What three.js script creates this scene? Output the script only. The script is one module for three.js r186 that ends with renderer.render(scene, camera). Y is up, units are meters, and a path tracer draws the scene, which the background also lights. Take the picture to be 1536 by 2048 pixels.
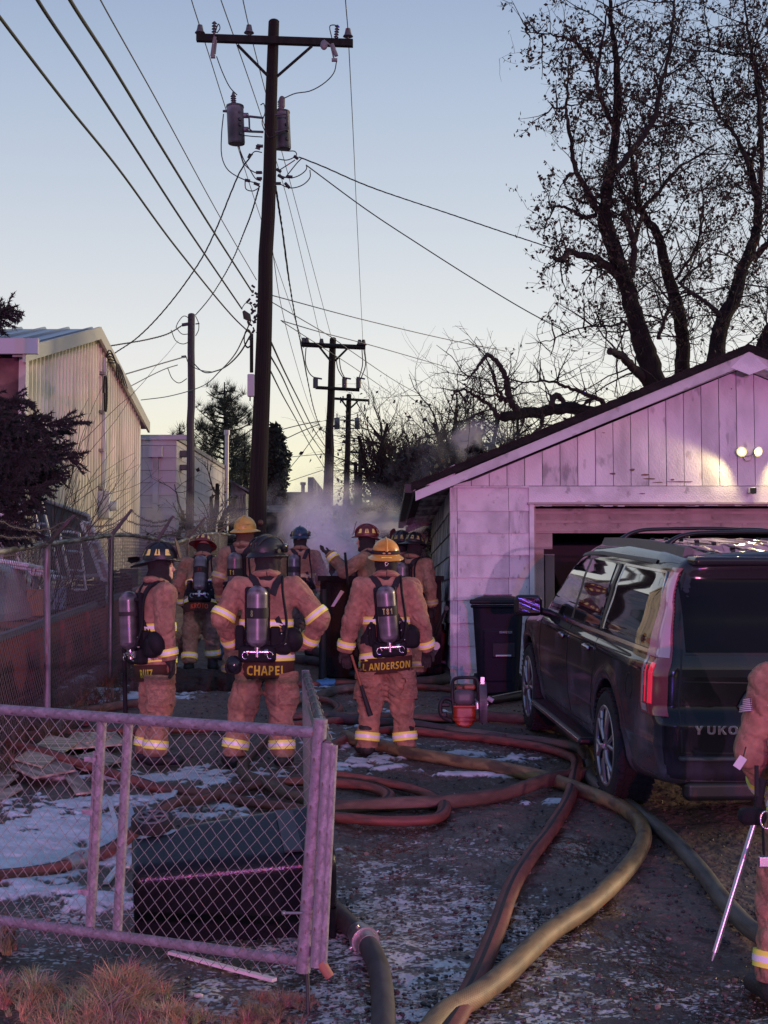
import * as THREE from 'three';
import { mergeGeometries } from 'three/addons/utils/BufferGeometryUtils.js';
import { RoundedBoxGeometry } from 'three/addons/geometries/RoundedBoxGeometry.js';
import { FontLoader } from 'three/addons/loaders/FontLoader.js';
import { TextGeometry } from 'three/addons/geometries/TextGeometry.js';

// ---------- camera, sky, sun, emergency lamps, exposure ----------
const scene = new THREE.Scene();
const FOC = 2840, SLOPE = 0.0719, CAMY = 2.15, PITCH = Math.atan(187 / FOC);
const camera = new THREE.PerspectiveCamera(2 * Math.atan(1024 / FOC) * 180 / Math.PI, 0.75, 0.1, 2000);
camera.position.set(0, CAMY, 0);
camera.rotation.set(PITCH, 0, 0);
const renderer = new THREE.WebGLRenderer({ antialias: true });
renderer.toneMapping = THREE.LinearToneMapping;
renderer.toneMappingExposure = 1.0;
renderer.shadowMap.enabled = true;

const lin = (v) => { v /= 255; return v <= 0.04045 ? v / 12.92 : Math.pow((v + 0.055) / 1.055, 2.4); };
const mixA = (a, b, t) => a.map((v, i) => v + (b[i] - v) * t);
const clamp = (x, a = 0, b = 1) => Math.min(b, Math.max(a, x));
const sstep = (a, b, x) => { const t = clamp((x - a) / (b - a)); return t * t * (3 - 2 * t); };
{ // clear dusk sky: warm glow low over the alley's end, blue above, dimmer blue-violet behind
  const W = 1024, H = 512, data = new Float32Array(W * H * 4);
  const front = [[-1, 255, 240, 178], [3, 255, 248, 203], [5.5, 255, 251, 215], [7.4, 250, 247, 228], [9.2, 243, 243, 237], [12, 227, 231, 233], [16, 204, 214, 226], [20, 183, 198, 219], [23.5, 163, 181, 209], [38, 128, 151, 195], [60, 90, 117, 172], [90, 76, 101, 156]];
  const back = [[-1, 128, 128, 150], [4, 146, 140, 168], [10, 152, 156, 192], [22, 130, 150, 196], [45, 98, 124, 178], [90, 74, 99, 155]];
  const at = (tab, e) => { let k = 0; while (k < tab.length - 2 && e > tab[k + 1][0]) k++; const a = tab[k], b = tab[k + 1], t = clamp((e - a[0]) / (b[0] - a[0])); return [1, 2, 3].map((c) => lin(a[c]) + (lin(b[c]) - lin(a[c])) * t); };
  for (let r = 0; r < H; r++) for (let c = 0; c < W; c++) {
    const e = ((r + 0.5) / H - 0.5) * 180, az = ((c + 0.5) / W - 0.5) * 2 * Math.PI; // az: x = cos, z = sin
    const f = Math.pow(0.5 + 0.5 * Math.cos(az + 0.9), 0.5), col = e < -1 ? [0.06, 0.055, 0.055] : mixA(at(back, e), at(front, e), f);
    data.set([...col, 1], (r * W + c) * 4);
  }
  const t = new THREE.DataTexture(data, W, H, THREE.RGBAFormat, THREE.FloatType);
  t.mapping = THREE.EquirectangularReflectionMapping; t.magFilter = THREE.LinearFilter; t.needsUpdate = true;
  scene.background = t; scene.environment = t;
}
const sun = new THREE.DirectionalLight(new THREE.Color(1, 0.76, 0.46), 2.3); // soft glow of the low sun, beyond the trees on the right
sun.position.set(64, 15, -38); sun.target.position.set(0, 1, -10); sun.shadow.radius = 20; sun.castShadow = true;
Object.assign(sun.shadow.camera, { left: -40, right: 40, top: 40, bottom: -10, near: 1, far: 200 });
sun.name = 'sun'; scene.add(sun, sun.target);
// flashing light bars of the fire engines parked behind the camera (their lenses are built at the end)
const LAMPS = [[0.9, 2.1, 28.0, 1.0, 0.10, 0.12, 1050], [1.7, 2.1, 28.0, 0.20, 0.15, 1.0, 620], [4.6, 2.2, 27.2, 1.0, 0.50, 0.78, 1080], [-2.4, 1.9, 26.5, 0.22, 0.14, 1.0, 340]];
for (const [x, y, z, r, g, b, cd] of LAMPS) {
  const l = new THREE.PointLight(new THREE.Color(r, g, b), cd); l.position.set(x, y, z - 0.16); l.shadow.radius = 4; l.castShadow = true; l.name = 'light_bar_lamp'; scene.add(l);
}
// ---------- helpers ----------
const V = (x, y, z) => new THREE.Vector3(x, y, z);
function rng(seed) { let a = seed >>> 0; return () => { a = (a + 0x6d2b79f5) | 0; let t = Math.imul(a ^ (a >>> 15), 1 | a); t = (t + Math.imul(t ^ (t >>> 7), 61 | t)) ^ t; return ((t ^ (t >>> 14)) >>> 0) / 4294967296; }; }
const cp = Math.cos(PITCH), sp = Math.sin(PITCH);
const ray = (px, py) => { const x = (px - 768) / FOC, y = (1024 - py) / FOC; return [x, y * cp + sp, y * sp - cp]; };
const P = (px, py, d) => { const r = ray(px, py), k = d / -r[2]; return V(r[0] * k, CAMY + r[1] * k, -d); };       // point at distance d along the alley
const groundY = (x, z) => { const d = -z; return d < 30 ? SLOPE * d : SLOPE * 30 + 1.2 * (1 - Math.exp(-(d - 30) * SLOPE / 1.2)); };
const G = (px, py, h = 0) => { const r = ray(px, py), k = CAMY / (SLOPE * -r[2] - r[1]); const p = V(r[0] * k, CAMY + r[1] * k, r[2] * k); p.y += h; return p; };  // where the sight line meets the ground
const onG = (x, z, h = 0) => V(x, groundY(x, z) + h, z);
// value noise
const hash3 = (x, y, z) => { let h = Math.imul(x, 374761393) ^ Math.imul(y, 668265263) ^ Math.imul(z, 1274126177); h = Math.imul(h ^ (h >>> 13), 1103515245); return ((h ^ (h >>> 16)) >>> 0) / 4294967296; };
function noise(x, y, z = 0) {
  const xi = Math.floor(x), yi = Math.floor(y), zi = Math.floor(z), u = x - xi, v = y - yi, w = z - zi;
  const a = u * u * (3 - 2 * u), b = v * v * (3 - 2 * v), c = w * w * (3 - 2 * w), L = (p, q, t) => p + (q - p) * t;
  return L(L(L(hash3(xi, yi, zi), hash3(xi + 1, yi, zi), a), L(hash3(xi, yi + 1, zi), hash3(xi + 1, yi + 1, zi), a), b), L(L(hash3(xi, yi, zi + 1), hash3(xi + 1, yi, zi + 1), a), L(hash3(xi, yi + 1, zi + 1), hash3(xi + 1, yi + 1, zi + 1), a), b), c);
}
const fbm = (x, y, z = 0, o = 4) => { let s = 0, a = 0.5; for (let i = 0; i < o; i++) { s += a * noise(x, y, z); x = x * 2.03 + 7.1; y = y * 2.03 + 3.7; z = z * 2.03 + 1.3; a *= 0.5; } return s; };
// names, labels
const taken = {};
const numbered = (n) => { const k = taken[n] = (taken[n] ?? -1) + 1; return k ? n + '_' + String(k).padStart(3, '0') : n; };
function tag(o, label, category, group, kind) { if (label) o.userData.label = label; if (category) o.userData.category = category; if (group) o.userData.group = group; if (kind) o.userData.kind = kind; return o; }
function thing(name, label, category, pos, group) { const o = new THREE.Group(); o.name = numbered(name); if (pos) o.position.copy(pos); scene.add(o); return tag(o, label, category, group); }
function copyOf(root, label, group) { const c = root.clone(); c.name = numbered(root.name.replace(/_\d{3}$/, '')); scene.add(c); c.userData = { ...root.userData }; if (label) c.userData.label = label; if (group) c.userData.group = group; return c; }
// mesh collector
class MB {
  constructor() { this.p = []; this.n = []; this.u = []; this.i = []; }
  add(g, m) {
    const o = this.p.length / 3, pa = g.attributes.position, na = g.attributes.normal, ua = g.attributes.uv, v = V(0, 0, 0), nm = m ? new THREE.Matrix3().getNormalMatrix(m) : null;
    for (let k = 0; k < pa.count; k++) {
      v.fromBufferAttribute(pa, k); if (m) v.applyMatrix4(m); this.p.push(v.x, v.y, v.z);
      v.fromBufferAttribute(na, k); if (nm) v.applyMatrix3(nm).normalize(); this.n.push(v.x, v.y, v.z);
      this.u.push(ua ? ua.getX(k) : 0, ua ? ua.getY(k) : 0);
    }
    if (g.index) for (let k = 0; k < g.index.count; k++) this.i.push(o + g.index.array[k]); else for (let k = 0; k < pa.count; k++) this.i.push(o + k);
    return this;
  }
  face(pts, uvs) { // flat polygon, fan
    const o = this.p.length / 3, a = pts[0], n = new THREE.Vector3().crossVectors(pts[1].clone().sub(a), pts[2].clone().sub(a));
    if (n.lengthSq() < 1e-14 && pts[3]) n.crossVectors(pts[2].clone().sub(a), pts[3].clone().sub(a));
    n.normalize();
    const e = pts[1].clone().sub(a).normalize(), f = new THREE.Vector3().crossVectors(n, e);
    pts.forEach((q, k) => { this.p.push(q.x, q.y, q.z); this.n.push(n.x, n.y, n.z); const d = q.clone().sub(a); uvs ? this.u.push(...uvs[k]) : this.u.push(d.dot(e), d.dot(f)); });
    for (let k = 2; k < pts.length; k++) this.i.push(o, o + k - 1, o + k);
    return this;
  }
  hexa(c) { // eight corners: 0-3 bottom counter-clockwise from above, 4-7 top
    const f = (a, b, d, e) => this.face([c[a], c[b], c[d], c[e]]);
    f(3, 2, 1, 0); f(4, 5, 6, 7); f(0, 1, 5, 4); f(1, 2, 6, 5); f(2, 3, 7, 6); f(3, 0, 4, 7); return this;
  }
  box(x, y, z, sx, sy, sz, m) { // centre and size; uv in metres
    const hx = sx / 2, hy = sy / 2, hz = sz / 2, c = [[-1, -1, 1], [1, -1, 1], [1, -1, -1], [-1, -1, -1], [-1, 1, 1], [1, 1, 1], [1, 1, -1], [-1, 1, -1]].map(([a, b, d]) => { const q = V(x + a * hx, y + b * hy, z + d * hz); return m ? q.applyMatrix4(m) : q; });
    return this.hexa(c);
  }
  rbox(x, y, z, sx, sy, sz, r, m, seg = 2) { const t = new THREE.Matrix4().makeTranslation(x, y, z); if (m) t.premultiply(m); return this.add(new RoundedBoxGeometry(sx, sy, sz, seg, Math.min(r, sx / 2.01, sy / 2.01, sz / 2.01)), t); }
  cyl(a, b, ra, rb = ra, sides = 10, cap = true) { return this.tube([a, b], (t) => ra + (rb - ra) * t, sides, cap); }
  tube(pts, rad, sides = 8, cap = true, flat = null) { // round pipe; flat = [width factor, height factor]
    const n = pts.length, o = this.p.length / 3; let nor = null, len = 0; const R = typeof rad === 'function' ? rad : () => rad, rings = [];
    for (let k = 0; k < n; k++) {
      const t = pts[Math.min(n - 1, k + 1)].clone().sub(pts[Math.max(0, k - 1)]).normalize();
      if (!nor || flat) { nor = Math.abs(t.y) < 0.9 ? V(0, 1, 0) : V(1, 0, 0); }
      nor = nor.clone().addScaledVector(t, -nor.dot(t)).normalize(); const bi = new THREE.Vector3().crossVectors(t, nor);
      if (k) len += pts[k].distanceTo(pts[k - 1]);
      const r = R(n > 1 ? k / (n - 1) : 0, k);
      for (let j = 0; j <= sides; j++) { const a = j / sides * Math.PI * 2, ca = Math.cos(a) * (flat ? flat[1] : 1), sa = Math.sin(a) * (flat ? flat[0] : 1);
        this.p.push(pts[k].x + (nor.x * ca + bi.x * sa) * r, pts[k].y + (nor.y * ca + bi.y * sa) * r, pts[k].z + (nor.z * ca + bi.z * sa) * r);
        const cn = Math.cos(a) / (flat ? flat[1] : 1), sn = Math.sin(a) / (flat ? flat[0] : 1), l = Math.hypot(cn, sn);
        this.n.push((nor.x * cn + bi.x * sn) / l, (nor.y * cn + bi.y * sn) / l, (nor.z * cn + bi.z * sn) / l); this.u.push(j / sides, len); }
    }
    const s = sides + 1;
    for (let k = 0; k < n - 1; k++) for (let j = 0; j < sides; j++) { const a = o + k * s + j; this.i.push(a, a + 1, a + s, a + 1, a + s + 1, a + s); }
    if (cap) for (const [k, sg] of [[0, -1], [n - 1, 1]]) { const t = pts[Math.min(n - 1, k + 1)].clone().sub(pts[Math.max(0, k - 1)]).normalize().multiplyScalar(sg), c = this.p.length / 3; this.p.push(pts[k].x, pts[k].y, pts[k].z); this.n.push(t.x, t.y, t.z); this.u.push(0, 0);
      for (let j = 0; j <= sides; j++) { const q = (o + k * s + j) * 3; this.p.push(this.p[q], this.p[q + 1], this.p[q + 2]); this.n.push(t.x, t.y, t.z); this.u.push(0, 0); }
      for (let j = 0; j < sides; j++) sg > 0 ? this.i.push(c, c + 1 + j, c + 2 + j) : this.i.push(c, c + 2 + j, c + 1 + j); }
    return this;
  }
  geo(m) {
    const g = new THREE.BufferGeometry();
    g.setAttribute('position', new THREE.BufferAttribute(new Float32Array(this.p), 3)); g.setAttribute('normal', new THREE.BufferAttribute(new Float32Array(this.n), 3)); g.setAttribute('uv', new THREE.BufferAttribute(new Float32Array(this.u), 2));
    const I = new Uint32Array(this.i), p = this.p, n = this.n; // wind every triangle to agree with its normals
    for (let k = 0; k < I.length; k += 3) { const a = I[k] * 3, b = I[k + 1] * 3, c = I[k + 2] * 3, ux = p[b] - p[a], uy = p[b + 1] - p[a + 1], uz = p[b + 2] - p[a + 2], vx = p[c] - p[a], vy = p[c + 1] - p[a + 1], vz = p[c + 2] - p[a + 2];
      if ((uy * vz - uz * vy) * (n[a] + n[b] + n[c]) + (uz * vx - ux * vz) * (n[a + 1] + n[b + 1] + n[c + 1]) + (ux * vy - uy * vx) * (n[a + 2] + n[b + 2] + n[c + 2]) < 0) { const t = I[k + 1]; I[k + 1] = I[k + 2]; I[k + 2] = t; } }
    g.setIndex(new THREE.BufferAttribute(I, 1)); if (m) g.applyMatrix4(m); return g;
  }
  build(name, mat, parent = scene, m) { return mk(name, this.geo(m), mat, parent); }
}
function mk(name, geo, mat, parent = scene) { const o = new THREE.Mesh(geo, mat); o.name = parent === scene ? numbered(name) : name; o.castShadow = o.receiveShadow = true; parent.add(o); return o; }
const spline = (pts, n) => new THREE.CatmullRomCurve3(pts, false, 'centripetal').getPoints(n);
const M4 = (pos, rx = 0, ry = 0, rz = 0, s = 1) => new THREE.Matrix4().compose(pos, new THREE.Quaternion().setFromEuler(new THREE.Euler(rx, ry, rz, 'YXZ')), typeof s === 'number' ? V(s, s, s) : s);
// implicit shapes: surface nets
function meshField(f, lo, hi, h, skip = 0) {
  const nx = Math.ceil((hi[0] - lo[0]) / h) + 1, ny = Math.ceil((hi[1] - lo[1]) / h) + 1, nz = Math.ceil((hi[2] - lo[2]) / h) + 1, F = new Float32Array(nx * ny * nz), B = 4;
  for (let bz = 0; bz < nz; bz += B) for (let by = 0; by < ny; by += B) for (let bx = 0; bx < nx; bx += B) {
    const c = f(lo[0] + (bx + 1.5) * h, lo[1] + (by + 1.5) * h, lo[2] + (bz + 1.5) * h), far = Math.abs(c) > h * 3.2 * 1.25 + skip;
    for (let z = bz; z < Math.min(nz, bz + B); z++) for (let y = by; y < Math.min(ny, by + B); y++) for (let x = bx; x < Math.min(nx, bx + B); x++) F[(z * ny + y) * nx + x] = far ? c : f(lo[0] + x * h, lo[1] + y * h, lo[2] + z * h);
  }
  const id = new Int32Array(nx * ny * nz).fill(-1), pos = [], idx = [], at = (x, y, z) => (z * ny + y) * nx + x;
  const ED = [[0, 1], [2, 3], [4, 5], [6, 7], [0, 2], [1, 3], [4, 6], [5, 7], [0, 4], [1, 5], [2, 6], [3, 7]];
  for (let z = 0; z < nz - 1; z++) for (let y = 0; y < ny - 1; y++) for (let x = 0; x < nx - 1; x++) {
    const v = []; let m = 0; for (let k = 0; k < 8; k++) { const w = F[at(x + (k & 1), y + ((k >> 1) & 1), z + (k >> 2))]; v.push(w); if (w < 0) m++; }
    if (m === 0 || m === 8) continue;
    let sx = 0, sy = 0, sz = 0, c = 0;
    for (const [a, b] of ED) if ((v[a] < 0) !== (v[b] < 0)) { const t = v[a] / (v[a] - v[b]); sx += (a & 1) + t * ((b & 1) - (a & 1)); sy += ((a >> 1) & 1) + t * (((b >> 1) & 1) - ((a >> 1) & 1)); sz += (a >> 2) + t * ((b >> 2) - (a >> 2)); c++; }
    id[at(x, y, z)] = pos.length / 3; pos.push(lo[0] + (x + sx / c) * h, lo[1] + (y + sy / c) * h, lo[2] + (z + sz / c) * h);
  }
  const q = (a, b, c, d, fl) => { if (a < 0 || b < 0 || c < 0 || d < 0) return; fl ? idx.push(a, b, c, a, c, d) : idx.push(a, c, b, a, d, c); };
  for (let z = 1; z < nz - 1; z++) for (let y = 1; y < ny - 1; y++) for (let x = 1; x < nx - 1; x++) {
    const s = F[at(x, y, z)] < 0;
    if (s !== F[at(x + 1, y, z)] < 0) q(id[at(x, y - 1, z - 1)], id[at(x, y, z - 1)], id[at(x, y, z)], id[at(x, y - 1, z)], s);
    if (s !== F[at(x, y + 1, z)] < 0) q(id[at(x - 1, y, z - 1)], id[at(x - 1, y, z)], id[at(x, y, z)], id[at(x, y, z - 1)], s);
    if (s !== F[at(x, y, z + 1)] < 0) q(id[at(x - 1, y - 1, z)], id[at(x, y - 1, z)], id[at(x, y, z)], id[at(x - 1, y, z)], s);
  }
  const g = new THREE.BufferGeometry(), nor = new Float32Array(pos.length), uv = new Float32Array(pos.length / 3 * 2), e = h * 0.6;
  for (let k = 0; k < pos.length; k += 3) { const [x, y, z] = [pos[k], pos[k + 1], pos[k + 2]], a = f(x + e, y, z) - f(x - e, y, z), b = f(x, y + e, z) - f(x, y - e, z), c = f(x, y, z + e) - f(x, y, z - e), l = Math.hypot(a, b, c) || 1; nor[k] = a / l; nor[k + 1] = b / l; nor[k + 2] = c / l;
    const az = Math.abs(nor[k + 2]) > Math.abs(nor[k]); uv[k / 3 * 2] = az ? x : z; uv[k / 3 * 2 + 1] = y; }
  g.setAttribute('position', new THREE.BufferAttribute(new Float32Array(pos), 3)); g.setAttribute('normal', new THREE.BufferAttribute(nor, 3)); g.setAttribute('uv', new THREE.BufferAttribute(uv, 2)); g.setIndex(idx);
  return g;
}
const capF = (px, py, pz, a, b, ra, rb) => { const bx = b.x - a.x, by = b.y - a.y, bz = b.z - a.z, x = px - a.x, y = py - a.y, z = pz - a.z, t = clamp((x * bx + y * by + z * bz) / (bx * bx + by * by + bz * bz + 1e-9)); return Math.hypot(x - bx * t, y - by * t, z - bz * t) - (ra + (rb - ra) * t); };
const smin = (a, b, k) => { const h = Math.max(k - Math.abs(a - b), 0) / k; return Math.min(a, b) - h * h * k * 0.25; };
const smax = (a, b, k) => -smin(-a, -b, k);
const gradF = (f, p, e = 0.006) => { const v = V(f(p.x + e, p.y, p.z) - f(p.x - e, p.y, p.z), f(p.x, p.y + e, p.z) - f(p.x, p.y - e, p.z), f(p.x, p.y, p.z + e) - f(p.x, p.y, p.z - e)); const l = v.length() / (2 * e); return [v.normalize(), Math.max(l, 0.3)]; };
function snap(f, p, off = 0) { const q = p.clone(); let n; for (let k = 0; k < 7; k++) { const v = f(q.x, q.y, q.z), r = gradF(f, q); n = r[0]; q.addScaledVector(n, -clamp(v / r[1], -0.08, 0.08)); } q.addScaledVector(n, off); return [q, n]; }
function march(f, o, d, off = 0, far = 3) { const q = o.clone(), near = o.clone(); let t = 0, best = 9, hit = false; for (let k = 0; k < 160 && t < far; k++) { const v = f(q.x, q.y, q.z); if (v < best) { best = v; near.copy(q); } if (v < 0.0008) { hit = true; break; } const s = Math.max(v * 0.7, 0.0008); t += s; q.addScaledVector(d, s); } if (!hit) return snap(f, near, off); const n = gradF(f, q)[0]; q.addScaledVector(n, off); return [q, n]; }
// a ribbon laid on an implicit surface along pts
function ribbon(mb, f, pts, width, off, seg = 0.03, closed = false) {
  const path = []; const P2 = closed ? [...pts, pts[0]] : pts;
  for (let k = 0; k < P2.length - 1; k++) { const n = Math.max(1, Math.ceil(P2[k].distanceTo(P2[k + 1]) / seg)); for (let j = 0; j < n; j++) path.push(P2[k].clone().lerp(P2[k + 1], j / n)); }
  path.push(P2[P2.length - 1].clone());
  const S = path.map((p) => snap(f, p)), rows = []; let len = 0;
  S.forEach(([p], k) => {
    const t = S[Math.min(S.length - 1, k + 1)][0].clone().sub(S[Math.max(0, k - 1)][0]).normalize();
    if (closed && (k === 0 || k === S.length - 1)) t.copy(S[1][0].clone().sub(S[S.length - 2][0]).normalize());
    const c = new THREE.Vector3().crossVectors(t, S[k][1]).normalize(); if (k) len += p.distanceTo(S[k - 1][0]);
    rows.push([-0.5, -0.48, 0, 0.48, 0.5].map((w, j) => { const [q, n] = snap(f, p.clone().addScaledVector(c, w * width), j === 0 || j === 4 ? -0.004 : off); return [q, n, w * width, len]; }));
  });
  const o = mb.p.length / 3;
  rows.forEach((r) => r.forEach(([q, n, a, b]) => { mb.p.push(q.x, q.y, q.z); mb.n.push(n.x, n.y, n.z); mb.u.push(b, a); }));
  for (let k = 0; k < rows.length - 1; k++) for (let j = 0; j < 4; j++) { const a = o + k * 5 + j; mb.i.push(a, a + 1, a + 5, a + 1, a + 6, a + 5); }
  return mb;
}
// shrink-wrapped patch: start(u, v) gives the origin, dir the direction of marching
function patch(f, start, dir, nu, nv, off, edge = -0.004) {
  const mb = new MB();
  for (let j = 0; j <= nv; j++) for (let i = 0; i <= nu; i++) { const b = i === 0 || j === 0 || i === nu || j === nv, cl = (k, n) => clamp(k, 1, n - 1) ; 
    const u = b ? (i === 0 ? 0 : i === nu ? 1 : (i - 1) / (nu - 2)) : (i - 1) / (nu - 2), v = b ? (j === 0 ? 0 : j === nv ? 1 : (j - 1) / (nv - 2)) : (j - 1) / (nv - 2);
    const d = typeof dir === 'function' ? dir(u, v) : dir; const [q, n] = march(f, start(u, v), d, b ? edge : off); mb.p.push(q.x, q.y, q.z); mb.n.push(n.x, n.y, n.z); mb.u.push(u, v); }
  const w = nu + 1; for (let j = 0; j < nv; j++) for (let i = 0; i < nu; i++) { const a = j * w + i; mb.i.push(a, a + 1, a + w, a + 1, a + w + 1, a + w); }
  return mb;
}
// ---------- textures and materials ----------
function tex(w, h, fn, srgb = true, rep) {
  const d = new Uint8Array(w * h * 4);
  for (let y = 0; y < h; y++) for (let x = 0; x < w; x++) { const c = fn(x / w, y / h, x, y); d[(y * w + x) * 4] = c[0]; d[(y * w + x) * 4 + 1] = c[1]; d[(y * w + x) * 4 + 2] = c[2]; d[(y * w + x) * 4 + 3] = 255; }
  const t = new THREE.DataTexture(d, w, h); t.wrapS = t.wrapT = THREE.RepeatWrapping; t.magFilter = THREE.LinearFilter; t.minFilter = THREE.LinearFilter; if (srgb) t.colorSpace = THREE.SRGBColorSpace; t.needsUpdate = true; if (rep) t.repeat.set(...rep); return t;
}
const rept = (t, x, y) => { const c = t.clone(); c.repeat.set(x, y); c.needsUpdate = true; return c; };
// tileable noise: wraps at n cells
const tnoise = (u, v, n, s = 0) => { const x = u * n, y = v * n, xi = Math.floor(x), yi = Math.floor(y), a = x - xi, b = y - yi, w = (k) => ((k % n) + n) % n, A = a * a * (3 - 2 * a), B = b * b * (3 - 2 * b), H = (i, j) => hash3(w(xi + i), w(yi + j), s); return (H(0, 0) * (1 - A) + H(1, 0) * A) * (1 - B) + (H(0, 1) * (1 - A) + H(1, 1) * A) * B; };
const tfbm = (u, v, n, o = 4, s = 0) => { let r = 0, a = 0.5; for (let k = 0; k < o; k++) { r += a * tnoise(u, v, n, s + k); n *= 2; a *= 0.5; } return r; };
const g8 = (v) => { v = clamp(v) * 255; return [v, v, v]; };
const T_fine = tex(256, 256, (u, v) => g8(tfbm(u, v, 16, 4, 1) * 1.05), false);
const T_blot = tex(512, 512, (u, v) => g8(0.55 + (tfbm(u, v, 4, 6, 9) - 0.48) * 1.5), true);      // mottled lightness for colour maps
const T_soft = tex(512, 512, (u, v) => { const k = tfbm(u, v, 5, 6, 19), d = sstep(0.66, 0.78, tfbm(u, v, 12, 4, 55)); return g8(0.9 + (k - 0.48) * 0.5 - d * 0.18); }, true);
const T_dirt = tex(512, 512, (u, v) => g8(0.42 + sstep(0.3, 0.62, tfbm(u, v, 3, 6, 21)) * 0.58), true);
const T_rough = tex(512, 512, (u, v) => g8(0.35 + tfbm(u, v, 6, 5, 33) * 0.8), false);
const T_wood = tex(256, 512, (u, v) => { const s = tfbm(u, v * 0.06 + 0.0, 24, 3, 5), k = tnoise(u, v, 6, 8); return g8(0.45 + 0.55 * s * 1.2 + 0.1 * (k - 0.5)); }, true);
const T_woodB = tex(256, 512, (u, v) => g8(tfbm(u, v * 0.06, 24, 3, 5)), false);
const T_weave = tex(128, 128, (u, v) => g8(0.5 + 0.25 * Math.sin(u * Math.PI * 32) * Math.sin(v * Math.PI * 32) + 0.25 * (tnoise(u, v, 32, 3) - 0.5)), false);
const C = (r, g, b) => new THREE.Color().setRGB(r, g, b);
function mat(color, rough = 0.8, metal = 0, o = {}) { const Cl = o.clearcoat || o.transmission || o.sheen || o.specularIntensity !== undefined ? THREE.MeshPhysicalMaterial : THREE.MeshStandardMaterial; return new Cl({ color: Array.isArray(color) ? C(...color) : color, roughness: rough, metalness: metal, ...o }); }
const B_fine = (s, r = 4) => ({ bumpMap: rept(T_fine, r, r), bumpScale: s });
// ---------- ground ----------
const struct = (o) => tag(o, null, null, null, 'structure');
{ // far sheet, laid under the alley's detailed sheet
  const mb = new MB(), xs = [-400, -150, -60, -30, -14, 0, 14, 30, 60, 150, 400], ds = [-60, -20, 0, 4, 10, 20, 28, 34, 40, 50, 65, 100, 200, 500, 1200];
  for (let i = 0; i < xs.length - 1; i++) for (let j = 0; j < ds.length - 1; j++) mb.face([[0, 0], [1, 0], [1, 1], [0, 1]].map(([a, b]) => { const x = xs[i + a], z = -ds[j + b]; return V(x, groundY(x, z) - 0.1, z); }), [[0, 0], [1, 0], [1, 1], [0, 1]].map(([a, b]) => [xs[i + a], ds[j + b]]));
  struct(mb.build('ground', mat([0.22, 0.165, 0.14], 0.95, 0, { map: rept(T_blot, 0.2, 0.2), bumpMap: rept(T_fine, 1, 1), bumpScale: 0.02 })));
}
// alley surface: dirt and gravel with packed snow, ice and wet ground
const AX0 = -9, AX1 = 9, AD0 = 3.5, AD1 = 28;
const SNOW = [ // pixel where it lies, half sizes in metres, amount
  [60, 1680, 0.75, 0.75, 1], [170, 1700, 0.5, 0.5, 0.75], [110, 1620, 0.6, 0.35, 0.8], [20, 1745, 0.4, 0.3, 0.9], [40, 1785, 0.35, 0.12, 0.95], [230, 1640, 0.4, 0.3, 0.6], [330, 1600, 0.55, 0.3, 0.62], [360, 1550, 0.7, 0.25, 0.72], [470, 1540, 0.5, 0.3, 0.66], [440, 1570, 0.4, 0.2, 0.6], [330, 1640, 0.4, 0.2, 0.75],
  [230, 1395, 0.55, 0.35, 0.95], [200, 1410, 0.4, 0.3, 0.7], [150, 1385, 0.5, 0.6, 0.8], [120, 1345, 0.9, 0.9, 0.8], [160, 1330, 0.8, 1.0, 0.8], [420, 1385, 0.4, 0.2, 0.55], [720, 1480, 0.35, 0.35, 0.66], [700, 1520, 0.3, 0.25, 0.68], [660, 1450, 0.3, 0.5, 0.5], [760, 1540, 0.4, 0.2, 0.52], [925, 1548, 0.35, 0.1, 0.78], [980, 1590, 0.25, 0.1, 0.62], [1070, 1602, 0.2, 0.07, 0.7], [960, 1515, 0.7, 0.25, 0.5], [860, 1510, 0.4, 0.2, 0.5], [640, 1380, 0.5, 0.6, 0.5], [800, 1430, 0.5, 0.5, 0.42], [200, 1810, 0.15, 0.1, 0.7], [225, 1790, 0.1, 0.12, 0.8], [700, 1560, 0.3, 0.2, 0.5], [640, 1690, 0.25, 0.2, 0.4],
].map(([px, py, a, b, k]) => { const g = G(px, py); return [g.x, -g.z, a, b, k]; });
const ICE = [[760, 1760, 0.45, 0.5, 0.75], [800, 1830, 0.65, 0.55, 1], [720, 1900, 0.6, 0.5, 0.95], [880, 1930, 0.7, 0.5, 1], [820, 2010, 0.9, 0.4, 1], [1050, 1990, 0.8, 0.4, 0.8], [700, 2000, 0.5, 0.4, 0.8], [1150, 2020, 0.8, 0.3, 0.6], [850, 1690, 0.4, 0.4, 0.55], [130, 1830, 0.5, 0.35, 0.7], [60, 1880, 0.5, 0.3, 0.6], [660, 1960, 0.25, 0.4, 0.9], [1300, 1990, 0.5, 0.3, 0.45], [930, 1500, 0.9, 0.5, 0.6]].map(([px, py, a, b, k]) => { const g = G(px, py); return [g.x, -g.z, a, b, k]; });
const blob = (L, x, d) => { let m = 0; for (const [cx, cd, a, b, k] of L) { const q = ((x - cx) / a) ** 2 + ((d - cd) / b) ** 2; if (q < 4) m = Math.max(m, k * (1 - q / 4)); } return m; };
const snowAt = (x, d) => sstep(0.40, 0.50, blob(SNOW, x, d) * 0.75 + (fbm(x * 3.1, d * 3.1, 4, 5) - 0.5) * 0.9 + (fbm(x * 11, d * 14, 2, 4) - 0.47) * 0.85);
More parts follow.
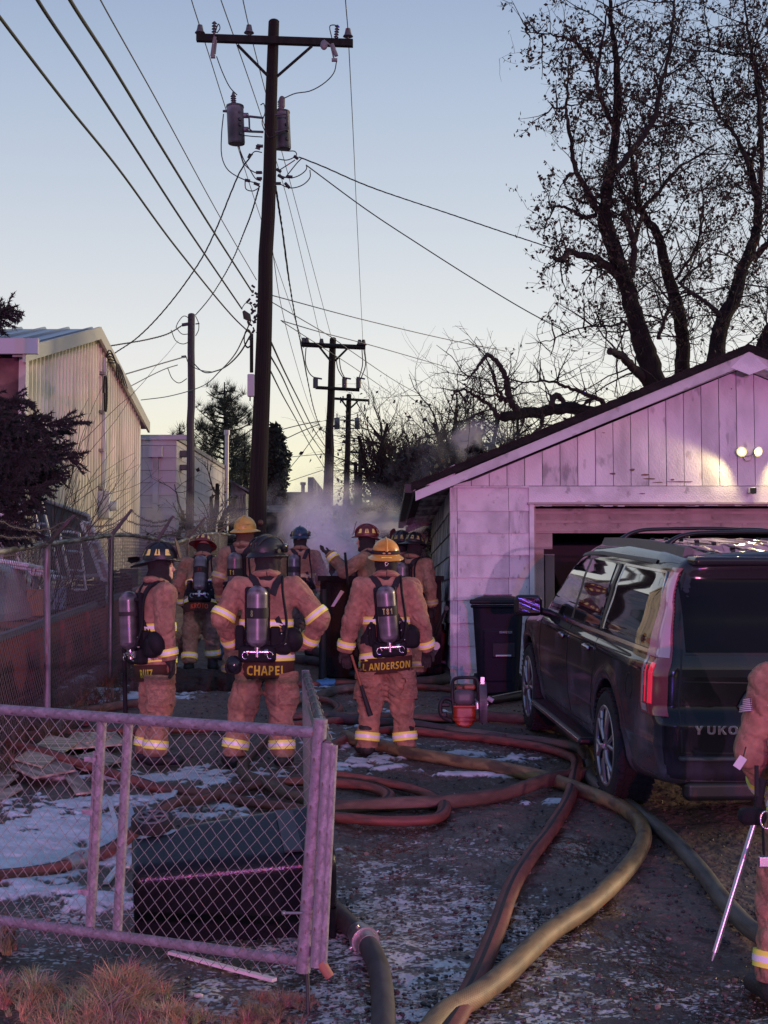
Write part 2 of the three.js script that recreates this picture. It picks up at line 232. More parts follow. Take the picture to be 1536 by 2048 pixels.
{
  const S = 2048, dc = new Uint8Array(S * S * 4), dr = new Uint8Array(S * S * 4);
  // the sheet is sampled finer near the camera: v runs with log distance
  const lnr = Math.log(AD1 / AD0);
  for (let y = 0; y < S; y++) { const d = AD0 * Math.exp(lnr * (y + 0.5) / S), wx = 1.5 + 0.40 * d;
    for (let x = 0; x < S; x++) {
      const X = ((x + 0.5) / S - 0.5) * 2 * wx - 0.05 * 0, big = noise(X * 0.9, d * 0.9, 1), mid = noise(X * 5, d * 5, 2), fine = noise(X * 38, d * 38, 3), grit = noise(X * 95, d * 95, 5);
      const drive = sstep(1.3, 2.4, X) * sstep(14, 10, d); // gravel drive beside the car
      let c = mixA([0.085, 0.055, 0.04], [0.20, 0.132, 0.098], clamp(big * 0.55 + mid * 0.35 + fine * 0.35 - 0.1));
      c = mixA(c, [0.13, 0.085, 0.07], drive * 0.6);
      const gr = sstep(0.55, 0.8, grit * 0.6 + fine * 0.5); c = mixA(c, mixA([0.03, 0.024, 0.022], [0.34, 0.27, 0.23], hash3(x >> 1, y >> 1, 7)), gr * 0.55);
      const wet = clamp(sstep(0.5, 0.72, fbm(X * 1.1 + 9, d * 1.1, 6, 3) + 0.2 * sstep(-0.6, 0.2, X) * sstep(2.0, 1.0, X) * sstep(10.5, 8.5, d)) + blob(ICE, X, d) * 0.7);
      c = c.map((v) => v * (1 - 0.6 * wet));
      let rough = 0.9 - 0.82 * wet * (0.45 + 0.55 * mid);
      const ice = blob(ICE, X, d), fl = sstep(0.66, 0.73, ice * 0.30 + noise(X * 9, d * 12, 8) * 0.26 + noise(X * 45, d * 62, 12) * 0.34 + noise(X * 90, d * 110, 17) * 0.22);
      c = mixA(c, [0.62, 0.61, 0.6], fl * 0.85 * clamp(ice * 2)); rough -= 0.25 * fl * clamp(ice * 2);
      const mud = sstep(0.66, 0.74, fbm(X * 7, d * 6, 15, 3) + 0.1 * ice); c = mixA(c, [0.045, 0.02, 0.016], mud * 0.7);
      const s = snowAt(X, d); c = mixA(c, mixA([0.5, 0.49, 0.52], [0.92, 0.92, 0.95], fbm(X * 9, d * 9, 3, 3)), s * 0.95); rough = rough * (1 - s) + 0.75 * s;
      const k = (y * S + x) * 4; for (let j = 0; j < 3; j++) { const v = clamp(c[j]); dc[k + j] = 255 * (v <= 0.0031308 ? v * 12.92 : 1.055 * Math.pow(v, 1 / 2.4) - 0.055); dr[k + j] = 255 * clamp(rough, 0.1, 1); }
      dc[k + 3] = dr[k + 3] = 255;
    } }
  const mkT = (d, s) => { const t = new THREE.DataTexture(d, S, S); t.magFilter = t.minFilter = THREE.LinearFilter; if (s) t.colorSpace = THREE.SRGBColorSpace; t.needsUpdate = true; return t; };
  const NX = 420, NY = 520, mb = new MB(), hgt = (x, d) => (fbm(x * 1.3, d * 1.3, 1, 3) - 0.45) * 0.05 + (noise(x * 9, d * 9, 4) - 0.5) * 0.014 + (noise(x * 27, d * 27, 6) - 0.5) * 0.009 + snowAt(x, d) * 0.022;
  for (let j = 0; j <= NY; j++) { const d = AD0 * Math.exp(lnr * j / NY), wx = 1.5 + 0.40 * d; for (let i = 0; i <= NX; i++) { const x = (i / NX - 0.5) * 2 * wx; mb.p.push(x, groundY(x, -d) + hgt(x, d) - 0.012, -d); mb.n.push(0, 1, 0); mb.u.push(i / NX, j / NY); } }
  for (let j = 0; j < NY; j++) for (let i = 0; i < NX; i++) { const a = j * (NX + 1) + i; mb.i.push(a, a + 1, a + NX + 1, a + 1, a + NX + 2, a + NX + 1); }
  const g = mb.geo(); g.computeVertexNormals();
  struct(mk('alley_ground', g, new THREE.MeshStandardMaterial({ map: mkT(dc, true), roughnessMap: mkT(dr, false), roughness: 1, bumpMap: rept(T_fine, 16, 22), bumpScale: 0.013 })));
}
{ // loose gravel
  const r = rng(5), kinds = [mat([0.09, 0.07, 0.06], 0.85), mat([0.035, 0.028, 0.026], 0.45), mat([0.2, 0.15, 0.125], 0.85)], geos = [0, 1].map((s) => { const g = new THREE.IcosahedronGeometry(1, 1), p = g.attributes.position, q = rng(40 + s); const mem = {}; for (let k = 0; k < p.count; k++) { const key = [p.getX(k), p.getY(k), p.getZ(k)].map((v) => v.toFixed(3)).join(); mem[key] ??= 0.7 + q() * 0.5; const m = mem[key]; p.setXYZ(k, p.getX(k) * m, p.getY(k) * m * 0.6, p.getZ(k) * m * 0.85); } g.computeVertexNormals(); return g; });
  const N = [5600, 9000, 260];
  kinds.forEach((m, kk) => { const im = new THREE.InstancedMesh(geos[kk % 2], m, N[kk]); im.name = numbered('gravel'); const q = new THREE.Quaternion();
    for (let k = 0; k < N[kk]; k++) { const d = 5.4 + Math.pow(r(), 1.6) * 12, x = (r() - 0.5) * (0.6 * d) + (r() < 0.45 ? 0.16 * d : 0), s = (0.004 + 0.011 * Math.pow(r(), 3)) * (kk === 2 ? 1.2 : 1); q.setFromEuler(new THREE.Euler(r() * 0.6, r() * 6.3, r() * 0.6)); im.setMatrixAt(k, new THREE.Matrix4().compose(onG(x, -d, -0.004 + s * 0.25), q, V(s, s, s))); }
    im.castShadow = im.receiveShadow = true; scene.add(im); tag(im, ['brownish gravel scattered over the alley', 'dark wet gravel scattered over the alley', 'pale pebbles scattered over the alley'][kk], 'gravel', null, 'stuff'); });
}
// ---------- garage ----------
const T_streak = tex(512, 512, (u, v) => { const s = tfbm(u, v * 0.12, 10, 4, 83), k = tfbm(u, v, 4, 5, 84); return g8(0.42 + 0.5 * sstep(0.32, 0.6, s * 0.6 + k * 0.4)); }, true);
const whitePaint = mat([0.72, 0.69, 0.72], 0.75, 0, { map: rept(T_soft, 0.7, 0.7), bumpMap: rept(T_fine, 6, 6), bumpScale: 0.003 });
const whitePaint2 = mat([0.67, 0.64, 0.67], 0.78, 0, { map: rept(T_soft, 1.1, 0.6), bumpMap: rept(T_fine, 5, 7), bumpScale: 0.004 });
const sootPaint = mat([0.66, 0.65, 0.65], 0.85, 0, { map: rept(T_streak, 1.2, 0.5), bumpMap: rept(T_fine, 5, 7), bumpScale: 0.004 });
const darkShingle = mat([0.035, 0.024, 0.02], 0.9, 0, { map: rept(T_blot, 2, 2), bumpMap: rept(T_fine, 6, 6), bumpScale: 0.01 });
const blackMat = mat([0.012, 0.012, 0.013], 0.6);
const GD = 17.05, GX0 = 0.82, GX1 = 7.82, GXM = 4.32, GDEP = 6.9, GFLOOR = groundY(0, -GD), GEAVE = 3.585, GPEAK = 5.03;
{
  const g = thing('garage', 'white wooden garage with a gabled front, smoke stained at its left eave', 'garage', V(0, 0, 0)), r = rng(11);
  const z0 = -GD, z1 = -GD - GDEP, rise = (GPEAK - GEAVE) / (GXM - GX0), rakeY = (x) => GEAVE + 0.0 + rise * (x < GXM ? x - GX0 : GX1 - x);
  // structural shell (a gap at the door), inside of the siding
  const sh = new MB(), doorL = 1.80, doorR = 6.95, doorT = 3.345;
  sh.box(GX0 + 0.10, (0.6 + GEAVE) / 2, (z0 + z1) / 2, 0.12, GEAVE - 0.6, GDEP - 0.1); sh.box(GX1 - 0.10, (0.6 + GEAVE) / 2, (z0 + z1) / 2, 0.12, GEAVE - 0.6, GDEP - 0.1); sh.box(GXM, (0.6 + GEAVE) / 2, z1 + 0.1, 6.75, GEAVE - 0.6, 0.12);
  sh.box((GX0 + 0.17 + doorL) / 2, (0.8 + GEAVE) / 2, z0 - 0.1, doorL - GX0 - 0.17, GEAVE - 0.8, 0.12); sh.box((doorR + GX1 - 0.17) / 2, (0.8 + GEAVE) / 2, z0 - 0.1, GX1 - 0.17 - doorR, GEAVE - 0.8, 0.12); sh.box((doorL + doorR) / 2, (doorT + GEAVE) / 2, z0 - 0.1, doorR - doorL - 0.004, GEAVE - doorT, 0.12);
  for (const z of [z0 - 0.07, z1 + 0.07]) sh.face([V(GX0, GEAVE, z), V(GX1, GEAVE, z), V(GXM, GPEAK - 0.05, z)]);
  sh.build('wall', mat([0.05, 0.045, 0.042], 0.9), g);
  new MB().box(GXM, GFLOOR - 0.06, (z0 + z1) / 2 - 0.06, 6.6, 0.1, GDEP - 0.2).build('floor', mat([0.18, 0.17, 0.16], 0.9), g);
  // siding rows of lapped shingles
  const rows = [975, 1022, 1066, 1110, 1155, 1200, 1246, 1292, 1338, 1384].map((py) => P(898, py, GD).y);
  for (let k = 0; k < rows.length - 1; k++) {
    const yt = rows[k] + 0.012, yb = rows[k + 1];
    const slab = (a, b, n, m, soot) => { // wavy lower edge, tilted out at the bottom
      const mb = new MB(), q = 7, out = 0.028, top = 0.006, ru = r() * 5, rv = r() * 5; let prev = null;
      for (let i = 0; i <= q; i++) { const t = i / q, p = a.clone().lerp(b, t), wob = (i === 0 || i === q ? 0 : (r() - 0.5) * 0.012) - 0.002; const cur = [V(p.x, yb + wob, p.z).addScaledVector(n, out), V(p.x, yb + wob, p.z).addScaledVector(n, out - 0.018), V(p.x, yt, p.z).addScaledVector(n, top)];
        if (prev) { mb.face([prev[0], cur[0], cur[2], prev[2]], [[t * 0.6 - 0.6 / q + ru, rv], [t * 0.6 + ru, rv], [t * 0.6 + ru, 0.3 + rv], [t * 0.6 - 0.6 / q + ru, 0.3 + rv]]); mb.face([prev[1], cur[1], cur[0], prev[0]]); } prev = cur; }
      mb.build('shingle', m, g);
    };
    const f = V(0, 0, 1), l = V(-1, 0, 0);
    const off = 0.05 + r() * 0.012; // narrow corner piece, then the strip to the door
    slab(V(GX0 - 0.028, 0, z0), V(GX0 + off, 0, z0), f, r() < 0.5 ? whitePaint : whitePaint2); slab(V(GX0 + off + 0.005, 0, z0), V(GX0 + 0.62 + off, 0, z0), f, r() < 0.5 ? whitePaint : whitePaint2); slab(V(GX0 + 0.625 + off, 0, z0), V(doorL - 0.06, 0, z0), f, r() < 0.5 ? whitePaint : whitePaint2);
    const st = (k % 2) * 0.3; for (let x = -st; x < GDEP; x += 0.61) { const a = Math.max(0, x), b = Math.min(GDEP, x + 0.605); if (b - a > 0.03) slab(V(GX0, 0, z0 - b), V(GX0, 0, z0 - a), l, a > 3.2 || (k < 3 && a > 1.4) ? sootPaint : r() < 0.5 ? whitePaint2 : sootPaint); }
    slab(V(doorR + 0.1, 0, z0), V(GX1, 0, z0), f, whitePaint);
  }
  // board front of the gable
  const bw = 0.2135; let n = 0;
  for (let x = GX0 + 0.02; x < GX1 - 0.02; x += bw, n++) {
    const a = x + 0.004, b = Math.min(GX1 - 0.02, x + bw - 0.004), yb = GEAVE + 0.004, ta = Math.max(yb + 0.01, rakeY(a) - 0.03), tb = Math.max(yb + 0.01, rakeY(b) - 0.03), mid = a < GXM && b > GXM;
    const top = mid ? [[b, tb], [GXM, rakeY(GXM) - 0.03], [a, ta]] : [[b, tb], [a, ta]], poly = [[a, yb], [b, yb], ...top];
    const mb = new MB(), zf = z0 + 0.02 + (n % 4 === 0 ? 0.002 : 0), zb = z0 - 0.02; mb.face(poly.map(([X, Y]) => V(X, Y, zf)), poly.map(([X, Y]) => [X * 0.8 + n * 0.37, Y * 0.45 + n * 1.731]));
    poly.forEach(([X, Y], i) => { const [X2, Y2] = poly[(i + 1) % poly.length]; mb.face([V(X, Y, zf), V(X, Y, zb), V(X2, Y2, zb), V(X2, Y2, zf)]); });
    mb.build('board', n % 3 ? whitePaint : whitePaint2, g);
  }
  new MB().face([V(GX0 + 0.1, GEAVE, z0 - 0.03), V(GX1 - 0.1, GEAVE, z0 - 0.03), V(GXM, GPEAK - 0.06, z0 - 0.03)]).build('board_backing', mat([0.05, 0.045, 0.045], 0.9), g);
  // frieze under the gable, door casing
  new MB().box((doorL - 0.06 + GX1) / 2, (GEAVE - 0.004 + 3.385) / 2, z0 + 0.025, GX1 - doorL + 0.06, GEAVE - 0.008 - 3.385, 0.05).build('frieze_board', whitePaint, g);
  new MB().box((GX0 + doorL - 0.06) / 2 - 0.01, GEAVE - 0.012, z0 + 0.034, doorL - GX0 - 0.03, 0.02, 0.03).build('trim', whitePaint2, g);
  new MB().box(doorL - 0.028, (GFLOOR - 0.1 + 3.38) / 2, z0 + 0.02, 0.055, 3.38 - GFLOOR + 0.1, 0.06).build('door_casing', whitePaint, g);
  new MB().box(doorR + 0.03, (GFLOOR - 0.1 + 3.38) / 2, z0 + 0.02, 0.055, 3.38 - GFLOOR + 0.1, 0.06).build('door_casing', whitePaint, g);
  new MB().box(GXM + 0.05, 3.372, z0 + 0.045, 5.3, 0.022, 0.10).build('drip_cap', mat([0.42, 0.36, 0.33], 0.8), g);
  { // the torn lower edge of the frieze, flaking
    const mb = new MB(); for (let k = 0; k < 26; k++) { const x = doorL + r() * 5; mb.box(x, 3.352 - r() * 0.012, z0 + 0.06, 0.05 + r() * 0.12, 0.012, 0.004); } mb.build('loose_paint', whitePaint2, g); }
  // sectional door, its lower left broken out
  const dz = z0 - 0.19, dm = mat([0.42, 0.3, 0.28], 0.8, 0, { map: rept(T_soft, 0.8, 0.8), bumpMap: rept(T_fine, 5, 5), bumpScale: 0.003 }), hole = P(1105, 1066, 17.2).y, holeB = P(1090, 1098, 17.2).y;
  const dt = doorT - 0.02, door = new MB().box((doorL + doorR) / 2, (dt + hole) / 2, dz, doorR - doorL, dt - hole, 0.035).build('garage_door', dm, g);
  const px1 = P(1105, 1066, 17.2).x, px2 = P(1088, 1098, 17.2).x;
  new MB().box((doorL + px1) / 2, (hole + holeB) / 2 - 0.002, dz, px1 - doorL, hole - holeB - 0.004, 0.034).box((doorL + px2) / 2, (holeB + GFLOOR) / 2, dz, px2 - doorL, holeB - GFLOOR, 0.034).build('broken_panel', dm, g);
  const rail = new MB(); for (const y of [dt - 0.05, dt - 0.16, hole + 0.035]) rail.box((doorL + doorR) / 2, y, dz + 0.024, doorR - doorL - 0.004, 0.03, 0.014); for (let x = doorL + 0.14; x < doorR; x += 1.22) rail.box(x, (dt + hole) / 2 - 0.03, dz + 0.022, 0.05, dt - hole - 0.24, 0.010); rail.build('door_rail', dm, door);
  new MB().box((doorL + doorR) / 2, 3.36, z0 - 0.08, doorR - doorL, 0.03, 0.2).build('door_head', dm, g);
  new MB().box(doorL + 0.012, (GFLOOR + 3.34) / 2, z0 - 0.09, 0.024, 3.34 - GFLOOR, 0.16).build('door_jamb', dm, g);
  // roof: two shingled slopes with thickness, rake boards, soffit and fascia
  const ov = 0.5, fo = 0.42, xl = GX0 - ov, yl = GEAVE - ov * rise + 0.20, zf = z0 + fo, zb = z1 - 0.35, pk = GPEAK + 0.2 + 0.0;
  for (const s of [-1, 1]) {
    const X = (x) => s < 0 ? x : 2 * GXM - x, c = (x, y, z) => V(X(x), y, z), th = 0.085;
    const slopeMesh = new MB(); const q = [c(xl, yl - th, zf), c(GXM, pk - th, zf), c(GXM, pk - th, zb), c(xl, yl - th, zb), c(xl, yl, zf), c(GXM, pk, zf), c(GXM, pk, zb), c(xl, yl, zb)]; slopeMesh.hexa(q); const roof = slopeMesh.build('roof_slope', darkShingle, g);
    const co = new MB(), L = Math.hypot(GXM - xl, pk - yl), nc = Math.round(L / 0.14); for (let k = 0; k < nc; k++) { const t0 = k / nc, t1 = (k + 1.02) / nc, p = (t, dy, z) => c(xl + (GXM - xl) * t, yl + (pk - yl) * t + dy, z); co.face([p(t0, 0.016, zf + 0.01), p(t1, 0.004, zf + 0.01), p(t1, 0.004, zb), p(t0, 0.016, zb)]); co.face([p(t0, 0.016, zf + 0.01), p(t0, 0.0, zf + 0.01), p(t0, 0.0, zb), p(t0, 0.016, zb)]); co.face([p(t0, 0.016, zf + 0.012), p(t0, 0.0, zf + 0.012), p(t1, 0, zf + 0.012), p(t1, 0.004, zf + 0.012)]); } co.build('shingle_course', darkShingle, roof);
    // rake board on the front
    const rb = 0.135, rk = (z, th2, lift) => { const m2 = new MB(); m2.hexa([c(xl + 0.05, yl - th - rb + 0.02, z), c(GXM, pk - th - rb, z), c(GXM, pk - th - rb, z - th2), c(xl + 0.05, yl - th - rb + 0.02, z - th2), c(xl + 0.05, yl - th - 0.003, z), c(GXM, pk - th - 0.003, z), c(GXM, pk - th - 0.003, z - th2), c(xl + 0.05, yl - th - 0.003, z - th2)]); return m2; };
    rk(zf - 0.02, 0.03).build('rake_board', mat([0.6, 0.58, 0.58], 0.8, 0, { map: rept(T_soft, 0.7, 0.7) }), g); rk(zb + 0.05, 0.03).build('rake_board', sootPaint, g);
    // soffit under the side eave, fascia with drip edge
    const ys = GEAVE - 0.01; new MB().box((X(xl + 0.05) + X(GX0 + 0.02)) / 2, ys, (zf - 0.06 + zb + 0.06) / 2, Math.abs(GX0 - xl - 0.05), 0.02, zf - zb - 0.12).build('soffit', sootPaint, g);
    new MB().box(X(xl + 0.035), (ys + yl - th) / 2 - 0.005, (zf + zb) / 2, 0.03, yl - th - ys + 0.02, zf - zb - 0.06).build('fascia', mat([0.3, 0.29, 0.29], 0.7), g);
    new MB().box(X(xl - 0.03), yl - 0.055, (zf + zb) / 2, 0.09, 0.10, zf - zb - 0.02).build('gutter', blackMat, g);
    new MB().box((X(xl + 0.05) + X(GX0 + 0.02)) / 2, ys + 0.02, zb + 0.02, Math.abs(GX0 - xl) - 0.08, 0.16, 0.03).build('eave_end', blackMat, g);
    // front soffit closing the overhang under the rake
    new MB().hexa([c(GX0 - 0.02, rakeY(GX0) + 0.02, zf - 0.055), c(GXM, GPEAK - 0.02, zf - 0.055), c(GXM, GPEAK - 0.02, z0 + 0.022), c(GX0 - 0.02, rakeY(GX0) + 0.02, z0 + 0.022), c(GX0 - 0.02, rakeY(GX0) + 0.04, zf - 0.055), c(GXM, GPEAK, zf - 0.055), c(GXM, GPEAK, z0 + 0.022), c(GX0 - 0.02, rakeY(GX0) + 0.04, z0 + 0.022)]).build('rake_soffit', whitePaint2, g);
    // level return of the eave at the corner
    new MB().face([c(xl + 0.06, ys - 0.004, zf - 0.058), c(GX0 + 0.02, ys - 0.004, zf - 0.058), c(GX0 + 0.02, ys + 0.24, zf - 0.058), c(xl + 0.06, ys + 0.02, zf - 0.058)]).build('eave_return', whitePaint, g);
  }
  new MB().face([V(GXM - 0.22, pk - 0.275, zf - 0.008), V(GXM, pk - 0.36, zf - 0.008), V(GXM + 0.22, pk - 0.275, zf - 0.008), V(GXM, pk - 0.06, zf - 0.008)]).box(GXM, pk - 0.27, zf - 0.03, 0.2, 0.1, 0.03).build('peak_block', whitePaint, g);
  // peeled paint: bare wood scars
  const bare = mat([0.16, 0.1, 0.07], 0.9), pe = new MB(); for (const [px, py, w, h] of [[1300, 958, 0.18, 0.018], [1316, 965, 0.14, 0.012], [1362, 964, 0.34, 0.016], [1344, 960, 0.06, 0.025], [1290, 950, 0.1, 0.02], [1225, 948, 0.08, 0.03], [1264, 940, 0.07, 0.03], [1284, 988, 0.08, 0.012], [1462, 778, 0.015, 0.02], [1207, 866, 0.05, 0.008]]) { const q = P(px, py, GD); const k = 7; const pts = []; for (let i = 0; i < k; i++) { const a = i / k * 6.283; pts.push(V(q.x + Math.cos(a) * w / 2 * (0.7 + r() * 0.5), q.y + Math.sin(a) * h / 2 * (0.7 + r() * 0.6), z0 + (py > 975 ? 0.0525 : 0.0245))); } pe.face(pts); } pe.build('bare_wood_patch', bare, g);
  // tear marks along the shingle edges by the corner
  g.rotation.z = 0; 
}
{ // twin floodlight under the ridge and a small camera
  const c = P(1493, 914, GD), f = thing('floodlight', 'twin floodlight glowing yellow on the garage gable', 'floodlight', c); const metal = mat([0.5, 0.5, 0.48], 0.5, 0.3);
  new MB().cyl(V(0, 0, -0.0 + 0.025), V(0, 0, 0.06), 0.06, 0.05, 16).build('mount', metal, f);
  for (const s of [-1, 1]) {
    const h = V(s * 0.10, 0.045, 0.17), d = V(s * 0.42, -0.28, 0.86).normalize(); const arm = new MB().tube([V(0, 0.0, 0.05), V(s * 0.05, 0.01, 0.08), h.clone().addScaledVector(d, -0.05)], 0.012, 8).build('arm', metal, f);
    const shade = new MB().cyl(h.clone().addScaledVector(d, -0.07), h, 0.03, 0.062, 18, false).build('lamp_shade', metal, f);
    const b = h.clone().addScaledVector(d, -0.004), m = new THREE.Mesh(new THREE.SphereGeometry(0.045, 16, 12), new THREE.MeshStandardMaterial({ color: 0xffffff, emissive: C(1, 0.8, 0.3), emissiveIntensity: 2.6 })); m.name = 'bulb'; m.position.copy(b); f.add(m);
    const l = new THREE.SpotLight(C(1, 0.82, 0.36), 2.2, 0, 1.27, 0.2, 2); l.position.copy(b).addScaledVector(d, 0.05); l.target.position.copy(b).add(V(s * 0.62, -0.52, 0.42)); f.add(l.target); l.castShadow = true; l.name = 'flood_lamp'; l.shadow.radius = 2; f.add(l);
  }
  const q = P(1499, 983, GD), cam = thing('security_camera', 'small white security camera with black front under the floodlight', 'security camera', V(q.x, q.y, -GD + 0.05));
  new MB().rbox(0, 0, 0.075, 0.085, 0.08, 0.1, 0.025, null, 3).cyl(V(0, 0, 0), V(0, 0, 0.03), 0.02, 0.02, 10).build('body', mat([0.75, 0.74, 0.72], 0.4), cam); new MB().rbox(0, -0.004, 0.125, 0.076, 0.07, 0.012, 0.02, null, 3).build('lens_front', mat([0.01, 0.01, 0.012], 0.15), cam);
}
// ---------- metal building on the left ----------
{
  const g = thing('metal_building', 'tall cream ribbed metal building with a wide eave behind the fence', 'building', V(0, 0, 0)), W = 5.2, R = 5.08, dN = 20.1, dR = 25.0, dF = 29.9, yE = P(62, 706, dN).y, yF = P(298, 846, 30.35).y + 0.02, yR = P(195, 668, dR).y, gy = 0.8;
  const rib = mat([0.84, 0.77, 0.6], 0.5, 0.0, { map: rept(T_soft, 0.35, 0.12), bumpMap: rept(T_fine, 2, 2), bumpScale: 0.001 });
  const roofY = (d) => d < dR ? yE + (yR - yE) * (d - dN) / (dR - dN) : yR + (yF - yR) * (d - dR) / (dF - dR);
  const pw = 0.96, prof = [[0, 0], [0.055, 0], [0.08, 0.06], [0.125, 0.06], [0.165, 0], [0.24, 0]];
  for (let a = dN + 0.15; a < dF - 0.2; a += pw) { const mb = new MB(), e = Math.min(a + pw, dF - 0.15); let prev = null;
    for (let r0 = a; r0 < e - 0.01; r0 += 0.24) for (const [t, o] of prof) { const d = Math.min(r0 + t, e), cur = [-W + o, d]; if (prev && cur[1] > prev[1]) mb.face([V(prev[0], gy, -prev[1]), V(cur[0], gy, -cur[1]), V(cur[0], roofY(cur[1]) + 0.02, -cur[1]), V(prev[0], roofY(prev[1]) + 0.02, -prev[1])].reverse(), [[prev[1], 0], [cur[1], 0], [cur[1], 5], [prev[1], 5]].reverse()); prev = cur; }
    mb.build('wall_panel', rib, g); }
  const inner = new MB(); inner.hexa([V(-14, gy, -dN - 0.2), V(-W - 0.03, gy, -dN - 0.2), V(-W - 0.03, gy, -dF + 0.2), V(-14, gy, -dF + 0.2), V(-14, yE, -dN - 0.2), V(-W - 0.03, yE, -dN - 0.2), V(-W - 0.03, yE, -dF + 0.2), V(-14, yE, -dF + 0.2)]); inner.face([V(-W - 0.03, yE, -dN - 0.2), V(-W - 0.03, yE, -dF + 0.2), V(-W - 0.03, yR, -dR)]); inner.build('wall', mat([0.34, 0.2, 0.17], 0.85, 0, { map: rept(T_blot, 0.5, 0.5) }), g);  // wall painted reddish for the red flashing light on its near side
  // white corner trims
  const wt = mat([0.62, 0.6, 0.6], 0.5); new MB().box(-W + 0.03, (gy + yE) / 2, -dN - 0.1, 0.1, yE - gy, 0.16).build('corner_trim', wt, g); new MB().box(-W + 0.02, (gy + yF) / 2, -dF + 0.12, 0.08, yF - gy, 0.1).build('corner_trim', wt, g);
  // near wall: white framed window strip
  new MB().box(-W - 0.28, 3.0, -dN - 0.16, 0.1, 3.4, 0.06).build('window_trim', wt, g);
  // roof: two standing seam slopes, white barge, soffit boards
  const rm = mat([0.20, 0.25, 0.33], 0.35, 0.5), ov = W - R, o = 0.03;
  for (const [d0, y0, d1, y1, nm] of [[dN - 0.35, yE - 0.1, dR, yR, 'roof_slope'], [dR, yR, dF + 0.45, yF - 0.14, 'roof_slope']]) {
    const xr = -R, q = (x, d, y) => V(x, y + o, -d); const mb = new MB(); mb.hexa([q(-15, d0, y0), q(xr, d0, y0), q(xr, d1, y1), q(-15, d1, y1), q(-15, d0, y0 + 0.06), q(xr, d0, y0 + 0.06), q(xr, d1, y1 + 0.06), q(-15, d1, y1 + 0.06)]); const s = mb.build(nm, rm, g);
    for (let x = -5.2; x > -15; x -= 0.42) new MB().hexa([q(x - 0.015, d0, y0 + 0.06), q(x + 0.015, d0, y0 + 0.06), q(x + 0.015, d1, y1 + 0.06), q(x - 0.015, d1, y1 + 0.06), q(x - 0.015, d0, y0 + 0.1), q(x + 0.015, d0, y0 + 0.1), q(x + 0.015, d1, y1 + 0.1), q(x - 0.015, d1, y1 + 0.1)]).build('roof_seam', rm, s);
    const bar = new MB(), bq = (dx, d, y, dy) => V(-R + dx, y + o + dy, -d); bar.hexa([bq(0.004, d0, y0, -0.12), bq(0.05, d0, y0, -0.12), bq(0.05, d1, y1, -0.12), bq(0.004, d1, y1, -0.12), bq(0.004, d0, y0, 0.1), bq(0.05, d0, y0, 0.1), bq(0.05, d1, y1, 0.1), bq(0.004, d1, y1, 0.1)].map((v) => v)); bar.build('barge_board', mat([0.46, 0.45, 0.4], 0.6), g);
    const nb = 16; for (let k = 0; k < nb; k++) { const t0 = k / nb + 0.002, t1 = (k + 1) / nb - 0.004, L = (t) => [d0 + (d1 - d0) * t, y0 + (y1 - y0) * t], [a, ya] = L(t0), [b, yb] = L(t1); new MB().hexa([q(-W - 0.02, a, ya - 0.05), q(-R, a, ya - 0.05), q(-R, b, yb - 0.05), q(-W - 0.02, b, yb - 0.05), q(-W - 0.02, a, ya - 0.02), q(-R, a, ya - 0.02), q(-R, b, yb - 0.02), q(-W - 0.02, b, yb - 0.02)]).build('soffit_board', mat([0.32, 0.3, 0.29], 0.8), g); }
  }
  new MB().box(-9.9, yE + 0.03, -dN + 0.36, 10.1, 0.22, 0.08).build('gutter', mat([0.5, 0.47, 0.5], 0.6), g);
  // service mast, meter box
  const sm = thing('service_mast', 'electric service mast and meter box on the ribbed wall', 'service mast', V(0, 0, 0)), md = 25.6, mx = -W + 0.12; const gm = mat([0.42, 0.42, 0.43], 0.55, 0.3);
  const top = P(172, 715, md).y, bot = P(178, 990, md).y; new MB().cyl(V(mx, bot, -md), V(mx, top, -md), 0.045, 0.045, 12).build('conduit', gm, sm); new MB().cyl(V(mx, bot, -md - 0.22), V(mx, top - 0.2, -md - 0.22), 0.03, 0.03, 10).build('conduit', gm, sm);
  for (const t of [0.05, 0.32, 0.6, 0.88]) new MB().box(mx - 0.03, bot + (top - bot) * t, -md - 0.08, 0.1, 0.05, 0.42).build('clamp', mat([0.2, 0.19, 0.18], 0.6, 0.5), sm);
  const mb0 = P(186, 1010, md); new MB().rbox(mx + 0.03, mb0.y, -md - 0.05, 0.22, 0.5, 0.36, 0.02).build('meter_box', gm, sm); new MB().cyl(V(mx + 0.12, mb0.y - 0.02, -md + 0.0), V(mx + 0.26, mb0.y - 0.02, -md), 0.09, 0.085, 18).build('meter', mat([0.5, 0.52, 0.53], 0.2), sm);
  const lp = new MB(), cc = V(mx + 0.03, P(168, 790, md).y, -md + 0.15), ring = []; for (let k = 0; k <= 40; k++) { const a = k / 40 * 12.566; ring.push(V(cc.x + k * 0.001, cc.y + Math.sin(a) * 0.32, cc.z + Math.cos(a) * 0.12)); } lp.tube(ring, 0.012, 5); const hd = new MB(); for (let k = 0; k < 5; k++) { const s = k * 0.05; hd.tube(spline([V(mx, top - 0.05, -md), V(mx + 0.1, top + 0.12 - s, -md + 0.1 - s), V(mx + 0.22, top - 0.1, -md + 0.12 - s), V(mx + 0.2 + s, top - 0.35 - s, -md - 0.1)], 10), 0.012, 5); } lp.add(hd.geo()).build('service_loop', blackMat, sm);
}
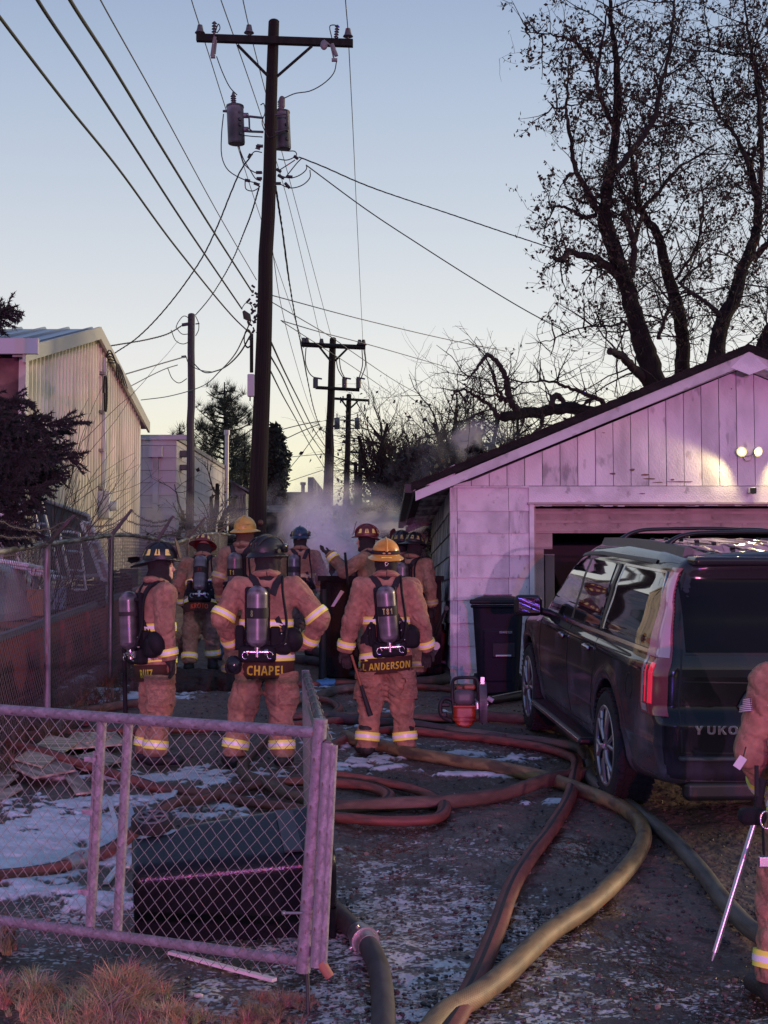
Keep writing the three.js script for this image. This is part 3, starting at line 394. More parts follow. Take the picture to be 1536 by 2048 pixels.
// ---------- concrete building, far buildings ----------
{
  const blk = mat([0.55, 0.52, 0.52], 0.9, 0, { map: rept(T_soft, 0.3, 0.3), bumpMap: rept(T_fine, 3, 3), bumpScale: 0.004 });
  const g = thing('concrete_building', 'flat roofed grey block building behind the metal building', 'building', V(0, 0, 0)), A = P(353, 880, 34), B = V(-4.65, A.y, -42), y0 = 1.5, Lx = -13;
  const h = 0.3, nrow = Math.ceil((A.y - y0) / h), back = [V(Lx, y0, -34.05), V(A.x - 0.03, y0, -34.05), V(B.x - 0.03, y0, -42), V(Lx, y0, -42)]; new MB().hexa([...back, ...back.map((v) => V(v.x, A.y - 0.02, v.z))]).build('wall', mat([0.25, 0.23, 0.23], 0.95), g);
  for (let k = 0; k < nrow; k++) { const yb = y0 + k * h, yt = Math.min(A.y, yb + h - 0.012); // courses: blocks on the alley side, long panels on the front
    const n = 9; for (let j = 0; j < n; j++) { const s = k % 2 ? 0.5 : 0, t0 = Math.max(0, (j - s) / n) + 0.001, t1 = Math.min(1, (j + 1 - s) / n) - 0.001; if (t1 <= t0) continue; const a = A.clone().lerp(B, t0), b = A.clone().lerp(B, t1); new MB().hexa([V(a.x, yb, a.z), V(b.x, yb, b.z), V(b.x - 0.03, yb, b.z), V(a.x - 0.03, yb, a.z), V(a.x, yt, a.z), V(b.x, yt, b.z), V(b.x - 0.03, yt, b.z), V(a.x - 0.03, yt, a.z)].map((v) => v)).build('block', blk, g); }
    for (let j = 0; j < 5; j++) new MB().box(A.x - 0.02 - 0.8 * (j + 0.5), (yb + yt) / 2, -34.03, 0.795, yt - yb, 0.05).build('block', blk, g); }
  new MB().box((A.x - 1.05 + Lx) / 2, A.y + 0.0, -34.0, A.x - 1.05 - Lx, 0.3, 0.16).build('roof_edge', mat([0.16, 0.2, 0.18], 0.7), g); new MB().box(A.x - 0.35, A.y + 0.06, -34.0, 1.3, 0.12, 0.14).build('roof_edge', blk, g);
  { const e = new MB(); e.hexa([V(A.x - 0.1, A.y, A.z), V(A.x + 0.05, A.y, A.z), V(B.x + 0.05, A.y, B.z), V(B.x - 0.1, A.y, B.z), V(A.x - 0.1, A.y + 0.1, A.z), V(A.x + 0.05, A.y + 0.1, A.z), V(B.x + 0.05, A.y + 0.1, B.z), V(B.x - 0.1, A.y + 0.1, B.z)]); e.build('coping', mat([0.3, 0.29, 0.28], 0.8), g); }
  const dx = P(312, 900, 33.9); new MB().box(dx.x, dx.y - 0.05, -33.88, 0.32, 0.26, 0.2).box(dx.x, (y0 + dx.y) / 2, -33.9, 0.13, dx.y - y0, 0.1).build('downspout', blk, g);
  for (const [py, s] of [[908, 1], [935, 0.8]]) { const q = P(361, py, 34.6); new MB().box(q.x + 0.14, q.y, -34.6, 0.28, 0.14 * s, 0.3).build('wall_lamp', mat([0.08, 0.08, 0.08], 0.6), g); }
  const vp = P(447, 870, 41.2), vb = P(447, 1010, 41.2); new MB().cyl(V(vp.x + 0.1, 1.6, vp.z), V(vp.x + 0.1, vp.y, vp.z), 0.06, 0.06, 10).cyl(V(vp.x + 0.1, vp.y, vp.z), V(vp.x + 0.1, vp.y + 0.14, vp.z), 0.085, 0.085, 10).build('vent_pipe', mat([0.5, 0.5, 0.5], 0.5, 0.4), g);
  // small sheet-metal lean-to beyond
  const s = thing('metal_shed', 'pale ribbed metal shed beside the end of the block building', 'shed', V(0, 0, 0)), sa = P(462, 963, 44), sb = P(492, 985, 44), sm = mat([0.42, 0.44, 0.43], 0.6, 0.2, { map: rept(T_blot, 0.5, 0.5) });
  new MB().hexa([V(sa.x, 2, -44), V(sb.x, 2, -44), V(sb.x + 0.25, 2, -49), V(sa.x, 2, -49), V(sa.x, sa.y, -44), V(sb.x, sb.y, -44), V(sb.x + 0.25, sb.y, -49), V(sa.x, sa.y, -49)]).build('wall', sm, s); const rr = new MB(); for (let k = 0; k < 6; k++) rr.box(sa.x + 0.02 + (sb.x - sa.x) * k / 5.5, (sb.y - 0.1 + 2) / 2, -43.97, 0.03, sb.y - 2.1, 0.05); rr.build('wall_rib', sm, s); new MB().hexa([V(sa.x - 0.05, sa.y, -43.9), V(sb.x + 0.1, sb.y, -43.9), V(sb.x + 0.35, sb.y, -49), V(sa.x, sa.y, -49), V(sa.x - 0.05, sa.y + 0.07, -43.9), V(sb.x + 0.1, sb.y + 0.07, -43.9), V(sb.x + 0.35, sb.y + 0.07, -49), V(sa.x, sa.y + 0.07, -49)]).build('roof', sm, s);
  // far grey building with a stepped parapet and a flue
  const f = thing('parapet_building', 'far grey building with a tall end wall and round flue', 'building', V(0, 0, 0)), fm = mat([0.24, 0.25, 0.27], 0.9, 0, { map: rept(T_blot, 0.2, 0.2) }), fb = [P(572, 984, 75), P(616, 984, 75), P(616, 955, 75), P(652, 985, 82)];
  new MB().box((fb[0].x + fb[1].x) / 2 - 1, (fb[0].y) / 2, -79, fb[1].x - fb[0].x + 2, fb[0].y, 8).build('wall', fm, f); new MB().hexa([V(fb[2].x, 0, -74.8), V(fb[2].x + 0.3, 0, -74.8), V(fb[3].x, 0, -90), V(fb[3].x - 0.3, 0, -90), V(fb[2].x, fb[2].y, -74.8), V(fb[2].x + 0.3, fb[2].y, -74.8), V(fb[3].x, fb[2].y - 0.1, -90), V(fb[3].x - 0.3, fb[2].y - 0.1, -90)]).build('parapet_wall', fm, f);
  const fl = P(606, 970, 75.5); new MB().cyl(V(fl.x, fb[0].y - 0.1, -75.5), V(fl.x, fl.y, -75.5), 0.1, 0.1, 12).cyl(V(fl.x, fl.y, -75.5), V(fl.x, fl.y + 0.14, -75.5), 0.15, 0.15, 12).build('flue', mat([0.25, 0.25, 0.26], 0.5, 0.4), f);
  // burnt low shed across the alley's end, roof line just above the heads
  const b = thing('burnt_shed', 'dark burnt low shed behind the smoke', 'shed', V(0, 0, 0)), bm = mat([0.035, 0.035, 0.038], 0.9, 0, { map: rept(T_dirt, 0.5, 0.3) }), bl = P(535, 1035, 34), br = P(838, 1030, 34); const yb = bl.y;
  new MB().box((bl.x + br.x) / 2, (yb + 1.8) / 2, -36, br.x - bl.x, yb - 1.8, 4).build('wall', bm, b); for (let k = 0; k < 12; k++) new MB().box(bl.x + (br.x - bl.x) * (k + 0.5) / 12, (yb + 1.8) / 2, -33.97, (br.x - bl.x) / 12 - 0.03, yb - 1.85, 0.05).build('board', bm, b); new MB().hexa([V(bl.x - 0.3, yb, -33.6), V(br.x + 0.3, yb, -33.6), V(br.x + 0.3, yb + 0.5, -38.4), V(bl.x - 0.3, yb + 0.5, -38.4), V(bl.x - 0.3, yb + 0.1, -33.6), V(br.x + 0.3, yb + 0.1, -33.6), V(br.x + 0.3, yb + 0.6, -38.4), V(bl.x - 0.3, yb + 0.6, -38.4)]).build('roof', bm, b);
  const tt = P(680, 1058, 33.5), t2 = P(770, 1058, 33.5); new MB().box((tt.x + t2.x) / 2, tt.y, -33.55, t2.x - tt.x, 0.05, 0.06).build('metal_strip', mat([0.5, 0.5, 0.52], 0.4, 0.3), b);
}
// ---------- utility poles ----------
const poleWood = mat([0.026, 0.017, 0.012], 0.95, 0, { map: rept(T_wood, 3, 0.35), bumpMap: rept(T_woodB, 3, 0.35), bumpScale: 0.02 });
const armWood = mat([0.02, 0.018, 0.013], 0.9, 0, { map: rept(T_wood, 1, 0.5) });
const greyPole = mat([0.16, 0.15, 0.15], 0.95, 0, { map: rept(T_wood, 3, 0.35), bumpMap: rept(T_woodB, 3, 0.35), bumpScale: 0.015 });
const steel = mat([0.3, 0.3, 0.31], 0.5, 0.7), darkSteel = mat([0.08, 0.08, 0.085], 0.55, 0.5), porcelain = mat([0.1, 0.1, 0.11], 0.3), canGrey = mat([0.3, 0.31, 0.35], 0.5, 0, { map: rept(T_blot, 0.6, 0.6) }), cable = mat([0.02, 0.02, 0.02], 0.7), wireGrey = mat([0.12, 0.12, 0.125], 0.5, 0.5);
const stackI = (mb, a, b, n, r) => { mb.cyl(a, b, r * 0.4, r * 0.4, 8); for (let k = 0; k < n; k++) { const p = a.clone().lerp(b, (k + 0.5) / n), d = b.clone().sub(a).normalize(); mb.cyl(p.clone().addScaledVector(d, -0.008), p.clone().addScaledVector(d, 0.012), r, r * 0.55, 10); } return mb; };
const bell = (mb, c, s = 1) => { mb.cyl(c.clone().add(V(0, -0.12 * s, 0)), c, 0.012 * s, 0.012 * s, 6); mb.cyl(c, c.clone().add(V(0, 0.05 * s, 0)), 0.085 * s, 0.05 * s, 12); mb.cyl(c.clone().add(V(0, 0.05 * s, 0)), c.clone().add(V(0, 0.13 * s, 0)), 0.055 * s, 0.04 * s, 12); return mb; };
function poleBody(o, top, base, rt, rb, m) { const pts = []; for (let k = 0; k <= 16; k++) { const t = k / 16, p = base.clone().lerp(top, t); p.x += (noise(k * 0.7, 3) - 0.5) * 0.03; pts.push(p); } new MB().tube(pts, (t) => rb + (rt - rb) * t, 18).build('pole_shaft', m, o); new MB().add(new THREE.SphereGeometry(rt, 14, 8, 0, 6.3, 0, 1.57), M4(top.clone(), 0, 0, 0, V(1, 0.55, 1))).build('pole_top', m, o); }
const PD = 22.7;
{
  const o = thing('utility_pole', 'tall dark wooden utility pole carrying a grey transformer can and one crossarm', 'utility pole'), q = (px, py, dz = 0) => P(px, py, PD - dz);
  const top = q(548, 44), base = P(507, 1276, PD); base.y -= 0.3; poleBody(o, top, base, 0.088, 0.165, poleWood);
  const A = q(393, 76, 0.17), B = q(706, 87, 0.17); new MB().hexa([A.clone().add(V(0, -0.055, 0.05)), B.clone().add(V(0, -0.055, 0.05)), B.clone().add(V(0, -0.055, -0.05)), A.clone().add(V(0, -0.055, -0.05)), A.clone().add(V(0, 0.06, 0.05)), B.clone().add(V(0, 0.06, 0.05)), B.clone().add(V(0, 0.06, -0.05)), A.clone().add(V(0, 0.06, -0.05))]).build('crossarm', armWood, o);
  for (const [a, b] of [[[475, 90], [535, 151]], [[624, 92], [554, 153]]]) new MB().tube([q(...a, 0.25), q(...b, 0.14)], 0.026, 6).build('arm_brace', armWood, o);
  for (const [x, y] of [[400, 66], [498, 66], [696, 73]]) bell(new MB(), q(x, y, 0.17)).build('insulator', porcelain, o);
  // fuse cutouts and arresters
  stackI(new MB(), q(428, 72, 0.25), q(429, 43, 0.25), 5, 0.045).build('arrester', porcelain, o); stackI(new MB(), q(672, 76, 0.25), q(675, 50, 0.25), 5, 0.042).build('arrester', porcelain, o);
  new MB().tube([q(430, 74, 0.3), q(427, 92, 0.3), q(424, 112, 0.3)], 0.03, 8).tube([q(433, 80, 0.32), q(430, 108, 0.32)], 0.013, 6).box(...q(426, 113, 0.3).toArray(), 0.07, 0.05, 0.05).build('cutout', mat([0.2, 0.19, 0.17], 0.5), o);
  new MB().tube([q(648, 80, 0.3), q(662, 92, 0.3), q(668, 118, 0.3)], 0.014, 6).tube([q(664, 88, 0.32), q(673, 112, 0.32)], 0.032, 8).add(new THREE.SphereGeometry(0.07, 10, 8), M4(q(648, 90, 0.3), 0, 0, 0, V(0.9, 1.2, 0.6))).box(...q(669, 120, 0.3).toArray(), 0.09, 0.045, 0.05).build('cutout', mat([0.2, 0.2, 0.2], 0.5), o);
  // left transformer can with its bracket
  const can = (cx, y0, y1, r, dz, bush) => { const t = q(cx, y0, dz), b = q(cx + 3, y1, dz); const c = new MB().cyl(b, t, r, r, 26).cyl(t, t.clone().add(V(0, 0.03, 0)), r * 1.06, r * 1.03, 26).cyl(b.clone().add(V(0, -0.0, 0)), b.clone().add(V(0, -0.015, 0)), r * 0.97, r * 0.97, 26).build('transformer_can', canGrey, o); stackI(new MB(), t.clone().add(V(-0.02, 0.03, 0)), t.clone().add(V(-0.03, 0.21, 0)), 5, 0.05).cyl(t.clone().add(V(-0.03, 0.2, 0)), t.clone().add(V(-0.03, 0.27, 0)), 0.035, 0.01, 8).build('bushing', porcelain, c); const lug = new MB(); for (const k of [0.2, 0.45, 0.6, 0.8]) lug.cyl(b.clone().lerp(t, k).add(V(r * 0.55, 0, r * 0.8)), b.clone().lerp(t, k).add(V(r * 0.65, 0, r * 0.95)), 0.035 - (k === 0.8 ? 0.015 : 0), 0.02, 8); lug.cyl(t.clone().add(V(-r, -0.06, 0)), t.clone().add(V(-r - 0.06, -0.06, 0)), 0.025, 0.02, 6).build('lug', darkSteel, c); return c; };
  can(470, 215, 286, 0.138, 0.1); can(564, 226, 296, 0.125, -0.25);
  new MB().tube([q(562, 222, -0.2), q(563, 200, -0.2)], 0.04, 8).add(new THREE.CapsuleGeometry(0.05, 0.12, 4, 10), M4(q(564, 205, -0.2))).build('bushing_cap', mat([0.14, 0.13, 0.13], 0.6), o);
  for (const y of [234, 262]) { new MB().tube([q(487, y, 0.1), q(500, y + (y < 250 ? -1 : 1), 0.14), q(527, y + 2, 0.14)], 0.02, 6).build('bracket', darkSteel, o); new MB().rbox(...q(491, y - 3, 0.1).toArray(), 0.1, 0.07, 0.08, 0.01).build('bracket_pad', canGrey, o); }
  new MB().tube([q(498, 232, 0.16), q(499, 258, 0.16), q(505, 263, 0.16), q(525, 265, 0.16)], 0.014, 6).tube([q(550, 230, 0.15), q(574, 228, 0.15), q(576, 258, 0.15), q(550, 265, 0.15)], 0.02, 6).tube([q(574, 220, 0.15), q(575, 262, 0.15)], 0.016, 6).build('bracket', darkSteel, o);
  // jumpers, drip loops and connectors
  const J = new MB(), Cn = new MB(); for (const L of [[[433, 113], [445, 145], [460, 175], [474, 190]], [[673, 123], [668, 145], [650, 165], [620, 182], [590, 187], [567, 197]], [[429, 68], [437, 48], [440, 56], [434, 66]], [[664, 78], [660, 52], [668, 50], [675, 52]], [[447, 228], [443, 270], [444, 315], [456, 340], [485, 358], [520, 368]], [[478, 290], [482, 310], [490, 330], [510, 345], [525, 346]], [[476, 290], [488, 320], [500, 340], [512, 358], [522, 362]], [[490, 360], [492, 378], [505, 382], [518, 376]], [[524, 305], [510, 303], [500, 312]], [[553, 300], [575, 302], [590, 303], [593, 310], [575, 320], [556, 318]], [[556, 342], [575, 330], [590, 320]], [[556, 350], [580, 356], [600, 350], [613, 338], [613, 330]], [[556, 366], [580, 376], [605, 370], [620, 355], [620, 340]], [[570, 356], [595, 325], [604, 316]], [[521, 210], [527, 207], [530, 225], [524, 245], [536, 275]], [[540, 275], [560, 268], [568, 262]], [[470, 200], [474, 245], [480, 268], [498, 272], [525, 274]]]) J.tube(spline(L.map(([x, y]) => q(x, y, 0.17)), 18), 0.009, 5, false); J.build('jumper_wire', cable, o);
  for (const [a, b] of [[[497, 316], [501, 308]], [[512, 345], [524, 345]], [[513, 357], [524, 357]], [[490, 360], [500, 362]], [[508, 366], [518, 370]], [[553, 338], [562, 344]], [[556, 350], [568, 357]], [[552, 367], [562, 367]], [[573, 353], [585, 354]], [[570, 366], [579, 376]], [[512, 293], [526, 292]], [[588, 312], [596, 318]]]) Cn.tube([q(...a, 0.18), q(...b, 0.18)], 0.026, 7); Cn.build('connector', blackMat, o);
  new MB().tube([q(526, 292, 0.2), q(515, 290, 0.2), q(512, 296, 0.2), q(520, 298, 0.2)], 0.02, 6).build('clevis', darkSteel, o);
  // hardware where the big cables land, riser and pale box on the left flank
  const hw = new MB(), r = rng(3); for (let k = 0; k < 26; k++) { const c = q(498 + r() * 16, 575 + k * 4 + r() * 6, 0.1 + r() * 0.12); hw.tube([c, c.clone().add(V((r() - 0.5) * 0.12, (r() - 0.5) * 0.14, 0))], 0.012 + r() * 0.014, 5); } hw.tube(spline([q(484, 616, 0.2), q(492, 606, 0.2), q(502, 610, 0.2), q(507, 625, 0.15)], 14), 0.007, 5, false); for (let k = 0; k < 3; k++) { const c = q(496, 678, 0.15), ring = []; for (let j = 0; j <= 18; j++) { const a = j / 18 * 6.283; ring.push(c.clone().add(V(Math.cos(a) * 0.06, Math.sin(a) * (0.13 + k * 0.01), k * 0.012))); } hw.tube(ring, 0.008, 4, false); } hw.build('cable_hardware', blackMat, o);
  new MB().tube([q(487, 622, 0.2), q(494, 633, 0.2), q(500, 642, 0.18)], (t) => 0.045 * (0.5 + Math.sin(t * 3.14)), 8).build('splice_case', mat([0.04, 0.045, 0.03], 0.7), o);
  new MB().tube([q(503, 668, 0.12), q(503, 745, 0.12)], 0.03, 7).build('riser', poleWood, o); new MB().tube([q(500, 790, 0.1), q(500, 802, 0.1)], 0.012, 5).build('riser_end', poleWood, o);
  new MB().rbox(...q(502, 771, 0.16).toArray(), 0.11, 0.36, 0.1, 0.015).build('riser_box', mat([0.45, 0.44, 0.45], 0.6), o);
  const kn = q(521, 1045, 0.2); new MB().add(new THREE.SphereGeometry(0.045, 10, 8), M4(kn)).build('pole_knob', mat([0.1, 0.05, 0.03], 0.6), o);
}
{ // left plain pole with loops
  const o = thing('utility_pole', 'plain grey wooden pole without crossarm in front of the block building', 'utility pole'), d = 32.8, q = (x, y, k = 0) => P(x, y, d - k); const b = q(380, 1120); b.y = groundY(0, -d) - 0.3; poleBody(o, q(383, 630), b, 0.082, 0.1, greyPole);
  const J = new MB(); for (const L of [[[383, 640], [368, 632], [356, 645], [352, 655]], [[352, 655], [364, 668], [378, 668]], [[342, 660], [352, 682], [366, 688], [378, 684]], [[391, 632], [397, 646], [397, 660], [391, 672]], [[372, 713], [378, 728], [400, 740], [425, 744]], [[335, 735], [345, 758], [358, 766], [374, 757]]]) J.tube(spline(L.map(([x, y]) => q(x, y, 0.12)), 14), 0.010, 5, false); J.build('drip_loop', cable, o);
  new MB().tube([q(364, 650, 0.1), q(376, 648, 0.1)], 0.04, 7).tube([q(391, 648, 0), q(399, 647, 0)], 0.015, 5).tube([q(363, 714, 0.1), q(372, 713, 0.1)], 0.03, 7).build('clamp', darkSteel, o);
}
{ // second pole in line
  const o = thing('utility_pole', 'second utility pole down the alley with crossarm over a lower switch arm', 'utility pole'), d = 56, q = (x, y, k = 0) => P(x, y, d - k), b = q(650, 1020); b.y = groundY(0, -d) - 0.3; b.x = q(648, 1100).x; poleBody(o, q(666, 678), b, 0.13, 0.2, poleWood);
  const arm = (a, c, r) => new MB().tube([a, c], r, 4); arm(q(603, 689, 0.2), q(731, 695, 0.2), 0.1).build('crossarm', armWood, o); arm(q(631, 775, 0.2), q(719, 780, 0.2), 0.07).build('crossarm', armWood, o);
  for (const [a, c] of [[[637, 692], [661, 722]], [[696, 696], [670, 722]]]) new MB().tube([q(...a, 0.2), q(...c, 0.2)], 0.045, 5).build('arm_brace', armWood, o);
  for (const [x, y] of [[607, 686], [614, 686], [643, 688], [719, 690], [727, 690]]) bell(new MB(), q(x, y, 0.2), 1.6).build('insulator', darkSteel, o);
  for (const x of [631, 689, 717]) { new MB().tube([q(x, 776, 0.2), q(x, 757, 0.2)], 0.1, 6).tube([q(x - 4, 755, 0.2), q(x + 13, 758, 0.2)], 0.035, 5).build('cutout', darkSteel, o); }
  const J = new MB(); for (const L of [[[612, 696], [611, 725], [620, 748], [631, 757]], [[672, 712], [676, 738], [687, 757]], [[678, 712], [682, 740], [690, 757]], [[724, 700], [725, 730], [718, 756]], [[728, 700], [731, 730], [722, 757]]]) J.tube(spline(L.map(([x, y]) => q(x, y, 0.25)), 10), 0.02, 4, false); J.build('jumper_wire', cable, o);
  new MB().tube([q(665, 860, 0.3), q(667, 900, 0.3), q(664, 1020, 0.3)], 0.03, 5).build('riser', cable, o);
}
{ // third and fourth poles
  let d = 95; const o = thing('utility_pole', 'third utility pole farther off with two grey transformer cans', 'utility pole'), q = (x, y, k = 0) => P(x, y, d - k), b = q(688, 1030); b.y = groundY(0, -d) - 0.3; poleBody(o, q(698, 790), b, 0.17, 0.24, poleWood);
  new MB().tube([q(665, 797, 0.3), q(738, 801, 0.3)], 0.09, 4).build('crossarm', armWood, o); for (const [a, c] of [[[683, 800], [694, 815]], [[716, 802], [701, 816]]]) new MB().tube([q(...a, 0.3), q(...c, 0.3)], 0.06, 4).build('arm_brace', armWood, o);
  for (const x of [674, 715]) { new MB().cyl(q(x, 858, 0.2), q(x, 836, 0.2), 0.19, 0.19, 14).build('transformer_can', canGrey, o); stackI(new MB(), q(x, 836, 0.2), q(x, 827, 0.2), 3, 0.08).build('bushing', porcelain, o); } for (const y of [840, 856]) new MB().tube([q(680, y, 0.2), q(709, y + 1, 0.2)], 0.04, 4).build('bracket', darkSteel, o);
  for (const [x, y] of [[681, 794], [686, 792], [729, 810], [737, 798]]) new MB().tube([q(x, y, 0.3), q(x, y + 12, 0.3)], 0.05, 5).build('insulator', darkSteel, o);
  d = 150; const e = thing('utility_pole', 'fourth and farthest utility pole with two thin crossarms', 'utility pole'), b4 = q(717, 1030); b4.y = 2; poleBody(e, q(721, 900), b4, 0.22, 0.3, poleWood); new MB().tube([q(697, 904), q(741, 906)], 0.12, 4).build('crossarm', armWood, e); new MB().tube([q(698, 928), q(740, 930)], 0.1, 4).build('crossarm', armWood, e); new MB().tube([q(713, 1020), q(711, 924)], 0.2, 6).build('guy_stub', poleWood, e);
}
// ---------- overhead lines ----------
const line = (label, pts, r, m = cable, wav = 0) => { // pts: [px, py, distance]
  let P3 = spline(pts.map(([x, y, d]) => P(x, y, d)), 60); const mb = new MB();
  if (wav) { for (const ph of [0, 2.1, 4.2]) { let s = 0; mb.tube(P3.map((p, k) => { if (k) s += p.distanceTo(P3[k - 1]); const a = s / wav * 6.283 + ph; return p.clone().add(V(Math.cos(a) * r * 0.7, Math.sin(a) * r * 0.7, 0)); }), r * 0.6, 5, false); } } else mb.tube(P3, r, 6, false);
  const o = mb.build('overhead_wire', m); tag(o, label, 'wire', 'overhead wires'); return o; };
const cableG = mat([0.035, 0.035, 0.02], 0.7);
line('leftmost thick cable sweeping up from the tall pole to the left edge', [[-60, -45, 7.5], [0, 35, 8.2], [130, 205, 10.5], [235, 335, 13], [350, 492, 17], [472, 640, 21.8], [502, 668, 22.5]], 0.011, cableG);
line('thick black cable with a splice, second from the left, landing on the tall pole', [[30, -80, 7.5], [75, 0, 8.2], [165, 135, 10.2], [260, 280, 13.2], [370, 450, 17.5], [484, 618, 22.5]], 0.012, cable);
line('thick greenish cable, third from the left, landing highest of the three on the tall pole', [[90, -90, 7.5], [140, 0, 8.4], [220, 125, 10.4], [320, 290, 13.8], [425, 460, 18.2], [505, 585, 22.5]], 0.0125, cableG);
line('thin wire right of the three thick cables at upper left', [[160, -80, 9], [201, 0, 10], [310, 195, 13], [435, 425, 18.5], [513, 560, 22.6]], 0.006, wireGrey);
line('bare wire over the left end of the near crossarm', [[372, -40, 20], [383, 0, 21.2], [400, 54, 22.6], [417, 107, 24.5], [451, 216, 28], [475, 292, 31], [516, 420, 38], [607, 688, 56]], 0.009, wireGrey);
line('bare wire passing behind the left arm brace of the tall pole', [[428, -40, 20], [442, 0, 21.2], [519, 221, 28], [575, 400, 38], [643, 686, 56]], 0.009, wireGrey);
line('bare wire over the insulator just left of the tall pole top', [[478, -40, 20], [486, 0, 21], [498, 54, 22.6], [530, 180, 27], [590, 400, 38], [664, 680, 56]], 0.009, wireGrey);
line('bare wire over the right end of the near crossarm', [[689, -40, 20], [691, 0, 21], [696, 62, 22.6], [699, 120, 24.5], [706, 260, 30], [714, 440, 40], [726, 690, 56]], 0.009, wireGrey);
line('twisted black cable hanging from the tall pole to the second pole', [[551, 372, 22.8], [563, 450, 24], [578, 560, 28], [590, 632, 31], [600, 679, 34], [612, 744, 39], [628, 819, 46], [644, 860, 53], [655, 864, 56]], 0.016, cable, 0.7);
line('upper twisted service drop running right toward the tree', [[598, 314, 22.6], [646, 333, 22.8], [709, 361, 23.2], [760, 381, 23.6], [900, 428, 24.5], [1000, 462, 25.2], [1100, 495, 26]], 0.010, cable, 0.6);
line('lower service drop running right behind the tree', [[612, 330, 22.6], [734, 420, 23.3], [840, 490, 24], [950, 560, 24.7], [1050, 620, 25.3], [1140, 668, 26]], 0.011, cable);
line('service drop from the tall pole down to the metal building eave', [[505, 308, 22.6], [482, 340, 22.7], [462, 385, 22.8], [440, 440, 23], [410, 505, 23.3], [370, 567, 23.8], [320, 630, 24.4], [275, 675, 25], [230, 706, 25.8]], 0.011, cable, 0.5);
line('twisted drop from the tall pole to the plain grey pole top', [[519, 372, 22.7], [505, 420, 23.6], [488, 465, 25], [465, 520, 27], [440, 565, 29], [415, 602, 31], [391, 630, 32.7]], 0.012, cable, 0.5);
line('slack wire loop between the tall pole and the plain grey pole', [[500, 672, 22.6], [484, 700, 23.4], [462, 725, 25], [435, 741, 28], [405, 743, 31], [383, 722, 32.6]], 0.013, cable);
line('second slack wire below the loop crossing the plain grey pole', [[502, 640, 22.6], [490, 668, 23.4], [472, 705, 25], [440, 742, 28], [405, 772, 31], [340, 792, 34], [282, 800, 37]], 0.011, wireGrey);
line('twisted drop from the plain grey pole to the metal building ridge', [[366, 650, 32.7], [335, 668, 31.5], [300, 678, 30.5], [220, 692, 28]], 0.014, cable, 0.5);
line('straight double drop from the plain grey pole toward the metal building', [[372, 713, 32.7], [320, 728, 31.5], [252, 748, 30]], 0.014, wireGrey);
line('lowest drop from the plain grey pole toward the metal building', [[355, 730, 32.7], [330, 738, 32], [300, 752, 31.4], [262, 772, 30.6]], 0.011, wireGrey);
line('cable from the tall pole to the second pole, uppermost of three', [[541, 682, 22.8], [570, 745, 30], [600, 805, 39], [625, 855, 48], [650, 893, 56]], 0.016, cableG);
line('cable from the tall pole to the second pole, middle of three', [[541, 712, 22.8], [565, 755, 29], [592, 815, 38], [620, 868, 47], [649, 910, 56]], 0.014, cable);
line('cable from the tall pole to the second pole, lowest of three', [[541, 742, 22.8], [565, 790, 30], [590, 835, 38], [620, 890, 47], [649, 936, 56]], 0.013, cable);
line('thin wire from the tall pole slanting far down to the second pole', [[545, 500, 22.8], [560, 600, 28], [590, 720, 38], [620, 815, 48], [648, 880, 56]], 0.007, wireGrey);
line('long service wire from the tall pole sloping right above the bare trees', [[545, 591, 22.8], [721, 638, 27], [900, 680, 32], [1010, 702, 35]], 0.009, wireGrey);
line('service wire from the tall pole past the second pole top', [[545, 605, 22.8], [662, 674, 28], [709, 707, 31], [799, 767, 37], [860, 800, 40]], 0.009, wireGrey);
line('service wire from the tall pole ending in the tree branches', [[562, 641, 22.8], [640, 664, 26], [740, 690, 30], [900, 736, 37]], 0.009, wireGrey);
line('lower service wire from the tall pole toward the bare shrubs', [[564, 643, 22.8], [650, 698, 28], [700, 730, 31], [780, 785, 37]], 0.008, wireGrey);
line('wire between the second and third poles on the right', [[730, 700, 56], [736, 760, 72], [741, 830, 95]], 0.014, wireGrey);
line('faint wire from the second pole left to the pines', [[640, 842, 56], [600, 850, 56], [552, 862, 56]], 0.018, wireGrey);
line('lower faint wire from the second pole left to the pines', [[640, 848, 56], [605, 862, 56], [560, 883, 56]], 0.018, wireGrey);
line('crossing faint wire left of the second pole', [[636, 862, 56], [605, 905, 58], [575, 942, 60]], 0.014, wireGrey);
line('almost level faint wire left of the second pole', [[648, 908, 56], [600, 912, 57], [566, 916, 58]], 0.012, wireGrey);
line('faint wire low over the far grey building', [[646, 940, 56], [610, 952, 58], [578, 963, 60]], 0.014, wireGrey);
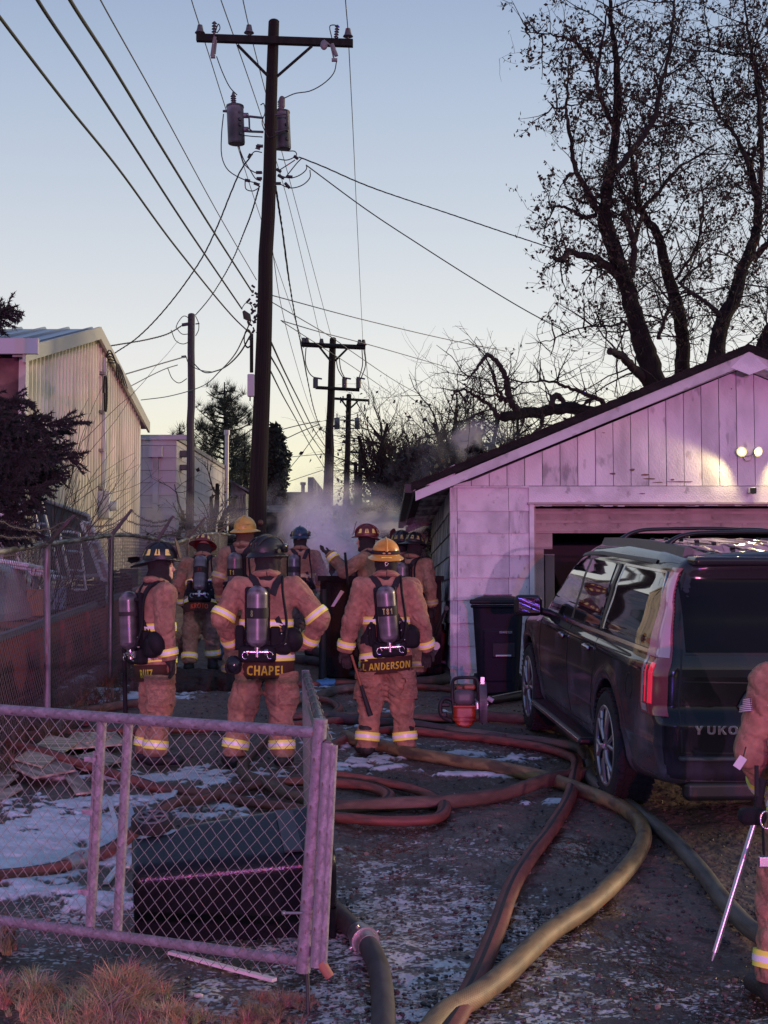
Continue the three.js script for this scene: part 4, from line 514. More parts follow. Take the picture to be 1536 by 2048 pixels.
// ---------- chain link ----------
function link(mb, at, lu, lv, r, p = 0.0355, jit = 0.002, sides = 3) { // at(u, v) in metres to a point
  const n = Math.floor(lu / p), rows = Math.floor(lv / p), q = rng(77);
  for (let i = 0; i < n; i++) { const pts = []; for (let j = 0; j <= rows; j++) { const o = (j + i) % 2; pts.push(at((i + o) * p + (q() - 0.5) * jit, j * p).add(V(0, 0, (o ? 1 : -1) * r * 0.9))); } mb.tube(pts, r, sides, false); }
  return mb;
}
const galv = mat([0.28, 0.28, 0.29], 0.55, 0.55, { map: rept(T_blot, 3, 0.4), bumpMap: rept(T_fine, 2, 6), bumpScale: 0.001 });
const rustyPipe = (() => { const t = tex(256, 512, (u, v) => { const s = sstep(0.58, 0.72, tfbm(u, v, 6, 5, 71)), k = 0.62 + 0.4 * tfbm(u, v, 10, 5, 4), b = 1 - 0.5 * sstep(0.58, 0.7, tfbm(u, v, 44, 2, 31)); return mixA([196 * k * b, 190 * k * b, 196 * k * b], [96, 52, 42], s * 0.6); }); return (ru, rv) => mat([0.62, 0.6, 0.64], 0.55, 0.1, { map: rept(t, ru, rv), bumpMap: rept(T_fine, 3, 8), bumpScale: 0.0012 }); })();
const pipeM = rustyPipe(1, 5), linkM = mat([0.24, 0.24, 0.25], 0.5, 0.5), linkD = mat([0.15, 0.145, 0.15], 0.6, 0.4);
{ // long fence on the left of the alley
  const f = thing('chain_link_fence', 'tall chain link fence with barbed wire arms along the left of the alley', 'fence'), dOf = (px) => 3.3 * FOC / (768 - px);
  const rail = spline([[-180, 1125], [-80, 1112], [0, 1103], [94, 1088], [137, 1083], [215, 1071], [254, 1070], [300, 1076], [347, 1086], [389, 1073], [436, 1067], [464, 1071], [500, 1078]].map(([x, y]) => P(x, y, dOf(x))), 90);
  new MB().tube(rail, 0.027, 10).build('top_rail', mat([0.5, 0.48, 0.42], 0.5, 0.3, { map: rept(T_blot, 1, 1) }), f);
  const topAt = (d) => { for (let k = 1; k < rail.length; k++) if (-rail[k].z >= d) { const t = (d + rail[k - 1].z) / (rail[k - 1].z - rail[k].z); return rail[k - 1].clone().lerp(rail[k], clamp(t)); } return rail[rail.length - 1].clone(); };
  const posts = [[-80, 0], [94, 1], [222, 1], [314, 1], [375, 1], [436, 1]], arms = [];
  for (const [px] of posts) { const d = dOf(px), t = topAt(d), b = onG(-3.3 + (px === 94 ? 0.03 : 0.01), -d, -0.2); new MB().cyl(b, t, 0.036, 0.034, 12).build('post', px === 94 ? rustyPipe(1, 0.5) : galv, f); const e = t.clone().add(V(px === 94 ? 0.30 : 0.25, px === 94 ? 0.31 : 0.33, 0.0)); if (px === 94) e.copy(P(149, 1029, d - 0.1)); if (px === 222) e.copy(P(264, 1018, d - 0.1)); if (px === 314) e.copy(P(346, 1031, d - 0.1)); if (px === 375) e.copy(P(411, 1034, d - 0.1)); if (px === 436) e.copy(P(470, 1036, d - 0.1));
    const s = e.clone().sub(t); new MB().hexa([t.clone().add(V(-0.02, 0, 0.035)), t.clone().add(V(0.025, -0.01, 0.035)), t.clone().add(V(0.025, -0.01, -0.035)), t.clone().add(V(-0.02, 0, -0.035)), e.clone().add(V(-0.012, 0, 0.02)), e.clone().add(V(0.014, -0.008, 0.02)), e.clone().add(V(0.014, -0.008, -0.02)), e.clone().add(V(-0.012, 0, -0.02))]).cyl(t.clone().add(V(0, -0.05, 0)), t.clone().add(V(0, 0.03, 0)), 0.045, 0.04, 10).build('barb_arm', mat([0.14, 0.12, 0.13], 0.6, 0.4), f); arms.push([t, s]); }
  for (const k of [0.3, 0.62, 0.95]) { const r = rng(90 + k * 100), mb = new MB(); for (let i = 0; i < arms.length - 1; i++) { const a = arms[i][0].clone().addScaledVector(arms[i][1], k), b = arms[i + 1][0].clone().addScaledVector(arms[i + 1][1], k), sag = 0.03 + r() * 0.12, pts = []; for (let j = 0; j <= 22; j++) { const t = j / 22, p = a.clone().lerp(b, t); p.y -= sag * 4 * t * (1 - t) + (r() - 0.5) * 0.015; pts.push(p); if (j % 1 === 0 && j > 0 && j < 22) for (const s of [1, -1]) mb.tube([p.clone().add(V(-0.014, -0.016 * s, 0)), p.clone().add(V(0.014, 0.016 * s, 0))], 0.003, 3, false); } mb.tube(pts, 0.0042, 4, false); } mb.build('barbed_wire', mat([0.13, 0.11, 0.1], 0.7, 0.4), f); }
  const d0 = 10.4, d1 = 30; link(new MB(), (u, v) => { const d = d0 + u, t = topAt(d), g = groundY(-3.3, -d) + 0.03, k = v / 1.62; return V(t.x * k + -3.3 * (1 - k) + 0.012 * Math.sin(u * 2 + v * 3), g + (t.y - g) * k, -d); }, d1 - d0, 1.64, 0.0026, 0.040).build('wire_mesh', linkD, f);
  const ties = new MB(); for (let d = 10.6; d < 29; d += 0.6) { const t = topAt(d), ring = []; for (let j = 0; j <= 8; j++) { const a = j / 8 * 6.28; ring.push(t.clone().add(V(Math.cos(a) * 0.032, Math.sin(a) * 0.032, 0))); } ties.tube(ring, 0.003, 3, false); } ties.build('tie_wire', linkD, f);
}
{ // gate across the foreground
  const g = thing('gate', 'low pipe gate with chain link lit violet across the lower left', 'gate'), dR = 6.1, dAt = (px) => dR + (640 - px) / 640 * 0.7, q = (x, y, k = 0) => P(x, y, dAt(x) - k);
  const tR = q(640, 1466), tL = q(-160, 1407), bR = q(607, 1923), bL = q(-160, 1818); const pipe = (a, b, r, nm = 'rail') => { const pts = []; for (let k = 0; k <= 6; k++) pts.push(a.clone().lerp(b, k / 6)); return new MB().tube(pts, r, 14).build(nm, pipeM, g); };
  pipe(tL, tR, 0.0245); pipe(bL, bR, 0.0235); pipe(q(204, 1438), q(180, 1858), 0.0235, 'upright'); pipe(q(257, 1442), q(234, 1872), 0.0225, 'upright'); pipe(q(641, 1438), q(606, 1944), 0.031, 'end_post');
  new MB().cyl(q(614, 1930), P(617, 2012, 6.1).add(V(0, -0.05, 0)), 0.009, 0.009, 8).build('drop_rod', galv, g);
  // welded joints, latch strip, bolt
  const w = new MB(); for (const [x, y] of [[204, 1440], [257, 1444], [181, 1856], [235, 1870], [634, 1466], [605, 1922], [489, 1898]]) w.add(new THREE.TorusGeometry(0.024, 0.006, 6, 14), M4(q(x, y), Math.PI / 2, 0, 0)); w.build('weld', mat([0.3, 0.13, 0.08], 0.7, 0.2), g);
  new MB().hexa([q(172, 1808, 0.03), q(177, 1808, 0.03), q(177, 1808, 0.01), q(172, 1808, 0.01), q(186, 1502, 0.03), q(191, 1502, 0.03), q(191, 1502, 0.01), q(186, 1502, 0.01)]).build('tension_bar', rustyPipe(1, 2), g);
  for (const y of [1515, 1620, 1780]) new MB().cyl(q(188 - (y - 1515) * 0.05, y + 8), q(189 - (y - 1515) * 0.05, y - 2), 0.033, 0.033, 12).box(...q(180 - (y - 1515) * 0.05, y + 3, 0.03).toArray(), 0.05, 0.022, 0.02).build('band', pipeM, g);
  new MB().cyl(q(633, 1812, -0.02), q(634, 1790, -0.02), 0.036, 0.036, 14).build('hinge_collar', pipeM, g); new MB().cyl(q(568, 1826, 0.06), q(606, 1826, 0.04), 0.006, 0.006, 8).add(new THREE.SphereGeometry(0.011, 8, 6), M4(q(568, 1826, 0.06))).build('bolt', steel, g);
  const W = tR.distanceTo(tL); const mesh = (u0, u1, nm) => link(new MB(), (u, v) => { const k = (u0 + u) / W, t = tL.clone().lerp(tR, k), b = bL.clone().lerp(bR, k).add(V(0, -0.07, 0)), p = b.lerp(t, v / 1.0); p.z += 0.03 + Math.sin(u * 4 + v * 5) * 0.008; return p; }, u1 - u0, 1.0, 0.0019, 0.034, 0.003, 4).build(nm, linkM, g); mesh(0, W - 0.03, 'wire_mesh');
  // open leaf swung back up the alley
  const h = thing('gate_leaf', 'open chain link gate leaf standing end-on behind the gate post', 'gate'), nT = P(655, 1486, 6.05), nB = P(631, 1934, 6.05), fT = P(611, 1347, 8.5), fB = onG(fT.x + 0.02, -8.5, 0.13), pp = (a, b, r, nm, m = pipeM) => new MB().tube([a, a.clone().lerp(b, 0.5), b], r, 12).build(nm, m, h);
  pp(nT, nB, 0.024, 'upright'); pp(P(667, 1490, 6.05), P(645, 1935, 6.05), 0.019, 'end_post'); pp(nT.clone().add(V(0, -0.01, 0)), fT, 0.021, 'rail', galv); pp(nB.clone().add(V(0, 0.05, 0)), fB, 0.021, 'rail'); pp(fT.clone().add(V(0, 0.02, 0)), fB, 0.023, 'upright', pipeM); 
  link(new MB(), (u, v) => { const k = u / 2.42, t = nT.clone().lerp(fT, k), b = nB.clone().lerp(fB, k); const p = b.lerp(t, v / 0.98); p.x -= 0.02; return p; }, 2.42, 0.97, 0.0019, 0.034, 0.003, 4).build('wire_mesh', linkM, h);
  const ts = new MB(); for (let k = 0.05; k < 1; k += 0.1) { const c = nT.clone().lerp(fT, k), ring = []; for (let j = 0; j <= 8; j++) { const a = j / 8 * 6.28; ring.push(c.clone().add(V(Math.cos(a) * 0.025, Math.sin(a) * 0.025, 0))); } ts.tube(ring, 0.003, 3, false); } ts.build('tie_wire', linkD, h);
  new MB().cyl(nB.clone().add(V(0.02, 0.02, 0)), nB.clone().add(V(0.06, -0.04, 0)), 0.024, 0.02, 10).build('foot_cap', mat([0.3, 0.13, 0.08], 0.7), h);
}
// ---------- vegetation ----------
const bark = mat([0.02, 0.015, 0.012], 0.95, 0, { map: rept(T_blot, 2, 1.5), bumpMap: rept(T_woodB, 3, 0.8), bumpScale: 0.03 }), twigM = mat([0.026, 0.02, 0.017], 0.95), leafM = mat([0.055, 0.042, 0.026], 0.85, 0, { side: THREE.DoubleSide });
function leafInst(name, geo, m, list, label, parent) { const im = new THREE.InstancedMesh(geo, m, list.length); im.name = name; list.forEach((x, k) => im.setMatrixAt(k, x)); im.castShadow = true; parent.add(im); im.userData.kind = 'stuff'; return im; }
const leafGeo = (() => { const g = new THREE.BufferGeometry(); g.setAttribute('position', new THREE.BufferAttribute(new Float32Array([0, 0, 0, 0.32, 0.45, 0.08, 0, 1, 0, -0.32, 0.45, 0.08, 0, 0.5, -0.06]), 3)); g.setIndex([0, 1, 4, 1, 2, 4, 2, 3, 4, 3, 0, 4]); g.computeVertexNormals(); return g; })();
const rdir = (r) => { const a = r() * 6.283, y = r() * 2 - 1, s = Math.sqrt(1 - y * y); return V(Math.cos(a) * s, y, Math.sin(a) * s); };
const qLeaf = (r, p, s) => new THREE.Matrix4().compose(p, new THREE.Quaternion().setFromEuler(new THREE.Euler(r() * 6.3, r() * 6.3, r() * 6.3)), V(s, s, s));
// twig: wandering shoot with side shoots
function shoot(mb, r, p, d, len, rad, depth, out, o) {
  const n = Math.max(3, Math.round(len / 0.22)), pts = [p.clone()], dir = d.clone().normalize(); let q = p.clone();
  for (let k = 0; k < n; k++) { dir.addScaledVector(rdir(r), o.wander).add(V(0, o.up, 0)).normalize(); q = q.clone().addScaledVector(dir, len / n); pts.push(q); }
  mb.tube(pts, (t) => rad * (1 - 0.75 * t) + 0.0012, rad > 0.03 ? 6 : rad > 0.012 ? 4 : 3, false);
  if (out) pts.forEach((x, k) => { if (k && (depth <= o.leafDepth)) out.push([x, dir.clone(), depth]); });
  if (depth > 0) { const c = Math.round(o.kids * (0.7 + r() * 0.6) * Math.min(1.3, len / 0.9)); for (let k = 0; k < c; k++) { const t = 0.2 + 0.8 * r(), i = Math.min(n - 1, Math.floor(t * n)), a = pts[i].clone().lerp(pts[i + 1], t * n - i), s = pts[i + 1].clone().sub(pts[i]).normalize(); s.multiplyScalar(0.75).addScaledVector(rdir(r), o.spread).normalize(); shoot(mb, r, a, s, len * (0.35 + 0.4 * r()), Math.max(rad * 0.5 * (1 - 0.4 * t), 0.0035), depth - 1, out, o); } }
}
{ // big old tree behind the garage
  const o = thing('old_tree', 'big half bare tree with many stems and clinging dead leaves behind the garage', 'tree'), D = 27, r = rng(21);
  const z2 = (x, y, k = 0) => P(1020 + x / 2.5625, y / 2.56, D - k), z3 = (x, y, k = 0) => P(700 + x / 2.844, 660 + y / 2.844, D - k);
  const L = [ // points, radii, depth offset from start to end
    [[[800, 2300], [765, 2050], [735, 1930], [695, 1800], [640, 1620], [590, 1440], [540, 1300], [490, 1150], [488, 1050], [512, 900], [540, 700], [552, 500], [545, 300], [520, 120], [508, -40]], 0.24, 0.03, 0, 0.6],
    [[[530, 640], [490, 560], [455, 470], [450, 340], [480, 180], [500, 40]], 0.06, 0.015, 0.3, 1.5], [[[540, 880], [610, 790], [690, 690], [745, 590], [770, 450], [810, 300], [838, 60], [845, -40]], 0.075, 0.02, 0.2, -1.2],
    [[[452, 1090], [400, 990], [335, 870], [312, 720], [288, 560], [298, 490], [285, 440]], 0.07, 0.012, 0.2, 1.4], [[[440, 1100], [380, 1112], [320, 1080], [240, 1055], [205, 1100], [170, 1200]], 0.05, 0.006, 0.2, 1.0], [[[285, 545], [240, 555], [190, 515]], 0.03, 0.008, 1.4, 1.6], [[[320, 890], [290, 910], [282, 945]], 0.035, 0.02, 0.8, 0.9], [[[390, 1040], [340, 1020], [290, 1000]], 0.03, 0.01, 0.3, 0.8], [[[400, 300], [320, 210], [200, 175], [60, 160]], 0.03, 0.006, 1.0, 2.0], [[[450, 330], [420, 280], [400, 240]], 0.035, 0.02, 1.0, 1.1],
    [[[590, 1450], [530, 1390], [470, 1340], [410, 1315], [340, 1300], [300, 1285], [270, 1325], [240, 1325], [205, 1312]], 0.095, 0.03, 0, 1.5], [[[470, 1345], [430, 1370], [370, 1395]], 0.03, 0.012, 0.6, 1.0], [[[300, 1330], [290, 1400]], 0.03, 0.012, 1.0, 1.1],
    [[[710, 1970], [650, 1900], [600, 1850], [560, 1815], [505, 1800]], 0.09, 0.065, 0, 1.3], [[[625, 1700], [585, 1650], [540, 1668], [480, 1670], [340, 1685], [200, 1745], [80, 1760]], 0.03, 0.005, 0.3, 1.6], [[[760, 1730], [790, 1640], [830, 1530]], 0.04, 0.03, 0, -0.8],
    [[[880, 2250], [882, 1960], [885, 1800], [875, 1650], [832, 1480], [790, 1330], [755, 1200], [690, 1110], [655, 1030], [645, 930], [625, 820], [603, 670]], 0.17, 0.025, -1.2, -0.5], [[[690, 1060], [780, 960], [850, 870], [960, 800], [1060, 730]], 0.05, 0.012, -0.8, -1.8], [[[665, 1085], [600, 1020], [545, 920], [520, 840]], 0.05, 0.015, -0.8, 0.4], [[[620, 1420], [635, 1260], [605, 1160], [575, 1085]], 0.075, 0.05, 0.1, 0.5], [[[638, 1240], [662, 1150], [690, 1085]], 0.045, 0.035, 0.2, -0.8], [[[850, 1430], [960, 1250], [990, 1080], [980, 900]], 0.03, 0.01, -1, -2],
    [[[1040, 2250], [1055, 1910], [1062, 1780], [1090, 1640], [1150, 1530], [1190, 1380], [1240, 1260], [1272, 1120], [1265, 1000], [1225, 850], [1215, 780]], 0.19, 0.05, 0.4, -1], [[[1228, 850], [1170, 720], [1110, 640], [1055, 560], [1035, 460], [1010, 380]], 0.05, 0.012, -0.6, -2], [[[1272, 1050], [1290, 850], [1282, 600], [1262, 400], [1240, 270], [1215, 120], [1200, -30]], 0.06, 0.02, -0.6, -1.6], [[[1225, 850], [1270, 740], [1280, 600]], 0.035, 0.02, -0.8, -1], [[[1235, 275], [1120, 278], [1000, 260], [930, 270]], 0.025, 0.006, -1.4, -2.4], [[[1300, 480], [1260, 330], [1240, 270]], 0.05, 0.03, -1, -1.4],
    [[[1075, 1610], [1000, 1545], [930, 1500], [865, 1450]], 0.05, 0.03, 0.2, -0.8], [[[915, 1930], [1000, 1880], [1030, 1840]], 0.05, 0.04, -1, 0.2], [[[1220, 2300], [1255, 1900], [1330, 1700], [1420, 1560], [1480, 1400]], 0.15, 0.1, 1.5, 2], [[[1250, 1330], [1330, 1240], [1420, 1200]], 0.07, 0.05, -0.4, 0.5], [[[870, 1450], [990, 1340], [1060, 1290]], 0.03, 0.01, -1, -1.6],
  ], H = [
    [[[1520, 640], [1400, 482], [1330, 456], [1200, 446], [1080, 466], [1000, 470], [950, 480], [870, 495]], 0.13, 0.085, 0.2, 1.8], [[[945, 465], [908, 385], [885, 270], [845, 195], [785, 140], [745, 185], [705, 245], [640, 290]], 0.075, 0.012, 1.6, 2.3], [[[890, 410], [835, 330], [815, 240]], 0.04, 0.02, 1.8, 2.1], [[[1140, 445], [1155, 385], [1180, 368], [1225, 425]], 0.06, 0.05, 1.1, 0.8], [[[1465, 470], [1432, 400], [1360, 372], [1250, 330], [1150, 295], [1000, 300], [900, 350]], 0.06, 0.006, 0, 1.2], [[[850, 490], [780, 420], [720, 380], [650, 340], [590, 355]], 0.04, 0.015, 1.8, 2.4], [[[860, 400], [830, 370], [760, 390]], 0.035, 0.01, 1.8, 2.2], [[[1095, 480], [1085, 550], [1040, 590]], 0.05, 0.02, 1.2, 1.6], [[[1380, 385], [1340, 410], [1330, 440]], 0.03, 0.02, 0.2, 0.3],
  ];
  const trunk = new MB(), tw = new MB(), tips = [];
  const conv = (S, f) => S.forEach(([pts, ra, rb, k0, k1]) => { const n = pts.length, c = spline(pts.map(([x, y], i) => f(x, y, k0 + (k1 - k0) * i / (n - 1))), n * 5); c.forEach((p, i) => { if (i) p.add(rdir(r).multiplyScalar(0.018)); }); const big = ra > 0.1; (big ? trunk : tw).tube(c, (t) => (ra + (rb - ra) * t) * (1 + 0.16 * (noise(t * 14, ra * 50) - 0.5)), big ? 12 : 7, true);
    const len = c.reduce((s, p, i) => s + (i ? p.distanceTo(c[i - 1]) : 0), 0), m = Math.round(len * (f === z3 ? 6 : 6.6)); for (let k = 0; k < m; k++) { const t = (f === z3 ? 0.1 : 0.22) + (1 - (f === z3 ? 0.1 : 0.22)) * r(), i = Math.min(c.length - 2, Math.floor(t * (c.length - 1))), p = c[i], d = c[i + 1].clone().sub(p).normalize(), s = rdir(r).multiplyScalar(1.1).addScaledVector(d, 0.5).add(V(0, 0.25, 0)); { const px = 768 + FOC * p.x / -p.z, sh = f === z3 ? 0.62 : px < 1180 ? 0.5 : px < 1260 ? 0.75 : 1; if (f !== z3 && px < 1180 && s.x < 0) s.x *= 0.3; shoot(tw, r, p, s, (0.5 + 1.3 * r()) * sh, 0.008 + 0.012 * r(), 2, tips, { wander: 0.28, up: 0.02, kids: 3.2, spread: 0.9, leafDepth: 1 }); } } });
  conv(L, z2); conv(H, z3);
  trunk.build('trunk', bark, o); tw.build('branch', twigM, o).userData.kind = 'stuff';
  const lv = []; for (const [p, , dep] of tips) { const v = p.clone().sub(camera.position), py = 1211 - FOC * v.y / -p.z, px = 768 + FOC * p.x / -p.z; // leaves cling in the upper crown
    const dens = clamp((720 - py) / 420) * clamp(0.25 + fbm(p.x * 0.9, p.y * 0.9, p.z * 0.9, 3) * 2.6 - 0.72) ; if (px < 1010) continue; const c = r() < dens * 1.15 ? 1 + Math.floor(r() * 3.2) : r() < 0.04 ? 1 : 0; for (let k = 0; k < c; k++) lv.push(qLeaf(r, p.clone().add(rdir(r).multiplyScalar(0.10 * r())), 0.05 + 0.06 * r())); }
  leafInst('dead_leaves', leafGeo, leafM, lv, '', o); console.log('tree', tips.length, lv.length, tw.i.length / 3);
}
// bare trees and shrubs behind the garage's left eave
function bareTree(name, label, px, d, pyTop, wid, stems, seed, twig) {
  const o = thing(name, label, 'tree'), r = rng(seed), base = onG(P(px, 1000, d).x, -d), h = P(px, pyTop, d).y - base.y, tr = new MB(), tw = new MB(), tips = [];
  for (let s = 0; s < stems; s++) { const a = (s / stems + r() * 0.15) * 6.283, rad = wid * (0.25 + 0.75 * r()), top = base.clone().add(V(Math.cos(a) * rad, h * (0.62 + 0.3 * r() - 0.22 * rad / wid), Math.sin(a) * rad * 0.8)), c = spline([base.clone().add(V(Math.cos(a) * 0.2, 0, Math.sin(a) * 0.2)), base.clone().lerp(top, 0.4).add(V(-Math.cos(a) * rad * 0.15 + (r() - 0.5) * 0.4, h * 0.08, 0)), base.clone().lerp(top, 0.75).add(rdir(r).multiplyScalar(0.3)), top], 18); tr.tube(c, (t) => 0.11 * (1 - 0.8 * t) + 0.015, 6, false);
    for (let k = 0; k < twig; k++) { const t = 0.3 + 0.7 * r(), i = Math.min(16, Math.floor(t * 17)), d2 = c[i + 1].clone().sub(c[i]).normalize(); shoot(tw, r, c[i], rdir(r).multiplyScalar(1.2).add(d2.multiplyScalar(0.7)).add(V(0, 0.3, 0)), (0.7 + 1.1 * r()) * h / 6, 0.018 + 0.012 * r(), 2, tips, { wander: 0.3, up: 0.03, kids: 3.4, spread: 1.0, leafDepth: 0 }); } }
  tr.build('trunk', bark, o); tw.build('branch', twigM, o).userData.kind = 'stuff'; const lv = []; for (const [p] of tips) if (r() < 0.3 * clamp(1.4 - (p.y - base.y) / h * 1.5)) lv.push(qLeaf(r, p.clone().add(rdir(r).multiplyScalar(0.2)), 0.08 + 0.1 * r())); leafInst('dead_leaves', leafGeo, mat([0.03, 0.028, 0.024], 0.9, 0, { side: THREE.DoubleSide }), lv, '', o); console.log(name, tw.i.length / 3, lv.length);
}
bareTree('bare_tree', 'bare twiggy tree just right of the far poles', 800, 36, 762, 1.6, 9, 31, 18);
bareTree('bare_tree', 'tall dense bare tree rising above the garage eave', 905, 40, 690, 2.6, 12, 32, 20);
bareTree('bare_tree', 'bare tree partly behind the broken horizontal limb', 990, 42, 745, 1.9, 8, 33, 16);
bareTree('bare_shrub', 'low dark shrub between the far poles', 735, 60, 915, 1.6, 8, 34, 12);
bareTree('bare_shrub', 'thin bare shrub in front of the grey block building', 425, 33.4, 905, 0.9, 7, 35, 6);
{ // dark evergreen mass under the bare trees
  const clump = (name, label, px, d, pyTop, wid, n, seed, col, shapeF) => { const o = thing(name, label, 'tree'), r = rng(seed), base = onG(P(px, 1000, d).x, -d), h = P(px, pyTop, d).y - base.y, lv = [], st = new MB(); st.tube([base, base.clone().add(V(0.05, h * 0.5, 0)), base.clone().add(V(0, h * 0.9, 0))], (t) => 0.16 * (1 - 0.85 * t), 7, false);
    for (let k = 0; k < n; k++) { const y = Math.pow(r(), 0.85), a = r() * 6.283, R = wid * shapeF(y) * (0.72 + 0.5 * fbm(Math.cos(a) * 2 + 5, y * h * 0.9, Math.sin(a) * 2 + 5, 3)), q = Math.sqrt(0.25 + 0.75 * r()) * R, p = base.clone().add(V(Math.cos(a) * q, y * h, Math.sin(a) * q)); if (k % 26 === 0) st.tube([base.clone().add(V(0, y * h * 0.9, 0)), p], (t) => 0.03 * (1 - 0.8 * t), 4, false); const m = 5; for (let j = 0; j < m; j++) lv.push(qLeaf(r, p.clone().add(rdir(r).multiplyScalar(0.16)), 0.10 + 0.12 * r())); }
    st.build('trunk', bark, o); leafInst('crown', leafGeo, mat(col, 0.9, 0, { side: THREE.DoubleSide }), lv, '', o); };
  clump('juniper_tree', 'narrow dark juniper right of the tall pole', 548, 48, 858, 0.95, 2400, 51, [0.022, 0.03, 0.024], (y) => Math.pow(1 - y, 0.55) * (0.75 + 0.25 * Math.sin(y * 9)));
  clump('evergreen_shrub', 'dark shrub mass under the bare trees left of the garage', 840, 33, 905, 1.5, 1500, 52, [0.02, 0.024, 0.022], (y) => Math.sqrt(1 - y * y));
  clump('evergreen_shrub', 'dark rounded shrub close behind the garage eave', 925, 36, 880, 1.6, 1300, 53, [0.02, 0.024, 0.022], (y) => Math.sqrt(1 - y * y));
}
{ // pine behind the block building: limbs with upright needle tufts
  const tuft = (() => { const mb = new MB(), r = rng(61); for (let k = 0; k < 22; k++) { const d = rdir(r).add(V(0, 0.55, 0)).normalize(), s = new THREE.Vector3().crossVectors(d, rdir(r)).normalize().multiplyScalar(0.03); mb.face([s.clone(), s.clone().negate(), d.clone()]); } return mb.geo(); })();
  const pm = mat([0.035, 0.048, 0.03], 0.85, 0, { side: THREE.DoubleSide });
  const pine = (label, px, d, pyTop, wid, seed, n) => { const o = thing('pine_tree', label, 'tree'), r = rng(seed), base = onG(P(px, 1000, d).x, -d), h = P(px, pyTop, d).y - base.y, tr = new MB(), lv = []; tr.tube([base, base.clone().add(V(0.1, h * 0.55, 0)), base.clone().add(V(0, h * 0.97, 0))], (t) => 0.22 * (1 - 0.9 * t), 8, false);
    for (let k = 0; k < n; k++) { const y = 0.2 + 0.8 * Math.pow(k / n, 0.9), a = k * 2.4 + r(), len = wid * (y < 0.35 ? 0.75 : 1) * Math.pow(1.03 - y, 0.62) * (0.55 + 0.55 * r()), s = base.clone().add(V(0, y * h * 0.93, 0)), e = s.clone().add(V(Math.cos(a) * len, len * (0.25 + 0.35 * r()), Math.sin(a) * len)), c = spline([s, s.clone().lerp(e, 0.5).add(V(0, -0.12 * len, 0)), e], 8); tr.tube(c, (t) => 0.045 * (1 - 0.75 * t), 4, false);
      const m = Math.ceil(len * 10); for (let j = 0; j < m; j++) { const t = 0.3 + 0.7 * r(), p = c[Math.min(7, Math.floor(t * 8))].clone().add(rdir(r).multiplyScalar(0.28 * (0.4 + t * 0.6))); const q = 0.2 + 0.17 * r(); lv.push(new THREE.Matrix4().compose(p, new THREE.Quaternion().setFromEuler(new THREE.Euler((r() - 0.5) * 0.9, r() * 6.3, (r() - 0.5) * 0.9)), V(q, q * 1.5, q))); } }
    tr.build('trunk', bark, o); leafInst('crown', tuft, pm, lv, '', o); };
  pine('tall pine with upright needle tufts behind the block building', 447, 58, 752, 3.5, 71, 74); pine('shorter pine at the left end of the block building roof', 358, 60, 838, 1.9, 72, 40); pine('low pine between the vent pipe and the tall pole', 488, 52, 880, 1.5, 73, 34);
}
